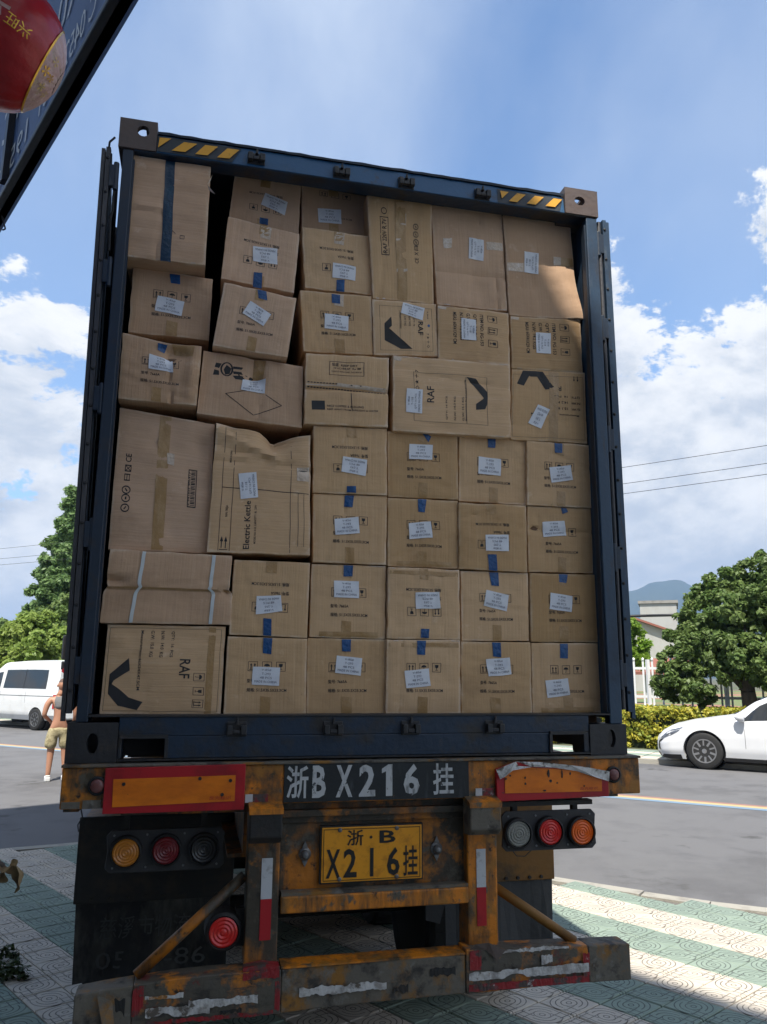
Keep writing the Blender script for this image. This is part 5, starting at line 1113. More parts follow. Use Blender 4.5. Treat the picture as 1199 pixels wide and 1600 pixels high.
    if style == 'kettle':
        line((.10, .985), (.10, .01), .005); line((.21, .97), (.21, .01), .005); line((.80, .90), (.80, .01), .005)
        line((.10, .50), (.99, .48), .005)
        for q in (.88, .94): line((q, .48), (q, .06), .004)
        for u_ in (.40, .65): line((u_+.33*0, .20), (u_+.33*0, .20), .004)
        rot = 1; txt('Electric Kettle', .03, .60, .40, .66); txt('MODEL NO: K18  CAPACITY 1.8L  220V', .07, .54, .37, .56)
        txt('N/N: 785JA', .27, .82, .36, .85); txt('MADE IN CHINA', .70, .82, .80, .84)
        rot = 0; 
        for q in (.13, .17): line((q, .03), (q, .085), .009); poly([(q-.016, .08), (q+.016, .08), (q, .12)])
        line((.11, .018), (.19, .018), .006)
        quad(.86, .66, .97, .672); 
        for i in range(14): quad(.86+i*.008, .60, .86+i*.008+.0035, .67)
        tapes.append(('clear_tape', [(.86, .69), (.99, .70), (.99, .58), (.86, .58)]))
    if style == 'logo':
        # a round emblem with bars and a long diamond outline
        cx, cy = .24, .76
        ring_ = [(cx+.055*math.cos(a), cy+.105*math.sin(a)) for a in [i*math.pi/12 for i in range(25)]]
        for p_, q_ in zip(ring_[:-1], ring_[1:]): line(p_, q_, .018)
        poly([(cx-.005, cy+.07), (cx+.045, cy+.02), (cx+.03, cy-.07), (cx-.012, cy-.09), (cx-.03, cy-.01)]); poly([(.13, .84), (.185, .84), (.165, .76), (.12, .77)]); poly([(.12, .73), (.165, .72), (.17, .65), (.11, .64)])
        poly([(.30, .82), (.40, .83), (.385, .79), (.30, .78)]); poly([(.30, .74), (.385, .75), (.40, .71), (.31, .70)]); poly([(.30, .67), (.39, .69), (.44, .63), (.33, .62)])
        for p_, q_ in (((.25, .37), (.55, .52)), ((.55, .52), (.80, .30)), ((.80, .30), (.53, .09)), ((.53, .09), (.25, .37))): line(p_, q_, .009)
        tapes.append(('brown_tape', [(.50, .995), (.62, .995), (.60, .68), (.50, .70)]))
        b2 = MB(); q = [(.43+.07*math.cos(a)*(1+.3*math.sin(3*a)), .68+.045*math.sin(a)) for a in [i*math.pi/6 for i in range(12)]]; b2.add([F.at(x, y, .0004) for x, y in q], [tuple(range(12))]); b2.build('puncture', 'rubber', o, recalc=False)
    if style == 'dry':
        frame(.28, .70, .70, .90, .006); txt('KEEP DRY', .42, .835, .62, .865); txt('小心轻放 防潮', .33, .79, .66, .82); txt('HANDLE WITH CARE  THIS SIDE UP', .31, .745, .67, .765); txt('怕湿', .31, .83, .39, .88)
        quad(.08, .20, .235, .33); txt('NICE COFFEE & ROLLING', .26, .245, .70, .275); txt('KEEP AWAY FROM SUNLIGHT & WATER', .26, .20, .88, .225)
        for u0, v0, u1, v1 in ((.0, .585, .30, .60), (.0, .53, .34, .545), (.28, .52, .62, .55), (.58, .49, .99, .51)): pass
        for i in range(26):
            u0 = .02+i*.037; quad(u0, .52-.05*(i/26), u0+.026, .535-.05*(i/26)); 
            if i < 14 or i % 3: quad(u0, .585-.05*(i/26), u0+.024, .60-.05*(i/26))
        line((.55, .46), (.56, .21), .008)
        tapes.append(('clear_tape', [(.38, .59), (.98, .55), (.98, .50), (.36, .545)])); tapes.append(('clear_tape', [(.01, .565), (.38, .56), (.38, .545), (.01, .55)]))
    if style == 'recyc':
        rot = 1
        frame(.42, .70, .80, .83, .008)
        for i, s in enumerate(('RAF', '220V', 'R.7V')): txt(s, .44+i*.12, .73, .54+i*.12, .80)
        for q in (.86,):
            pts = [(q+.03*math.cos(a), .76+.04*math.sin(a)) for a in [i*math.pi/8 for i in range(17)]]
            for p_, q_ in zip(pts[:-1], pts[1:]): line(p_, q_, .009)
        for q in (.74, .66, .58):
            pts = [(q+.028*math.cos(a), .26+.04*math.sin(a)) for a in [i*math.pi/8 for i in range(17)]]
            for p_, q_ in zip(pts[:-1], pts[1:]): line(p_, q_, .009)
            line((q-.01, .25), (q+.01, .27), .012)
        txt('日', .50, .23, .545, .29); txt('X', .45, .23, .485, .29); txt('CE', .37, .23, .425, .29)
        tapes += [('brown_tape', [(.42, .995), (.58, .995), (.56, .005), (.40, .005)]), ('clear_tape', [(.42, .85), (.59, .86), (.58, .73), (.42, .75)]), ('clear_tape', [(.42, .60), (.56, .61), (.55, .52), (.42, .54)]), ('clear_tape', [(.40, .30), (.58, .31), (.58, .285), (.40, .27)])]
    if style == 'plainT':
        if k == 16: tapes += [('clear_tape', [(.13, .67), (.26, .68), (.25, .58), (.14, .57)]), ('clear_tape', [(.75, .68), (.99, .69), (.99, .61), (.75, .60)])]
        else: tapes += [('clear_tape', [(.01, .52), (.25, .53), (.25, .44), (.01, .44)]), ('clear_tape', [(.70, .63), (.81, .63), (.81, .55), (.70, .54)]), ('brown_tape', [(.81, .63), (.99, .63), (.99, .545), (.81, .545)])]
    def chev(P): 
        # a bent ribbon; P maps chevron space (0..1) to the face
        A = [(.0, 1.0), (.0, .72), (.62, .38), (.98, .30), (.98, .62), (.40, .86)]
        B2 = [(.62, .38), (.0, .13), (.0, -.12), (.98, .20), (.98, .30)]
        for q in (A, [(.98, .62), (.98, .20), (.62, .02), (.46, .14), (.70, .40)]): poly([P(x, y) for x, y in q])
    if style == 'raf15':
        rot = 0; frame(.10, .08, .93, .90, .004); quad(.41, .10, .414, .82)
        poly([(.28, .70), (.285, .53), (.19, .43), (.17, .36), (.17, .57)]); poly([(.17, .56), (.17, .26), (.42, .11), (.60, .115), (.32, .27), (.24, .37)])
        rot = 3; txt('RAF', .36, .70, .62, .78); txt('Measurement:', .22, .42, .52, .44); 
        for i, s in enumerate(('G.W: 15 KG', 'N.W: 14 KG', 'QTY: 16')): txt(s, .28, .48+.07*i, .46, .51+.07*i)
        txt('7 ★ 十 ◇', .58, .83, .86, .875); txt('R.7015', .16, .85, .30, .87)
        b2 = MB(); b2.add([F.at(.87+.022*math.cos(a), .57+.026*math.sin(a), OFF) for a in [i*math.pi/6 for i in range(12)]], [tuple(range(12))]); b2.build('blue_dot', 'blue_tape', o, recalc=False)
    if style == 'raf20':
        frame(.17, .14, .80, .80, .003); quad(.615, .14, .618, .78)
        poly([(.62, .78), (.70, .77), (.80, .60), (.80, .46), (.76, .52)]); poly([(.80, .60), (.80, .44), (.78, .36), (.70, .34), (.70, .42), (.76, .50)])
        rot = 1; txt('RAF', .40, .66, .62, .72); txt('◇ ★ 十 7', .55, .785, .83, .82)
        for i, s in enumerate(('QTY: 16 PCS', 'N.W: 14.3 KG', 'G.W: 15.1 KG')): txt(s, .18, .545-.07*i, .50, .562-.07*i)
        txt('Measurement: 46.5X34X47.5CM', .18, .385, .74, .395)
        tapes += [('clear_tape', [(.0, .99), (.07, .99), (.06, .93), (.0, .94)])]
    if style == 'raf21':
        rot = 2; frame(.03, .07, .99, .96, .003)
        rot = 0
        poly([(.06, .79), (.14, .98), (.26, .98), (.15, .76)]); poly([(.14, .985), (.41, .985), (.37, .90), (.24, .90)]); poly([(.41, .985), (.57, .74), (.44, .72), (.32, .92)])
        rot = 2; txt('RAF', .34, .24-.02, .50, .31-.02); 
        for i, s in enumerate(('QTY:  16  PCS', 'N.W:  14.2 KG', 'G.W:  15.1 KG')): txt(s, .08, .35+.085*i, .44, .385+.085*i)
        txt('Measurement: 46.5X34X47.5CM', .10, .615, .75, .64)
        for q in (.11, .16): line((q, .06), (q, .11), .008); poly([(q-.014, .11), (q+.014, .11), (q, .14)])
        tapes += [('brown_tape', [(.50, .99), (.63, .99), (.60, .005), (.48, .005)])]
    if style == 'raf41':
        rot = 0; poly([(.20, .62), (.215, .48), (.09, .37), (.05, .27), (.05, .44)]); poly([(.05, .44), (.05, .22), (.14, .09), (.30, .04), (.34, .13), (.22, .18), (.14, .27), (.075, .33)])
        rot = 3; txt('RAF', .38, .63, .60, .72); txt('Measurement:46X34X47.5CM', .06, .28, .74, .305)
        for i, s in enumerate(('G.W:  15.0  KG', 'N.W:  14.0  KG', 'QTY:  16  PCS')): txt(s, .06, .365+.085*i, .36, .395+.085*i)
        icon('glass', .74, .80, .045); icon('umb', .58, .80, .045); icon('up', .88, .80, .045); frame(.03, .02, .97, .97, .003)
        tapes += [('brown_tape', [(.86, .99), (.92, .99), (.92, .01), (.86, .01)])]
    if style == 'plainH':
        rot = 0; frame(.66, .22, .72, .26, .006); line((.55, .30), (.60, .27), .006)
    if b.v: b.build('printing', 'ink', o, recalc=False)
    for nm, q in tapes: patch(nm, q, nm, .0012, nu=5, nv=8, crump=.0006, sd=len(q))
    if k == 40:
        for (a, b_), (c, d) in (((.27, 1.0), (.235, 0.0)), ((.855, 1.0), (.84, 0.0))):
            patch('white_strap', [(a-.014, b_), (a+.014, b_), (c+.014, d), (c-.014, d)], 'strap', .004, nu=2, nv=24)
        patch('lid_edge', [(.0, .505), (1.0, .485), (1.0, .47), (.0, .475)], 'brown_tape', .0008, nu=20, nv=1)
    for q in BLUE_TAPES:
        if q[0] == k: patch('blue_tape' if k != 1 else 'navy_tape', [(a, min(c, .999)) for a, c in q[1:]], 'blue_tape' if k != 1 else 'navy_tape', .0022, nu=5, nv=14, crump=.0035 if k in (9, 26, 8, 23, 29) else .001)
    if k in SHIP_LABELS:
        q = SHIP_LABELS[k]; rt_ = q[4]; q = [(a, min(c, .985)) for a, c in q[:4]]
        lb = patch('shipping_label', q, 'paper', .0030, nu=8, nv=8, crump=.0005)
        rr_ = rt_; C = [Vector(x) for x in (q[3], q[2], q[1], q[0])]        # BL BR TR TL
        def lf(x, y):
            if rr_ == 2: x, y = 1-x, 1-y
            elif rr_ == 3: x, y = y, 1-x
            elif rr_ == 1: x, y = 1-y, x
            p = C[0]*(1-x)*(1-y)+C[1]*x*(1-y)+C[2]*x*y+C[3]*(1-x)*y; return p.x, p.y
        g = MB(); rows = (('V-85#', .32, .68), ('T-293', .34, .66), ('48 PCS', .28, .72), ('MADE IN CHINA', .09, .91)) if rt_ in (0, 2) else (('V-85#', .30, .66), ('T-118', .32, .64), ('QTY:16 PCS', .16, .80), ('MADE IN CHINA', .07, .93))
        for i, (s, u0, u1) in enumerate(rows):
            Vt, Ft, w = text2d(s); v1 = .90-.215*i; v0 = v1-.125
            g.add([F.at(*lf(u0+(u1-u0)*x, v0+(v1-v0)*y), .0044) for x, y in Vt], Ft)
        g.build('label_text', 'label_ink', lb, recalc=False)
    if k == 29:
        b2 = MB(); q = [(.10+.075*math.cos(a)*(1+.25*math.sin(5*a)), .665+.030*math.sin(a)-.02*math.cos(a)) for a in [i*math.pi/7 for i in range(14)]]; b2.add([F.at(x, y, .0004) for x, y in q], [tuple(range(14))]); b2.build('torn_hole', 'ply', o, recalc=False)
    if k == 3:
        b2 = MB(); q = [(.66+.10*math.cos(a)*(1+.2*math.sin(4*a)), .70+.035*math.sin(a)) for a in [i*math.pi/7 for i in range(14)]]; b2.add([F.at(x, y, .0004) for x, y in q], [tuple(range(14))]); b2.build('torn_hole', 'ply', o, recalc=False)
        patch('brown_tape', [(.62, .995), (.92, .995), (.90, .80), (.66, .82)], 'brown_tape', .001, nu=6, nv=6)
    # frayed white corners
    if k in (1, 18, 19, 32, 30, 16, 37, 33, 14, 20):
        g = MB(); r = srand(k+77)
        for t in range(7):
            u = r.choice((r.uniform(0, .2), r.uniform(.8, 1))); v = 1.0 if r.random() < .6 else 0.0; L_ = r.uniform(.02, .07)
            P = [F.at(min(1, u+L_*q), abs(v-.004-.010*abs(math.sin(q*3+t))), .0012+.002*r.random()) for q in (0, .5, 1)] + [F.at(min(1, u+L_*q), abs(v-.0), .0012) for q in (0, .5, 1)]
            MB().add(P, [(0, 1, 4, 3), (1, 2, 5, 4)]).build('frayed_edge', 'clear_tape', o, recalc=False)
        if k == 1: g.add([F.at(.97, .80, .004), F.at(1.0, .74, .006), F.at(1.0, .74, .03)+Vector((.03, 0, -.03)), F.at(1, .83, .004), F.at(1., .87, .01)+Vector((.012, 0, .02))], [(0, 1, 2), (3, 0, 4)])
        if g.v: g.build('torn_flap', 'clear_tape', o, recalc=False)
    return o
for k in sorted(CARTONS): carton(k)

SIGN_B = (-1.3841, -1.1128, 3.2)
LANT_C = (-1.139, -2.097, 2.961); LANT_R = .112
LANT_TEXT = [('兴旺', 10, -22, .20, -90, 'lantern_gold'), ('福', -22, -42, .75, -90, 'lantern_band')]
DRY_TIP = (-1.098, -1.6257, 1.468)
HAZE = 2.9e-4
# ================================================================ foliage
def leaf_mesh(name, clumps, count, size, m, seed, parent=None, flat=.35, aspect=1.7, tone=(0, 1), up_bias=.5):
    """leaf-sized four-cornered faces gathered round clump centres: clumps = [(centre, radius)]"""
    r = np.random.RandomState(seed); C_ = np.array([c for c, _ in clumps]); R_ = np.array([q for _, q in clumps])
    w = R_**2; k = r.choice(len(clumps), count, p=w/w.sum())
    d = r.normal(size=(count, 3)); d /= np.linalg.norm(d, axis=1)[:, None]
    P = C_[k] + d*(R_[k]*(r.rand(count)**.45))[:, None]*np.array([1, 1, .85])
    nrm = d*.6 + r.normal(size=(count, 3))*.55 + np.array([0, 0, up_bias]); nrm /= np.linalg.norm(nrm, axis=1)[:, None]
    t = np.cross(nrm, r.normal(size=(count, 3))); t /= np.linalg.norm(t, axis=1)[:, None]; b_ = np.cross(nrm, t)
    s = size*(.6+.8*r.rand(count)); L = t*(s*aspect/2)[:, None]; B_ = b_*(s/2)[:, None]; dr = nrm*(s*flat*.3)[:, None]
    V = np.stack([P-L, P-B_+dr*.5, P+L-dr, P+B_+dr*.5], 1).reshape(-1, 3)
    me = bpy.data.meshes.new(name); n = count; me.vertices.add(4*n); me.vertices.foreach_set('co', V.ravel())
    me.loops.add(4*n); me.loops.foreach_set('vertex_index', np.arange(4*n)); me.polygons.add(n)
    me.polygons.foreach_set('loop_start', np.arange(n)*4); me.polygons.foreach_set('loop_total', np.full(n, 4)); me.update()
    a = me.attributes.new('tone', 'FLOAT', 'FACE'); kt = r.rand(len(clumps)); a.data.foreach_set('value', np.clip(kt[k]*.55+r.rand(n)*.55-.1, 0, 1)*(tone[1]-tone[0])+tone[0])
    me.materials.append(m); o = bpy.data.objects.new(name, me); COL.objects.link(o)
    if parent: o.parent = parent
    return o
def clumps_on(lobes, per, rc, seed, low=-.6):
    r = random.Random(seed); out = []
    for x, y, z, R in lobes:
        n = max(4, int(per*R*R))
        for _ in range(n):
            while True:
                d = Vector((r.gauss(0, 1), r.gauss(0, 1), r.gauss(0, 1))).normalized()
                if d.z > low: break
            out.append(((x+d.x*R*r.uniform(.65, 1.02), y+d.y*R*r.uniform(.65, 1.02), z+d.z*R*.9*r.uniform(.65, 1.02)), rc*r.uniform(.6, 1.4)))
        out.append(((x, y, z), R*.55))
    return out
LM = {'deep': leaf_mat('leaf_deep', (0.070, 0.135, 0.030), (0.11, 0.18, 0.042), (0.19, 0.25, 0.08), .35),
      'con': leaf_mat('leaf_needle', (0.11, 0.20, 0.065), (0.14, 0.235, 0.08), (0.19, 0.28, 0.10), .35),
      'light': leaf_mat('leaf_light', (0.16, 0.26, 0.045), (0.21, 0.30, 0.055), (0.28, 0.35, 0.085), .4),
      'lime': leaf_mat('leaf_lime', (0.16, 0.30, 0.03), (0.20, 0.33, 0.04), (0.25, 0.36, 0.05), .45),
      'hedge': leaf_mat('leaf_hedge', (0.13, 0.21, 0.04), (0.24, 0.31, 0.05), (0.66, 0.55, 0.07), .35, 2.5),
      'weed': leaf_mat('leaf_weed', (0.035, 0.06, 0.018), (0.05, 0.075, 0.02), (0.07, 0.09, 0.03), .2)}
def trunk_mesh(parent, base, top, r0, r1, limbs):
    b = MB(); base = Vector(base); top = Vector(top); rr = random.Random(int(base.x*10)); n = 6; pr = base; pq = r0
    for i in range(1, n+1):
        t = i/n; q = base.lerp(top, t) + Vector((rr.uniform(-.06, .06), rr.uniform(-.06, .06), 0)); w = r0+(r1-r0)*t; b.cyl(pr, q, pq, 10, w, caps=False); pr, pq = q, w
    b.build('trunk', 'bark', parent, smooth=True)
    b = MB()
    for f, tip in limbs:
        s = base.lerp(top, f); m_ = s.lerp(Vector(tip), .5)+Vector((0, 0, .1)); w = (r0+(r1-r0)*f)*.5; b.cyl(s, m_, w, 8, w*.65, caps=False); b.cyl(m_, Vector(tip), w*.65, 7, w*.2, caps=False)
    if limbs: b.build('limbs', 'bark', parent, smooth=True)
def tree(name, label, lobes, base, top, r0, r1, m, leaf, count, per, rc, seed, low=-.6, group=None, aspect=1.7, cat='tree', extra_limbs=6):
    e = empty(name, base, label, cat, group); lim = []
    rr = random.Random(seed)
    for x, y, z, R in sorted(lobes, key=lambda q: -q[3])[:extra_limbs]: lim.append((rr.uniform(.45, .95), (x, y, z-.1*R)))
    trunk_mesh(e, base, top, r0, r1, lim)
    o = leaf_mesh('crown', clumps_on(lobes, per, rc, seed, low), count, leaf, m, seed, e, aspect=aspect)
    o.location = -Vector(base); return e
RIGHT = [(11.31,14.95,2.02,0.63),(11.84,14.59,2.47,0.74),(12.14,13.76,2.30,0.81),(12.63,13.37,2.15,0.81),(11.84,15.19,3.06,0.58),(12.44,14.78,3.47,0.71),(12.68,13.97,3.42,0.80),(12.90,15.06,4.20,0.59),(13.41,14.67,4.38,0.52),(13.78,14.38,4.60,0.59),(13.49,13.32,3.86,1.00),(13.56,13.26,2.46,0.99),(11.13,15.06,1.58,0.43),(11.38,14.30,1.44,0.42),(12.45,15.35,3.95,0.42), (12.9,13.0,1.9,.7)]
sh = Vector((1.0, 1.35, .05)) # pushed back behind the hedge, scaled to keep its size in view
RIGHT = [(CAMPOS.x+(x-CAMPOS.x)*1.07, CAMPOS.y+(y-CAMPOS.y)*1.07, CAMPOS.z+(z-CAMPOS.z)*1.07, R*1.05) for x, y, z, R in RIGHT]
tree('broadleaf_tree', 'big dark green broadleaf tree behind the hedge and above the white car', RIGHT, (13.35, 14.85, .0), (13.3, 15.0, 3.0), .24, .12, LM['deep'], .080, 68000, 75, .15, 3, -.75)
tree('young_tree', 'bright lime green young tree behind the white fence beside the container door', [(14.24,22.53,2.92,0.54),(14.54,22.36,2.47,0.45),(14.40,22.44,3.49,0.41),(14.74,22.23,2.88,0.30),(14.0,22.9,2.4,.6)], (14.3, 22.6, .95), (14.3, 22.6, 2.6), .07, .03, LM['lime'], .10, 5000, 60, .16, 5)
CON = [(-7.76,42.01,11.41,0.35),(-7.80,42.00,10.68,0.56),(-7.77,42.00,9.61,0.84),(-7.85,41.99,8.54,1.12),(-7.92,41.98,7.48,1.39),(-7.99,41.97,6.44,1.60),(-8.07,41.96,5.41,1.91),(-7.37,42.06,4.58,2.08)]
CON2 = []
rr = random.Random(12)
for i in range(46):
    t = i/45; z = 11.7-t*8.6; x = float(np.interp(z, [q[2] for q in CON[::-1]], [q[0] for q in CON[::-1]])); R = float(np.interp(z, [q[2] for q in CON[::-1]], [q[3] for q in CON[::-1]]))*(.95+.25*math.sin(i*2.3))
    for a in range(1 if t < .12 else 3):
        th = rr.uniform(0, 6.28); CON2.append((x+R*.70*math.cos(th), 42+R*.7*math.sin(th), z+rr.uniform(-.15, .15), max(.16, R*.26)))
    CON2.append((x, 42, z, max(.14, R*.45)))
tree('conifer', 'tall pointed conifer rising behind the white van at the left edge', CON2, (-7.8, 42, 0), (-7.8, 42, 11.6), .28, .04, LM['con'], .14, 52000, 40, .20, 7, -.5, aspect=2.2, extra_limbs=14)
for i, (lab, lobes, sd) in enumerate((('rounded pale green tree directly behind the white van, at the left edge', [(-8.66,31.66,2.61,0.95),(-8.02,31.80,3.14,0.81),(-7.95,30.79,2.10,0.79),(-9.35,31.50,2.85,1.08)], 21),
     ('bushy mid green tree between the white van roof and the tractor mirror', [(-7.46,31.91,3.41,0.92),(-6.74,32.04,3.43,0.97),(-6.09,32.14,2.92,1.03),(-6.96,30.99,2.49,0.95),(-6.12,31.13,2.25,0.84)], 22))):
    c = lobes[0]; tree('bushy_tree', lab, lobes, (c[0]+.4, c[1], 0), (c[0]+.4, c[1], 2.6), .12, .06, LM['light'], .12, 15000, 26, .26, sd, -.8, 'bushy trees behind the van')
tree('broadleaf_tree', 'darker tree filling the gap between the conifer and the container door', [(-7.9, 38, 3.6, 1.5), (-6.6, 38.3, 4.4, 1.4), (-5.8, 38, 3.2, 1.4), (-9.6, 38, 3.0, 1.3), (-5.0, 39, 5.2, 1.3)], (-7, 38, 0), (-6.6, 38, 3.6), .16, .08, LM['deep'], .13, 20000, 20, .32, 31)
# clipped hedge
hg = empty('hedge', tuple(em(5, 19.2, .05)), 'clipped yellow-green hedge along the far pavement between the container and the white car', 'hedge')
cl = []; r = random.Random(4)
for k in range(1500):
    e = r.uniform(-10, 8); face = r.random()
    if face < .45: m_, z = 18.62+r.uniform(0, .08), r.uniform(.1, .98)
    else: m_, z = r.uniform(18.6, 19.8), .98+r.uniform(-.03, .06)
    cl.append((tuple(em(e, m_, z)), .13))
o = leaf_mesh('hedge_leaves', cl, 60000, .055, LM['hedge'], 9, hg, up_bias=.3); o.location = -Vector(hg.location)
b = MB(); b.prism([em(-9, 18.72, .05), em(9, 18.72, .05), em(9, 19.75, .05), em(-9, 19.75, .05)], (0, 0, .86)); b.build('hedge_body', mat('hedge_dark', (.018, .028, .009), .9), hg)
# low retaining wall and the picket fence on it
b = MB(); b.prism([em(-80, 20.9, .0), em(30, 20.9, .0), em(30, 21.15, .0), em(-80, 21.15, .0)], (0, 0, 1.06)); rw = b.build('retaining_wall', 'concrete', None, origin=tuple(em(0, 21, 0))); tag(rw, 'low grey concrete wall under the white picket fence', 'wall')
F0 = em(-12, 21.02); F1 = em(11, 21.02)
fc = empty('picket_fence', tuple((F0+F1)/2+Vector((0, 0, 1.06))), 'white metal picket fence on the low wall behind the hedge', 'fence')
fd = (F1-F0).normalized(); L_ = (F1-F0).length; n = int(L_/.26); o0 = None
for i in range(n):
    p = F0+fd*(i*.26); tall = 1.22 if i % 3 else 1.36
    if o0 is None:
        b = MB(); b.box((-.026, -.014, 0), (.026, .014, 1.24)); b.lathe((0, 0, 1.24), (0, 0, 1), [(0, .02), (.03, .036), (.06, .04), (.09, .025), (.11, .004)], 8)
        o0 = b.build('picket', 'fence_white', fc, local=True); pm = o0.data; q = o0
    else: q = bpy.data.objects.new('picket', pm); COL.objects.link(q); q.parent = fc
    q.location = p + Vector((0, 0, 1.06)) - Vector(fc.location); q.rotation_euler = (0, 0, math.atan2(fd.y, fd.x))
for z in (1.30, 2.10):
    b = MB(); b.beam(F0+Vector((0, 0, z)), F1+Vector((0, 0, z)), .03, .07); b.build('fence_rail', 'fence_white', fc)
for i in range(0, n, 8):
    p = F0+fd*(i*.26+.13); b = MB(); b.beam(p+Vector((0, 0, 1.06)), p+Vector((0, 0, 2.35)), .09, .09, (0, 1, 0)); b.build('fence_post', 'fence_white', fc)
# houses
def house(e, label, org, w, d, h, ridge, az, roofk):
    c, s_ = math.cos(az), math.sin(az)
    def P(x, y, z): return (org[0]+x*c-y*s_, org[1]+x*s_+y*c, org[2]+z)
    b = MB(); b.add([P(0, 0, 0), P(w, 0, 0), P(w, d, 0), P(0, d, 0), P(0, 0, h), P(w, 0, h), P(w, d, h), P(0, d, h), P(0, d/2, h+ridge), P(w, d/2, h+ridge)], [(0, 1, 5, 4), (1, 2, 6, 9, 5), (2, 3, 7, 6), (3, 0, 4, 8, 7)]); b.build('wall', 'white_wall', e)
    b = MB(); o_ = .35
    for a, q in ((-o_, d/2), (d/2, d+o_)):
        z0, z1 = (h-o_*ridge/(d/2), h+ridge) if a < 0 else (h+ridge, h-o_*ridge/(d/2))
        b.prism([P(-o_, a, z0+.02), P(w+o_, a, z0+.02), P(w+o_, q, z1+.02), P(-o_, q, z1+.02)], (0, 0, .14))
    b.build('roof', roofk, e)
    for wx in ():
        b = MB(); b.prism([P(w*wx-.5, -.03, h*.45), P(w*wx+.5, -.03, h*.45), P(w*wx+.5, -.03, h*.45+1.2), P(w*wx-.5, -.03, h*.45+1.2)], tuple(Vector(P(0, .02, 0))-Vector(P(0, 0, 0)))); b.build('window', 'car_glass', e)
h1 = empty('house', (30.5, 48, 0), 'pale rendered house with a sloping red roof between the container and the big tree', 'house')
house(h1, '', (29.7, 43.5, 0), 9, 5.0, 4.75, .95, rad(57), 'roof_red')
h2 = empty('apartment_block', (38, 60, 0), 'grey flat-roofed building behind the red-roofed house, below the mountain', 'building')
b = MB(); A = Vector((37.95, 60.85, 0)); dd = Vector((math.cos(rad(-33)), math.sin(rad(-33)), 0)); nn_ = Vector((-dd.y, dd.x, 0))
b.prism([A, A+dd*3.1, A+dd*3.1+nn_*7, A+nn_*7], (0, 0, 8.3)); b.build('wall', 'white_wall', h2)
b = MB(); b.prism([A-dd*.15-nn_*.15, A+dd*3.25-nn_*.15, A+dd*3.25+nn_*7.1, A-dd*.15+nn_*7.1], (0, 0, .25)); o = b.build('parapet', 'concrete', h2); o.location = (0, 0, 8.31)
for k in range(2):
    for fl in (3.6,):
        b = MB(); q = A+dd*(.5+1.4*k)-nn_*.03; b.prism([q+Vector((0, 0, fl)), q+dd*.8+Vector((0, 0, fl)), q+dd*.8+Vector((0, 0, fl+.9)), q+Vector((0, 0, fl+.9))], nn_*.02); b.build('window', 'car_glass', h2)
h3 = empty('shed', (20.7, 31, .95), 'small shed with an orange-red roof just above the picket fence', 'shed')
house(h3, '', (20.2, 31.4, .95), 1.4, 2.2, 1.15, .5, rad(-62), 'roof_red')
for q in ((24.5, 40, 3.6, 1.5), (26.5, 41, 3.2, 1.8), (23, 38.5, 2.6, 1.6)):
    pass
tree('broadleaf_tree', 'dark tree beside the red-roofed house, left of it', [(21.2, 36, 3.4, 1.1), (22.0, 37, 4.3, 1.0), (20.6, 36.5, 4.6, .8)], (21.5, 36.5, .95), (21.5, 36.5, 3.8), .14, .07, LM['deep'], .13, 9000, 22, .28, 41)
# mountain ridge
az = [-34, -25, -16, -8, 0, 10, 18, 24, 27, 28.95, 30.04, 30.89, 31.53, 32.05, 32.58, 33.42, 34.02, 34.60, 35.54, 37, 40, 46, 55, 70]
el = [1.2, 1.8, 1.5, 2.1, 2.6, 3.0, 3.8, 4.6, 5.3, 5.50, 5.72, 5.85, 6.19, 6.40, 6.37, 6.50, 6.33, 5.97, 5.17, 4.3, 3.6, 3.2, 2.4, 1.4]
D_ = 2600; V = []; n = 240; rows = 26; azs = np.linspace(-34, 70, n)
for j in range(rows):
    for i in range(n):
        a = rad(azs[i]); t = j/(rows-1); h = D_*math.tan(rad(float(np.interp(azs[i], az, el))))+CAMPOS.z
        ridge = math.sin(t*math.pi/2) if t < .62 else math.sin(.62*math.pi/2)+(1-math.sin(.62*math.pi/2))*((t-.62)/.38); dist = D_-900*(1-t)
        p = Vector((CAMPOS.x+dist*math.sin(a), CAMPOS.y+dist*math.cos(a), 0)); nz = noise.fractal(Vector((azs[i]*.55, t*4, 1)), .8, 2.1, 6)
        z = h*(t**1.25)*(1+.16*nz*(1-t)*2) + (3*noise.fractal(Vector((azs[i]*2.2, 3, 1)), .8, 2, 4) if t > .9 else 0); V.append((p.x, p.y, z-2 if j == 0 else z))
b = MB(); b.add(V, [(j*n+i, j*n+i+1, (j+1)*n+i+1, (j+1)*n+i) for j in range(rows-1) for i in range(n-1)])
# back slope so that it is a solid ridge
base = len(b.v); 
for i in range(n):
    a = rad(azs[i]); b.v.append((CAMPOS.x+(D_+700)*math.sin(a), CAMPOS.y+(D_+700)*math.cos(a), -2))
b.f += [((rows-1)*n+i, (rows-1)*n+i+1, base+i+1, base+i) for i in range(n-1)]
tag(b.build('mountain', mat('mountain_forest', (0.022, 0.038, 0.026), .9, var=[((0.035, 0.05, 0.03), .45, .6, .006, O1), ((0.09, 0.09, 0.08), .62, .72, .02, O1)]), smooth=True), kind='structure')
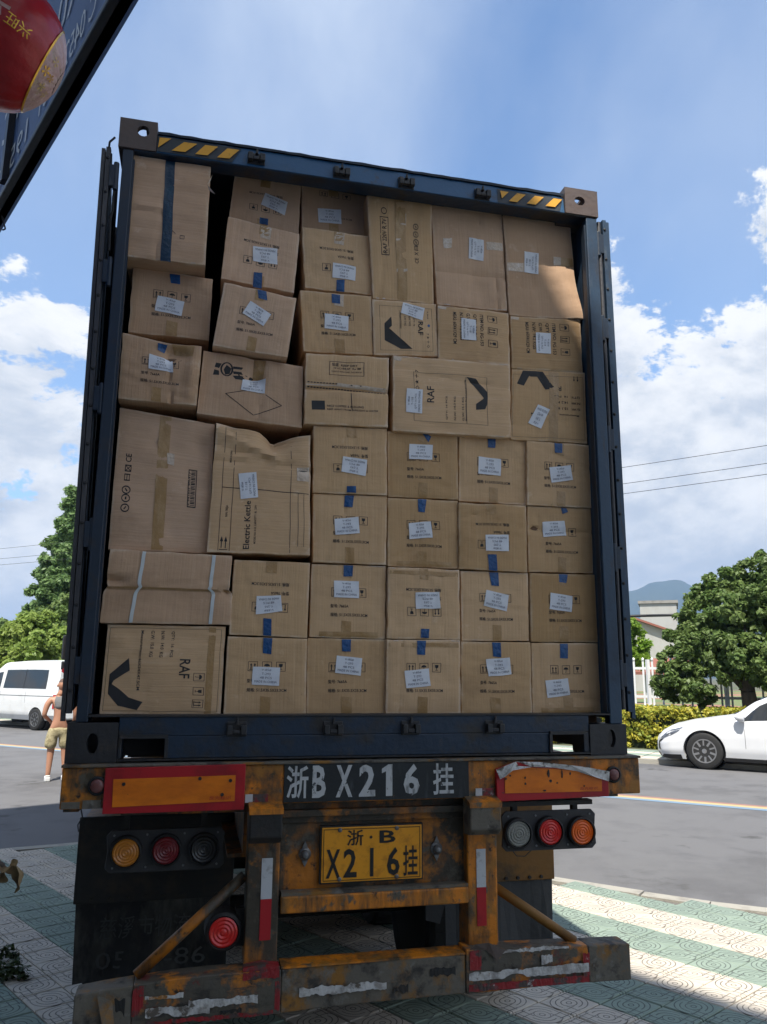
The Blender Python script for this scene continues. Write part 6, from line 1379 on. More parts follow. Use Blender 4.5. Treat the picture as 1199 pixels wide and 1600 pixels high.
# overhead lines
def wirecurve(name, a, c, sag, r_, label, grp=None):
    a = Vector(a); c = Vector(c); pts = []
    for i in range(25):
        t = i/24; p = a.lerp(c, t); p.z -= sag*4*t*(1-t); pts.append(p)
    b = MB(); b.tube(pts, r_, 6); o = b.build(name, 'wire', None, origin=tuple(a), smooth=True); tag(o, label, 'power line', grp); return o
for z, lab in ((7.55, 'uppermost of the three thin overhead wires right of the container'), (7.12, 'middle one of the three thin overhead wires right of the container'), (6.86, 'lowest of the three thin overhead wires right of the container')):
    wirecurve('overhead_wire', tuple(em(-30, 17, z-.6)), tuple(em(12, 17, z+.15)), .35, .0065, lab, 'thin overhead wires')
wirecurve('overhead_cable', tuple(em(-28, 23, 4.32)), tuple(em(2.4, 23, 3.73)), .14, .042, 'thick black cable bundle crossing in front of the red-roofed house', None)
po = MB(); p = em(12, 17, 0); po.cyl(p, p+Vector((0, 0, 8.4)), .16, 12, .11); u = po.build('utility_pole', 'concrete', None, origin=tuple(p), smooth=True); tag(u, 'round concrete utility pole carrying the overhead wires on the far pavement', 'utility pole')
p = em(-30, 17, 0); po = MB(); po.cyl(p, p+Vector((0, 0, 8.4)), .16, 12, .11); u = po.build('utility_pole', 'concrete', None, origin=tuple(p), smooth=True); tag(u, 'concrete utility pole far down the road to the left', 'utility pole')

# ================================================================ vehicles
class Shell:
    """a car body lofted through stations: [(x, [(y, z) ...])]; s(x, t) is a point on its left half"""
    def __init__(s, st): s.x = np.array([q[0] for q in st], float); s.p = np.array([q[1] for q in st], float); s.n = s.p.shape[1]
    def row(s, x):
        X = s.x; i = int(np.clip(np.searchsorted(X, x)-1, 0, len(X)-2)); t = (x-X[i])/(X[i+1]-X[i]); t = min(max(t, 0), 1)
        p0, p1, p2, p3 = s.p[max(i-1, 0)], s.p[i], s.p[i+1], s.p[min(i+2, len(X)-1)]
        m1 = (p2-p0)*.5*.7; m2 = (p3-p1)*.5*.7; t2, t3 = t*t, t*t*t
        return (2*t3-3*t2+1)*p1+(t3-2*t2+t)*m1+(-2*t3+3*t2)*p2+(t3-t2)*m2
    def at(s, x, t, off=0.0, side=1):
        r = s.row(x); i = int(min(max(t, 0), s.n-1.0001)); f = t-i; q = r[i]*(1-f)+r[i+1]*f; 
        if off:
            d = r[i+1]-r[i]; nrm = np.array([d[1], -d[0]]); nrm = nrm/(np.linalg.norm(nrm)+1e-9); q = q+nrm*off
        return (x, q[0]*side, q[1])
    def body(s, nx=70, sub=3):
        xs = np.linspace(s.x[0], s.x[-1], nx); ts = np.linspace(0, s.n-1, (s.n-1)*sub+1); b = MB(); m = len(ts); P = []
        for x in xs:
            for t in ts: P.append(s.at(x, t, 0, 1))
            for t in ts[::-1][1:]: P.append(s.at(x, t, 0, -1))
        w = 2*m-1; b.add(P, [(i*w+j, i*w+(j+1) % w, (i+1)*w+(j+1) % w, (i+1)*w+j) for i in range(nx-1) for j in range(w)] + [tuple(range(w)), tuple(range((nx-1)*w, nx*w))]); return b
    def patch(s, outline, off, side=1, n=10):
        """outline: list of rows (t, x_start, x_end)"""
        b = MB(); P = []
        R = len(outline)
        for t, xa, xb in outline:
            for i in range(n+1): P.append(s.at(xa+(xb-xa)*i/n, t, off, side))
        b.add(P, [(j*(n+1)+i, j*(n+1)+i+1, (j+1)*(n+1)+i+1, (j+1)*(n+1)+i) for j in range(R-1) for i in range(n)]); return b
def cut_arches(body, wheels, r_, w=.45, half=.9):
    b = MB()
    for x, y, z in wheels: b.cyl((x, y-w if y > 0 else y-w, z), (x, y+w, z), r_, 40)
    c = b.build('cutter', 'black_plastic', body.parent, local=True); md = body.modifiers.new('b', 'BOOLEAN'); md.operation = 'DIFFERENCE'; md.object = c; md.solver = 'EXACT'
    bpy.context.view_layer.update(); dg = bpy.context.evaluated_depsgraph_get(); me = bpy.data.meshes.new_from_object(body.evaluated_get(dg)); body.modifiers.clear(); body.data = me
    bpy.data.objects.remove(c)
def smooth_angle(o, a=38):
    me = o.data; me.polygons.foreach_set('use_smooth', [True]*len(me.polygons))
    try: me.set_sharp_from_angle(angle=rad(a))
    except Exception: pass
def wheel(par, x, y, r_, side, spokes=10, rimk='alloy'):
    b = MB(); b.lathe((x, y, r_), (0, side, 0), [(-.10, r_*.62), (-.105, r_*.9), (-.085, r_*.985), (-.05, r_), (.05, r_), (.085, r_*.985), (.105, r_*.9), (.095, r_*.66)], 40); w = b.build('wheel', 'tyre', par, local=True); smooth_angle(w, 50)
    b = MB(); b.lathe((x, y, r_), (0, side, 0), [(.02, r_*.64), (.085, r_*.655), (.096, r_*.64), (.092, r_*.60), (.04, r_*.58), (.035, .02)], 40); q = b.build('rim_dish', 'black_plastic', w, local=True); smooth_angle(q)
    b = MB(); b.lathe((x, y, r_), (0, side, 0), [(.09, r_*.66), (.103, r_*.655), (.103, r_*.60), (.09, r_*.585)], 40); b.lathe((x, y, r_), (0, side, 0), [(.04, r_*.14), (.098, r_*.13), (.10, .01)], 20)
    for k in range(spokes):
        t = 2*math.pi*k/spokes; t2 = t+.28; wv = .030 if k % 2 else .022
        p = Vector((x+math.cos(t)*r_*.10, y+side*.085, r_+math.sin(t)*r_*.10)); q2 = Vector((x+math.cos(t2)*r_*.62, y+side*.095, r_+math.sin(t2)*r_*.62)); b.beam(p, q2, wv*1.3, .012, (0, 1, 0))
    b.build('rim', rimk, w, local=True)
    return w
HD = math.atan2(-E_.y, -E_.x)   # towards the left of the picture along the road
# white car, nose towards the container
car_y = 0
CP = Vector((9.80, 11.85, -.03)); rot = HD + rad(-2)
cdir = Vector((math.cos(rot), math.sin(rot), 0)); cleft = Vector((-cdir.y, cdir.x, 0))
S = 1.06
base = CP - cdir*1.35*S - cleft*(.80)*S
car = lempty('parked_car', tuple(base), 'white car parked at the far kerb, its front half in the picture', 'car', None, rot, S)
st = [(-2.30, [(.60, .32), (.72, .42), (.74, .60), (.70, .80), (.62, .93), (.35, .98), (0, 1.0)]),
      (-2.12, [(.76, .24), (.86, .42), (.87, .66), (.83, .88), (.70, 1.06), (.45, 1.14), (0, 1.18)]),
      (-1.7, [(.84, .20), (.895, .40), (.90, .68), (.87, .93), (.70, 1.25), (.50, 1.38), (0, 1.42)]),
      (-.8, [(.85, .18), (.90, .38), (.905, .68), (.875, .955), (.68, 1.42), (.50, 1.49), (0, 1.52)]),
      (.0, [(.85, .18), (.90, .38), (.905, .68), (.875, .945), (.68, 1.39), (.50, 1.46), (0, 1.49)]),
      (.30, [(.85, .18), (.90, .38), (.905, .67), (.875, .94), (.70, 1.27), (.54, 1.35), (0, 1.39)]),
      (.85, [(.85, .18), (.90, .38), (.905, .66), (.875, .925), (.76, 1.00), (.58, 1.045), (0, 1.08)]),
      (1.05, [(.85, .18), (.90, .38), (.905, .65), (.875, .90), (.74, .965), (.54, .99), (0, 1.02)]),
      (1.6, [(.84, .18), (.895, .36), (.895, .60), (.86, .80), (.70, .885), (.48, .91), (0, .935)]),
      (2.0, [(.80, .17), (.86, .34), (.855, .52), (.81, .70), (.64, .79), (.42, .82), (0, .84)]),
      (2.20, [(.70, .18), (.77, .32), (.77, .46), (.72, .60), (.56, .69), (.38, .72), (0, .74)]),
      (2.32, [(.50, .24), (.58, .34), (.58, .44), (.54, .54), (.42, .60), (.28, .62), (0, .63)])]
sh_ = Shell(st); bd = sh_.body(90, 4).build('body', 'car_white', car, local=True)
WR = .35
cut_arches(bd, [(sx, sy*.80, WR) for sx in (1.35, -1.35) for sy in (1, -1)], WR+.05, .20); smooth_angle(bd, 32)
for sd in (1, -1):
    o = sh_.patch([(3.08, .66, -1.55), (3.4, .56, -1.50), (3.7, .44, -1.42), (3.92, .30, -1.32)], .006, sd, 24).build('side_window', 'car_glass', car, local=True); smooth_angle(o)
    sh_.patch([(3.04, .80, .64), (3.04+.001, .80, .64)], .006, sd, 3)
    sh_.patch([(1.2, .585, .578), (2, .585, .578), (3.05, .60, .593)], .003, sd, 1).build('door_seam', 'seam', car, local=True)
    sh_.patch([(1.2, -.42, -.428), (2, -.42, -.428), (3.05, -.42, -.428), (3.9, -.36, -.40)], .008, sd, 1).build('door_seam', 'black_plastic', car, local=True)
    sh_.patch([(2.35, -.10, -.28), (2.48, -.10, -.28)], .028, sd, 4).build('door_handle', 'car_white', car, local=True)
    o = sh_.patch([(0.0, 1.0, -1.0), (.35, 1.0, -1.0)], .010, sd, 20).build('sill_trim', 'black_plastic', car, local=True)
    o = sh_.patch([(2.55, 2.24, 1.98), (2.8, 2.20, 1.84), (3.05, 2.13, 1.76), (3.3, 2.02, 1.74)], .006, sd, 8).build('headlight', 'lamp_glass', car, local=True)
    o = sh_.patch([(1.05, 2.29, 2.21), (1.7, 2.30, 2.24), (2.35, 2.28, 2.20), (2.5, 2.24, 2.12)], .008, sd, 3).build('bumper_duct', 'black_plastic', car, local=True)
    o = sh_.patch([(0.0, 2.31, 1.78), (.5, 2.33, 1.80)], .006, sd, 6).build('lower_trim', 'black_plastic', car, local=True)
    b = MB(); b.lathe((.64, sd*.965, 1.02), (1, 0, 0), [(-.08, .06), (-.06, .085), (.02, .08), (.08, .045), (.10, .01)], 16); o = b.build('wing_mirror', 'car_white', car, local=True, smooth=True)
    b = MB(); b.beam((.62, sd*.86, .955), (.62, sd*.95, .985), .05, .03); b.build('mirror_arm', 'black_plastic', o, local=True)
    for sx in (1.35, -1.35): wheel(car, sx, sd*.785, WR, sd)
    for sx in (1.35, -1.35):
        b = MB(); b.cyl((sx, sd*.45, WR), (sx, sd*.72, WR), WR+.042, 32, caps=False); b.cyl((sx, sd*.44, WR), (sx, sd*.45, WR), WR+.042, 32); b.build('wheel_liner', 'rubber', car, local=True)
o = sh_.patch([(5.02, .82, .20), (5.5, .84, .16), (6.0, .85, .14)], .006, 1, 10); o2 = sh_.patch([(5.02, .82, .20), (5.5, .84, .16), (6.0, .85, .14)], .006, -1, 10); b0 = len(o.v); o.v += o2.v; o.f += [tuple(i+b0 for i in f) for f in o2.f]; q = o.build('windscreen', 'car_glass', car, local=True); smooth_angle(q)
b = MB(); b.box((2.325, -.40, .26), (2.345, .40, .42)); b.build('grille', 'black_plastic', car, local=True)
b = MB(); b.box((2.347, -.22, .44), (2.357, .22, .56)); b.build('front_plate', mat('plate_green', (.35, .55, .42), .4), car, local=True)
# white van, cab to the left
vrot = HD + rad(-3); VP = Vector((-5.75, 25.55, -.03)); vdir = Vector((math.cos(vrot), math.sin(vrot), 0)); vleft = Vector((-vdir.y, vdir.x, 0))
vb = VP + vdir*1.60 - vleft*.86
van = lempty('parked_van', tuple(vb), 'white high-roofed minibus parked across the road at the left edge', 'van', None, vrot)
st = [(-2.62, [(.70, .40), (.84, .50), (.88, .95), (.86, 1.25), (.78, 1.95), (.60, 2.12), (0, 2.16)]),
      (-2.50, [(.80, .34), (.92, .50), (.94, .95), (.92, 1.25), (.82, 2.02), (.62, 2.20), (0, 2.25)]),
      (-1.5, [(.84, .32), (.94, .50), (.955, .95), (.94, 1.25), (.83, 2.05), (.63, 2.24), (0, 2.30)]),
      (.6, [(.84, .32), (.94, .50), (.955, .95), (.94, 1.25), (.83, 2.03), (.63, 2.22), (0, 2.28)]),
      (1.05, [(.84, .32), (.94, .50), (.955, .95), (.94, 1.22), (.82, 1.92), (.62, 2.10), (0, 2.15)]),
      (1.75, [(.84, .32), (.94, .50), (.95, .90), (.93, 1.12), (.82, 1.30), (.64, 1.40), (0, 1.45)]),
      (2.25, [(.78, .30), (.90, .46), (.90, .75), (.86, .95), (.76, 1.08), (.55, 1.14), (0, 1.17)]),
      (2.50, [(.62, .32), (.76, .44), (.76, .65), (.72, .80), (.62, .88), (.40, .92), (0, .93)])]
vs_ = Shell(st); bd = vs_.body(80, 4).build('body', 'van_white', van, local=True); cut_arches(bd, [(sx, sy*.86, .35) for sx in (1.62, -1.60) for sy in (1, -1)], .40, .2); smooth_angle(bd, 32)
for sd in (1, -1):
    for x0, x1 in ((.42, -2.05),):
        o = vs_.patch([(3.12, x0, x1), (3.5, x0-.02, x1), (3.9, x0-.05, x1+.03)], .006, sd, 16).build('side_window', 'car_glass', van, local=True); smooth_angle(o)
    vs_.patch([(3.10, -.78, -.80), (3.92, -.78, -.80)], .010, sd, 1).build('window_bar', 'black_plastic', van, local=True)
    o = vs_.patch([(3.05, 1.52, .62), (3.4, 1.38, .60), (3.82, 1.08, .60)], .006, sd, 10).build('cab_window', 'car_glass', van, local=True)
    for x0 in (.55, 1.42, -.95): vs_.patch([(.8, x0, x0-.012), (2, x0, x0-.012), (3.05, x0, x0-.012)], .003, sd, 1).build('door_seam', 'seam', van, local=True)
    vs_.patch([(2.5, 2.3, -2.5), (2.56, 2.3, -2.5)], .004, sd, 30).build('body_crease', 'seam', van, local=True)
    vs_.patch([(2.05, .78, .66), (2.3, .78, .66)], .03, sd, 2).build('door_handle', 'black_plastic', van, local=True)
    b = MB(); b.box((1.30, sd*1.02-.05, 1.20), (1.38, sd*1.02+.05, 1.48)); o = b.build('wing_mirror', 'black_plastic', van, local=True, bevel=.02)
    vs_.patch([(1.5, -2.50, -2.585), (2.7, -2.50, -2.585)], .012, sd, 2).build('tail_light', 'tail_red', van, local=True)
    for sx in (1.62, -1.60): wheel(van, sx, sd*.845, .35, sd, 8, 'steel')
    for sx in (1.62, -1.60):
        b = MB(); b.cyl((sx, sd*.46, .35), (sx, sd*.76, .35), .397, 32, caps=False); b.cyl((sx, sd*.45, .35), (sx, sd*.46, .35), .397, 32); b.build('wheel_liner', 'rubber', van, local=True)
# road tractor, turned towards the left ahead of the trailer
tr = lempty('road_tractor', (0.03, 11.0, 0), 'dark blue road tractor ahead of the trailer, only its mirror showing left of the container', 'truck', None, rad(90+30))
def lb(name, b, k, par=None, **kw): return b.build(name, k, par or tr, local=True, **kw)
b = MB(); b.prism([(1.9, -1.25, .75), (3.9, -1.25, .75), (4.02, -1.25, 1.5), (3.8, -1.25, 3.1), (3.4, -1.25, 3.5), (1.9, -1.25, 3.6)], (0, 2.5, 0)); cab = lb('cab', b, 'cab_blue', bevel=.06)
b = MB(); b.prism([(3.99, -1.1, 1.72), (3.99, 1.1, 1.72), (3.84, 1.05, 2.75), (3.84, -1.05, 2.75)], (.04, 0, .004)); lb('windscreen', b, 'car_glass', cab)
for sd in (1, -1):
    b = MB(); b.prism([(2.8, sd*1.255, 1.7), (3.8, sd*1.255, 1.7), (3.68, sd*1.255, 2.55), (2.8, sd*1.255, 2.55)], (0, .006*sd, 0)); lb('side_window', b, 'car_glass', cab)
    b = MB(); b.box((3.80, sd*1.52-.13, 2.10), (3.88, sd*1.52+.13, 2.58)); mr_ = lb('mirror', b, 'black_plastic', cab, bevel=.025)
    b = MB(); b.box((3.795, sd*1.52-.11, 2.12), (3.799, sd*1.52+.11, 2.56)); lb('mirror_glass', b, 'lens_dark', mr_)
    b = MB(); b.box((3.80, sd*1.52-.12, 1.90), (3.88, sd*1.52+.12, 2.07)); m2 = lb('lower_mirror', b, 'black_plastic', cab, bevel=.025)
    b = MB(); b.tube([(3.7, sd*1.25, 2.65), (3.84, sd*1.50, 2.68), (3.84, sd*1.52, 1.88), (3.7, sd*1.25, 1.80)], .018, 8); lb('mirror_arm', b, 'black_plastic', mr_)
b = MB(); b.box((3.77, 1.44, 1.86), (3.79, 1.60, 1.95)); b.prism([(3.765, 1.60, 1.95), (3.765, 1.66, 1.88), (3.765, 1.56, 1.80), (3.765, 1.48, 1.87)], (.012, 0, 0)); lb('red_ribbon', b, 'red_film', cab)
b = MB(); b.box((-1.4, -.45, .75), (3.9, -.33, 1.0)); b.box((-1.4, .33, .75), (3.9, .45, 1.0)); lb('chassis', b, 'dark_steel')
b = MB(); b.cyl((0, 0, 1.01), (0, 0, 1.09), .5, 24); lb('fifth_wheel', b, 'dark_steel')
for x, ys in ((3.0, (-1.05, 1.05)), (.3, (-1.1, -.78, .78, 1.1)), (-1.0, (-1.1, -.78, .78, 1.1))):
    for y in ys:
        b = MB(); b.lathe((x, y, .5), (0, 1, 0), [(-.12, .3), (-.14, .44), (-.1, .5), (.1, .5), (.14, .44), (.12, .3)], 32); w = lb('wheel', b, 'tyre')
        b = MB(); b.lathe((x, y, .5), (0, 1, 0), [(-.1, .29), (-.04, .18), (.04, .18), (.1, .29)], 24); lb('wheel_rim', b, 'dark_steel', w)
b = MB(); b.box((3.85, -1.2, .35), (4.05, 1.2, .75)); lb('front_bumper', b, 'cab_blue', bevel=.03)

# ================================================================ the man by the tractor
def skin_mesh(name, verts, edges, radii, k, parent, sub=2, root=0):
    me = bpy.data.meshes.new(name); me.from_pydata(verts, edges, []); o = bpy.data.objects.new(name, me); COL.objects.link(o); o.parent = parent
    md = o.modifiers.new('skin', 'SKIN'); md.use_smooth_shade = True; md.branch_smoothing = .6
    for i, r_ in enumerate(radii):
        r_ = r_ if isinstance(r_, tuple) else (r_, r_); me.skin_vertices[0].data[i].radius = r_; me.skin_vertices[0].data[i].use_root = (i == root)
    s2 = o.modifiers.new('sub', 'SUBSURF'); s2.levels = sub; s2.render_levels = sub; me.materials.append(MT[k])
    bpy.context.view_layer.update(); dg = bpy.context.evaluated_depsgraph_get(); m2 = bpy.data.meshes.new_from_object(o.evaluated_get(dg)); o.modifiers.clear(); o.data = m2
    if not m2.materials: m2.materials.append(MT[k])
    m2.polygons.foreach_set('use_smooth', [True]*len(m2.polygons)); return o
MAN = lempty('person', (-3.05, 12.15, -.03), 'bald person in grey vest, khaki shorts and white shoes standing on the road', 'person', None, rad(12))
# local: x right, y away from camera, z up; seen from behind, left elbow out
hv = [(0, 0, .93), (-.005, 0, 1.06), (-.01, .0, 1.22), (-.01, .01, 1.38), (-.005, .02, 1.475), (0, .035, 1.54), (.0, .045, 1.60),
      (-.10, .0, .86), (-.105, .02, .50), (-.12, -.01, .10), (-.12, .09, .045), (-.125, .19, .03),
      (.10, .0, .86), (.125, .0, .50), (.155, -.02, .10), (.16, .08, .045), (.165, .17, .03),
      (-.17, .01, 1.41), (-.235, -.01, 1.30), (-.27, -.02, 1.13), (-.17, .16, 1.04), (-.13, .20, 1.02),
      (.17, .01, 1.41), (.235, .0, 1.30), (.26, .0, 1.13), (.24, .12, .94), (.235, .15, .90)]
he = [(0, 1), (1, 2), (2, 3), (3, 4), (4, 5), (5, 6), (0, 7), (7, 8), (8, 9), (9, 10), (10, 11), (0, 12), (12, 13), (13, 14), (14, 15), (15, 16), (3, 17), (17, 18), (18, 19), (19, 20), (20, 21), (3, 22), (22, 23), (23, 24), (24, 25), (25, 26)]
hr = [(.155, .13), (.150, .125), (.150, .12), (.155, .11), .06, .055, .06, (.095, .10), (.062, .065), .042, .04, .03, (.095, .10), (.062, .065), .042, .04, .03, .068, .055, .043, .030, .028, .068, .055, .043, .030, .028]
body = skin_mesh('body', hv, he, hr, 'skin', MAN)
# head shape with ears, nose and a stubbled scalp
b = MB(); nseg, nring = 20, 14; P = []
for j in range(nring+1):
    ph = math.pi*j/nring
    for i in range(nseg):
        th = 2*math.pi*i/nseg; x = .076*math.sin(ph)*math.cos(th); y = .098*math.sin(ph)*math.sin(th); z = .118*math.cos(ph)
        if z < 0: x *= 1-.28*(-z/.118); y *= 1-.15*(-z/.118)
        if abs(math.cos(th)) < .25 and y > 0 and abs(z+.01) < .03: y += .018
        P.append((x, y+.045, z+1.655))
b.add(P, [(j*nseg+i, j*nseg+(i+1) % nseg, (j+1)*nseg+(i+1) % nseg, (j+1)*nseg+i) for j in range(nring) for i in range(nseg)])
hd_ = b.build('head', 'skin', body, local=True, smooth=True)
b = MB(); P2 = [(p[0]*1.015, (p[1]-.045)*1.015+.045, (p[2]-1.655)*1.015+1.655) for p in P[:7*nseg]]; b.add(P2, [(j*nseg+i, j*nseg+(i+1) % nseg, (j+1)*nseg+(i+1) % nseg, (j+1)*nseg+i) for j in range(5) for i in range(nseg)]); b.build('hair', 'hair', body, local=True, smooth=True)
b = MB()
for sd in (-1, 1):
    b.lathe((sd*.074, .04, 1.648), (sd, -.2, 0), [(0, .020), (.010, .026), (.016, .018), (.012, .008)], 10)
b.build('ears', 'skin', body, local=True, smooth=True)
b = MB()
for sd in (-1, 1): b.cyl((sd*.028, .136, 1.665), (sd*.028, .1405, 1.665), .009, 10)
b.build('eyes', 'ink', body, local=True)
b = MB(); b.box((-.024, .128, 1.604), (.024, .134, 1.609)); b.build('mouth', 'lantern_red', body, local=True)
def hand(par, w, d, sidev, up_):
    w = Vector(w); d = Vector(d).normalized(); sidev = Vector(sidev).normalized(); up_ = Vector(up_).normalized()
    V = [w, w+d*.045]; E = [(0, 1)]; Rr = [(.026, .016), (.036, .016)]
    for i, (o_, ln) in enumerate(((-.030, .060), (-.010, .072), (.010, .068), (.028, .052))):
        a = w+d*.07+sidev*o_; V += [a, a+d*ln*.45-up_*.006, a+d*ln*.8-up_*.022, a+d*ln-up_*.036]; k0 = len(V)-4; E += [(1, k0), (k0, k0+1), (k0+1, k0+2), (k0+2, k0+3)]; Rr += [.0105, .0095, .009, .008]
    a = w+d*.03-sidev*.035; V += [a, a+d*.03-sidev*.018, a+d*.055-sidev*.020-up_*.01]; k0 = len(V)-3; E += [(0, k0), (k0, k0+1), (k0+1, k0+2)]; Rr += [.013, .011, .009]
    return skin_mesh('hand', [tuple(q) for q in V], E, Rr, 'skin', par, 1, 1)
hand(body, (-.135, .195, 1.02), (.5, .75, -.35), (.5, -.4, .3), (-.3, .3, .9)); hand(body, (.235, .15, .90), (-.05, .35, -1), (.1, 1, .3), (1, 0, 0))
vt = skin_mesh('vest', [(-.005, 0, 1.22), (-.01, .0, 1.30), (-.01, .01, 1.40), (-.12, .005, 1.425), (.10, .005, 1.425)], [(0, 1), (1, 2), (2, 3), (2, 4)], [(.172, .138), (.172, .135), (.15, .12), .075, .075], 'vest', MAN)
sh2 = skin_mesh('shorts', [(0, 0, .99), (0, 0, .90), (-.105, .0, .80), (-.125, .01, .54), (.105, .0, .80), (.13, .005, .54)], [(0, 1), (1, 2), (2, 3), (1, 4), (4, 5)], [(.175, .145), (.18, .15), (.115, .12), (.108, .11), (.115, .12), (.108, .11)], 'khaki', MAN)
for x, y in ((-.12, .0), (.158, -.01)):
    b = MB(); b.prism([(x-.045, y-.06, 0), (x+.045, y-.06, 0), (x+.052, y+.06, 0), (x+.045, y+.20, 0), (x, y+.24, 0), (x-.045, y+.20, 0), (x-.052, y+.06, 0)], (0, 0, .075)); b.box((x-.04, y-.055, .076), (x+.04, y+.08, .105)); b.build('shoe', 'shoe', MAN, local=True, bevel=.02)
tw = MB(); n = 8; P = []
for j in range(9):
    for i in range(n): P.append((.26+.03*i/n+.012*math.sin(i*1.5+j*.4), .16+.03*math.sin(i*1.9), .90-.055*j))
tw.add(P, [(j*n+i, j*n+i+1, (j+1)*n+i+1, (j+1)*n+i) for j in range(8) for i in range(n-1)])
to = tw.build('towel', 'towel', None, smooth=True, origin=(0, 0, 0)); to.location = (-3.05, 12.15, -.03); to.rotation_euler = (0, 0, rad(12)); s = to.modifiers.new('s', 'SOLIDIFY'); s.thickness = .012; tag(to, 'pink cloth hanging from the hand of the person, beside the left door', 'cloth')

# ================================================================ shop front over the camera: it shades truck and pavement
FA = rad(-61.0); FD = Vector((math.cos(FA), math.sin(FA), 0)); FN = Vector((-FD.y, FD.x, 0))   # FN points to the street
def shp(s_, n_, z=0.0): return FD*s_ + FN*n_ + Vector((0, 0, z))
s0, s1, nF, Hh = -4.75, 22.0, -3.60, 13.84
bl_ = empty('shop_building', tuple(shp(s0+8, nF, 0)), 'tiled four-storey shop building behind the photographer', 'building')
b = MB(); b.prism([shp(s0, nF), shp(s1, nF), shp(s1, nF-9), shp(s0, nF-9)], (0, 0, Hh)); b.build('wall', 'facade', bl_)
b = MB(); b.prism([shp(s0-.1, nF+.15), shp(s1, nF+.15), shp(s1, nF-9.1), shp(s0-.1, nF-9.1)], (0, 0, .35)); o = b.build('cornice', 'concrete', bl_); o.location = (0, 0, Hh+.001)
for fl in range(1, 4):
    for k in range(7):
        a = s0+1.2+k*3.6; z = 1.2+fl*3.3
        b = MB(); b.prism([shp(a, nF+.001, z), shp(a+2, nF+.001, z), shp(a+2, nF+.001, z+1.6), shp(a, nF+.001, z+1.6)], FN*.05); w = b.build('window', 'fence_white', bl_)
        b = MB(); b.prism([shp(a+.08, nF+.052, z+.08), shp(a+.96, nF+.052, z+.08), shp(a+.96, nF+.052, z+1.52), shp(a+.08, nF+.052, z+1.52)], FN*.01); b.prism([shp(a+1.04, nF+.052, z+.08), shp(a+1.92, nF+.052, z+.08), shp(a+1.92, nF+.052, z+1.52), shp(a+1.04, nF+.052, z+1.52)], FN*.01); b.build('pane', 'shop_glass', w)
for k in range(6):
    a = s0+.6+k*4.2; b = MB(); b.prism([shp(a, nF+.001, .1), shp(a+3.4, nF+.001, .1), shp(a+3.4, nF+.001, 2.9), shp(a, nF+.001, 2.9)], FN*.04); b.build('shop_window', 'shop_glass', bl_)
# hanging sign board seen from behind: its lower edge runs past the camera's upper left
A3 = Vector((-.966, -1.994, 3.2)); B3 = Vector(SIGN_B); sdv = (A3-B3).normalized(); snv = Vector((-sdv.y, sdv.x, 0))
sg = empty('shop_sign', tuple((A3+B3)/2), 'dark blue hanging sign board with pale lettering seen mirrored from behind, top left', 'sign')
P0 = B3 - sdv*1.2; P1 = A3 + sdv*5.0
b = MB(); b.prism([P0, P1, P1+Vector((0, 0, 1.15)), P0+Vector((0, 0, 1.15))], snv*.03); bd_ = b.build('board', 'sign_blue', sg)
b = MB(); b.prism([P0-snv*.018, P1-snv*.018, P1-snv*.018+Vector((0, 0, .020)), P0-snv*.018+Vector((0, 0, .020))], snv*.044); b.prism([P0-snv*.022+Vector((0, 0, 1.10)), P1-snv*.045+Vector((0, 0, 1.10)), P1-snv*.045+Vector((0, 0, 1.17)), P0-snv*.045+Vector((0, 0, 1.17))], snv*.10); fr = b.build('frame', 'sign_frame', sg, bevel=.004)
for t in (.05, 1.1, 2.3):
    b = MB(); q = B3+sdv*t+Vector((0, 0, .058)); b.prism([q-snv*.02, q+sdv*.03-snv*.02, q+sdv*.03-snv*.02+Vector((0, 0, 1.04)), q-snv*.02+Vector((0, 0, 1.04))], snv*.018); b.build('stiffener', 'sign_frame', sg)
b = MB()
def sgt(s, t0, t1, z0, z1):
    """lettering that reads from the street: along +sdv it runs backwards for us"""
    V, F, w = text2d(s)
    b.add([A3 + sdv*(t0+(t1-t0)*(1-x)) + Vector((0, 0, z0+(z1-z0)*y)) - snv*.003 for x, y in V], F)
SIGN_ROWS = (("C 0452", -.39, -.16, .09, .165), ("61", -.60, -.52, .09, .165), ("195", -.90, -.72, .09, .165), ("48", -1.06, -.93, .09, .165), ("X0", -.50, -.28, .25, .38), ("1C", -1.05, -.86, .25, .38), ("1850 C", .0, .4, .25, .38))
for s, t0, t1, z0, z1 in SIGN_ROWS:
    b = MB(); sgt(s, t0, t1, z0, z1); b.build('lettering', 'sign_ink', sg, recalc=False)
for t in (-1.5, 1.5, 4.5):
    pass
b = MB()
for t in (-.9, 1.6, 4.0):
    q = A3+sdv*t+Vector((0, 0, 1.14)); b.beam(q, q-FN*1.9+Vector((0, 0, .5)), .05, .05)
b.build('bracket', 'sign_frame', sg)
b = MB(); b.tube([B3+Vector((.0, .02, .0)), B3+Vector((.012, .0, -.03)), B3+Vector((.02, .0, -.055)), B3+Vector((.012, .0, -.06))], .0025, 5); b.build('loose_wire', 'wire', sg)
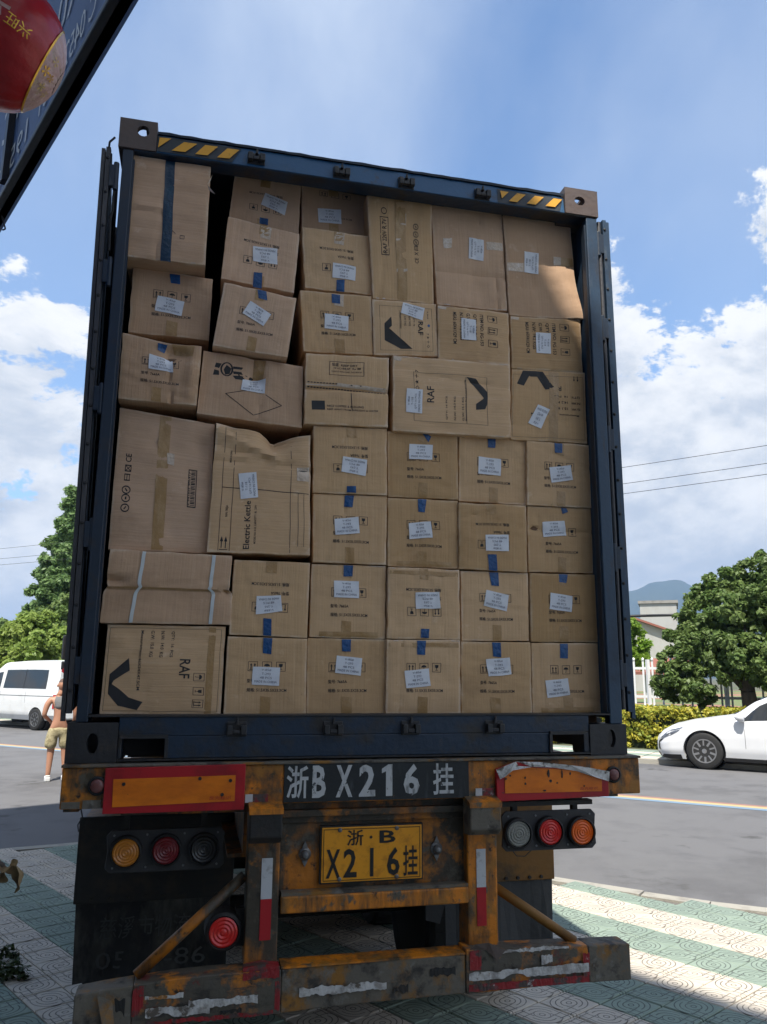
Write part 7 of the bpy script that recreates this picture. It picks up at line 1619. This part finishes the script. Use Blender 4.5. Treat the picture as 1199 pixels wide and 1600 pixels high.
# red lantern
LC = Vector(LANT_C); LR = LANT_R
ln = lempty('red_lantern', tuple(LC), 'glossy red lantern with gold print and a pale floral end', 'lantern')
vw = (LC-CAMPOS).normalized(); vr = vw.cross(Vector((0, 0, 1))).normalized(); vu = vr.cross(vw); axv = (vr*.92 - vu*.30 - vw*.14).normalized(); xa = axv.orthogonal().normalized(); ya = axv.cross(xa)
def sph(lat, lon, r_=1.0):
    """lat along the lantern's axis (+90 = pale end)"""
    return (axv*math.sin(lat)*.90 + (xa*math.cos(lon)+ya*math.sin(lon))*math.cos(lat))*LR*r_
def band(name, l0, l1, k, n=48, m_=16, rr=1.0, rib=.012, par=None):
    b = MB(); P = []
    for j in range(m_+1):
        la = l0+(l1-l0)*j/m_
        for i in range(n*2):
            lo = math.pi*i/n; P.append(sph(la, lo, rr*(1-rib*abs(math.sin(lo*8))**.5*0 - rib*(abs(math.cos(lo*8))**8))))
    w = 2*n; b.add(P, [(j*w+i, j*w+(i+1) % w, (j+1)*w+(i+1) % w, (j+1)*w+i) for j in range(m_) for i in range(w)]); return b.build(name, k, par or ln, smooth=True, local=True)
rb_ = band('red_body', rad(-86), rad(44), 'lantern_red'); band('pale_end', rad(44.2), rad(78), 'lantern_band', rr=1.004)
band('gold_rim', rad(43), rad(45), 'lantern_gold', m_=2, rr=1.012, rib=0); band('end_cap', rad(78), rad(89), 'lantern_band', m_=4, rr=1.01, rib=0)
def on_lantern(s, lat0, lon0, size, k, roll=0, off=1.006):
    V, F, w = text2d(s); b = MB(); P = []
    for x, y in V:
        a = (x-.5)*w*size; c = (y-.5)*size; a, c = a*math.cos(roll)-c*math.sin(roll), a*math.sin(roll)+c*math.cos(roll); P.append(sph(lat0+c, lon0+a/math.cos(lat0), off))
    b.add(P, F); return b.build('gold_print', k, rb_, local=True, recalc=False)
# longitude that faces the camera
tc_ = (CAMPOS-LC).normalized(); lon_c = math.atan2(tc_.dot(ya), tc_.dot(xa))
LONC = lon_c
for s, la, lo, sz, ro, k in LANT_TEXT: on_lantern(s, rad(la), lon_c+rad(lo), sz, k, rad(ro))
b = MB(); b.cyl(-axv*LR*.9, -axv*LR*.9+Vector((0, 0, .9)), .004, 6); b.build('cord', 'lantern_red', ln, local=True)
for (la, lo) in ((58, -28), (62, 0), (56, 20), (64, 38), (52, -5)):
    b = MB(); c = sph(rad(la), lon_c+rad(lo), 1.012)
    for i in range(5):
        t = i*1.256; q = sph(rad(la+5*math.sin(t)), lon_c+rad(lo+8*math.cos(t)), 1.014); q2 = sph(rad(la+5*math.sin(t+.5)), lon_c+rad(lo+8*math.cos(t+.5)), 1.014); b.add([c, q, q2], [(0, 1, 2)])
    b.build('flower_print', 'lantern_gold' if lo in (0, -5) else 'lantern_dull', ln, local=True, recalc=False)
# ================================================================ small growth near the photographer
def dry_leaf(c, d, L, W_, seed, par):
    r = random.Random(seed); d = Vector(d).normalized(); s_ = d.cross(Vector((r.uniform(-1, 1), r.uniform(-1, 1), r.uniform(-1, 1)))).normalized(); u_ = s_.cross(d); n = 8; P = []
    for i in range(n+1):
        t = i/n; w = W_*math.sin(math.pi*min(1, t*.9+.08))**.8; bend = u_*(.25*L*math.sin(t*2.6)) + s_*(.1*L*math.sin(t*5+seed))
        for q in (-1, -.4, 0, .4, 1): P.append(Vector(c)+d*L*t+bend+s_*w*q*.5+u_*(abs(q)*w*.45*math.sin(t*4+q*3+seed)+r.uniform(-.002, .002)))
    b = MB(); b.add(P, [(i*5+k, i*5+k+1, i*5+6+k, i*5+5+k) for i in range(n) for k in range(4)]); o = b.build('leaf', 'dry_leaf', par, smooth=True, recalc=False); return o
dp = empty('withered_plant', (-1.62, -1.35, 0), 'withered potted plant with curled brown leaves hanging into view at the left edge', 'plant')
LS = .62
b = MB(); b.lathe((-1.62, -1.35, 0), (0, 0, 1), [(0, .14), (.28, .19), (.30, .20), (.30, .17), (.26, .165)], 24); b.build('pot', 'concrete', dp, smooth=False)
tipp = Vector(DRY_TIP); b = MB(); b.tube([(-1.62, -1.35, .25), (-1.60, -1.36, .8), (-1.50, -1.42, 1.30), tipp+Vector((-.16, .0, .06)), tipp+Vector((-.05, 0, .035)), tipp], .006, 6); b.build('stem', 'bark', dp, smooth=True)
for i, (dx, dz, L, W_) in enumerate(((.0, -1, .085, .05), (.35, -.9, .05, .035), (-.5, -.7, .06, .05), (.9, -.3, .045, .03), (-1, .1, .07, .04), (-.6, .5, .05, .03), (.1, -1, .095, .028), (-.2, -.9, .055, .05), (.6, .3, .03, .02))):
    dry_leaf(tipp+Vector((-.010*i+.022, .004*(i % 3), .010*(i % 2))), (dx, .2*math.sin(i), dz), L*LS, W_*LS, i, dp)
for i, (x, y, s_, n_, lab) in enumerate(((-1.90, 2.62, .11, 260, 'small dark weed tuft growing between tiles at the left edge, the farther one'), (-1.78, 2.28, .14, 320, 'low dark weed patch between tiles at the left edge, the nearer one'))):
    e = empty('weed', (x, y, 0), lab, 'weed', 'weeds between the tiles'); o = leaf_mesh('weed_leaves', [((x+q*.05-.1, y+.03*math.sin(q*3), .035+.03*(q % 2)), s_*.4) for q in range(5)], n_, .022, LM['weed'], 60+i, e, up_bias=.8); o.location = -Vector((x, y, 0))
# ================================================================ air
if HAZE:
    hm = bpy.data.materials.new('haze'); hm.use_nodes = True; nt = hm.node_tree; nt.nodes.clear(); o_ = nt.nodes.new('ShaderNodeOutputMaterial'); v = nt.nodes.new('ShaderNodeVolumePrincipled')
    v.inputs['Color'].default_value = (.44, .66, 1, 1); v.inputs['Density'].default_value = HAZE; v.inputs['Anisotropy'].default_value = .2; nt.links.new(v.outputs[0], o_.inputs['Volume'])
    b = MB(); b.box((-6100, -6100, -3.2), (6100, 6100, 308)); hz_ = b.build('haze', hm); tag(hz_, kind='stuff')
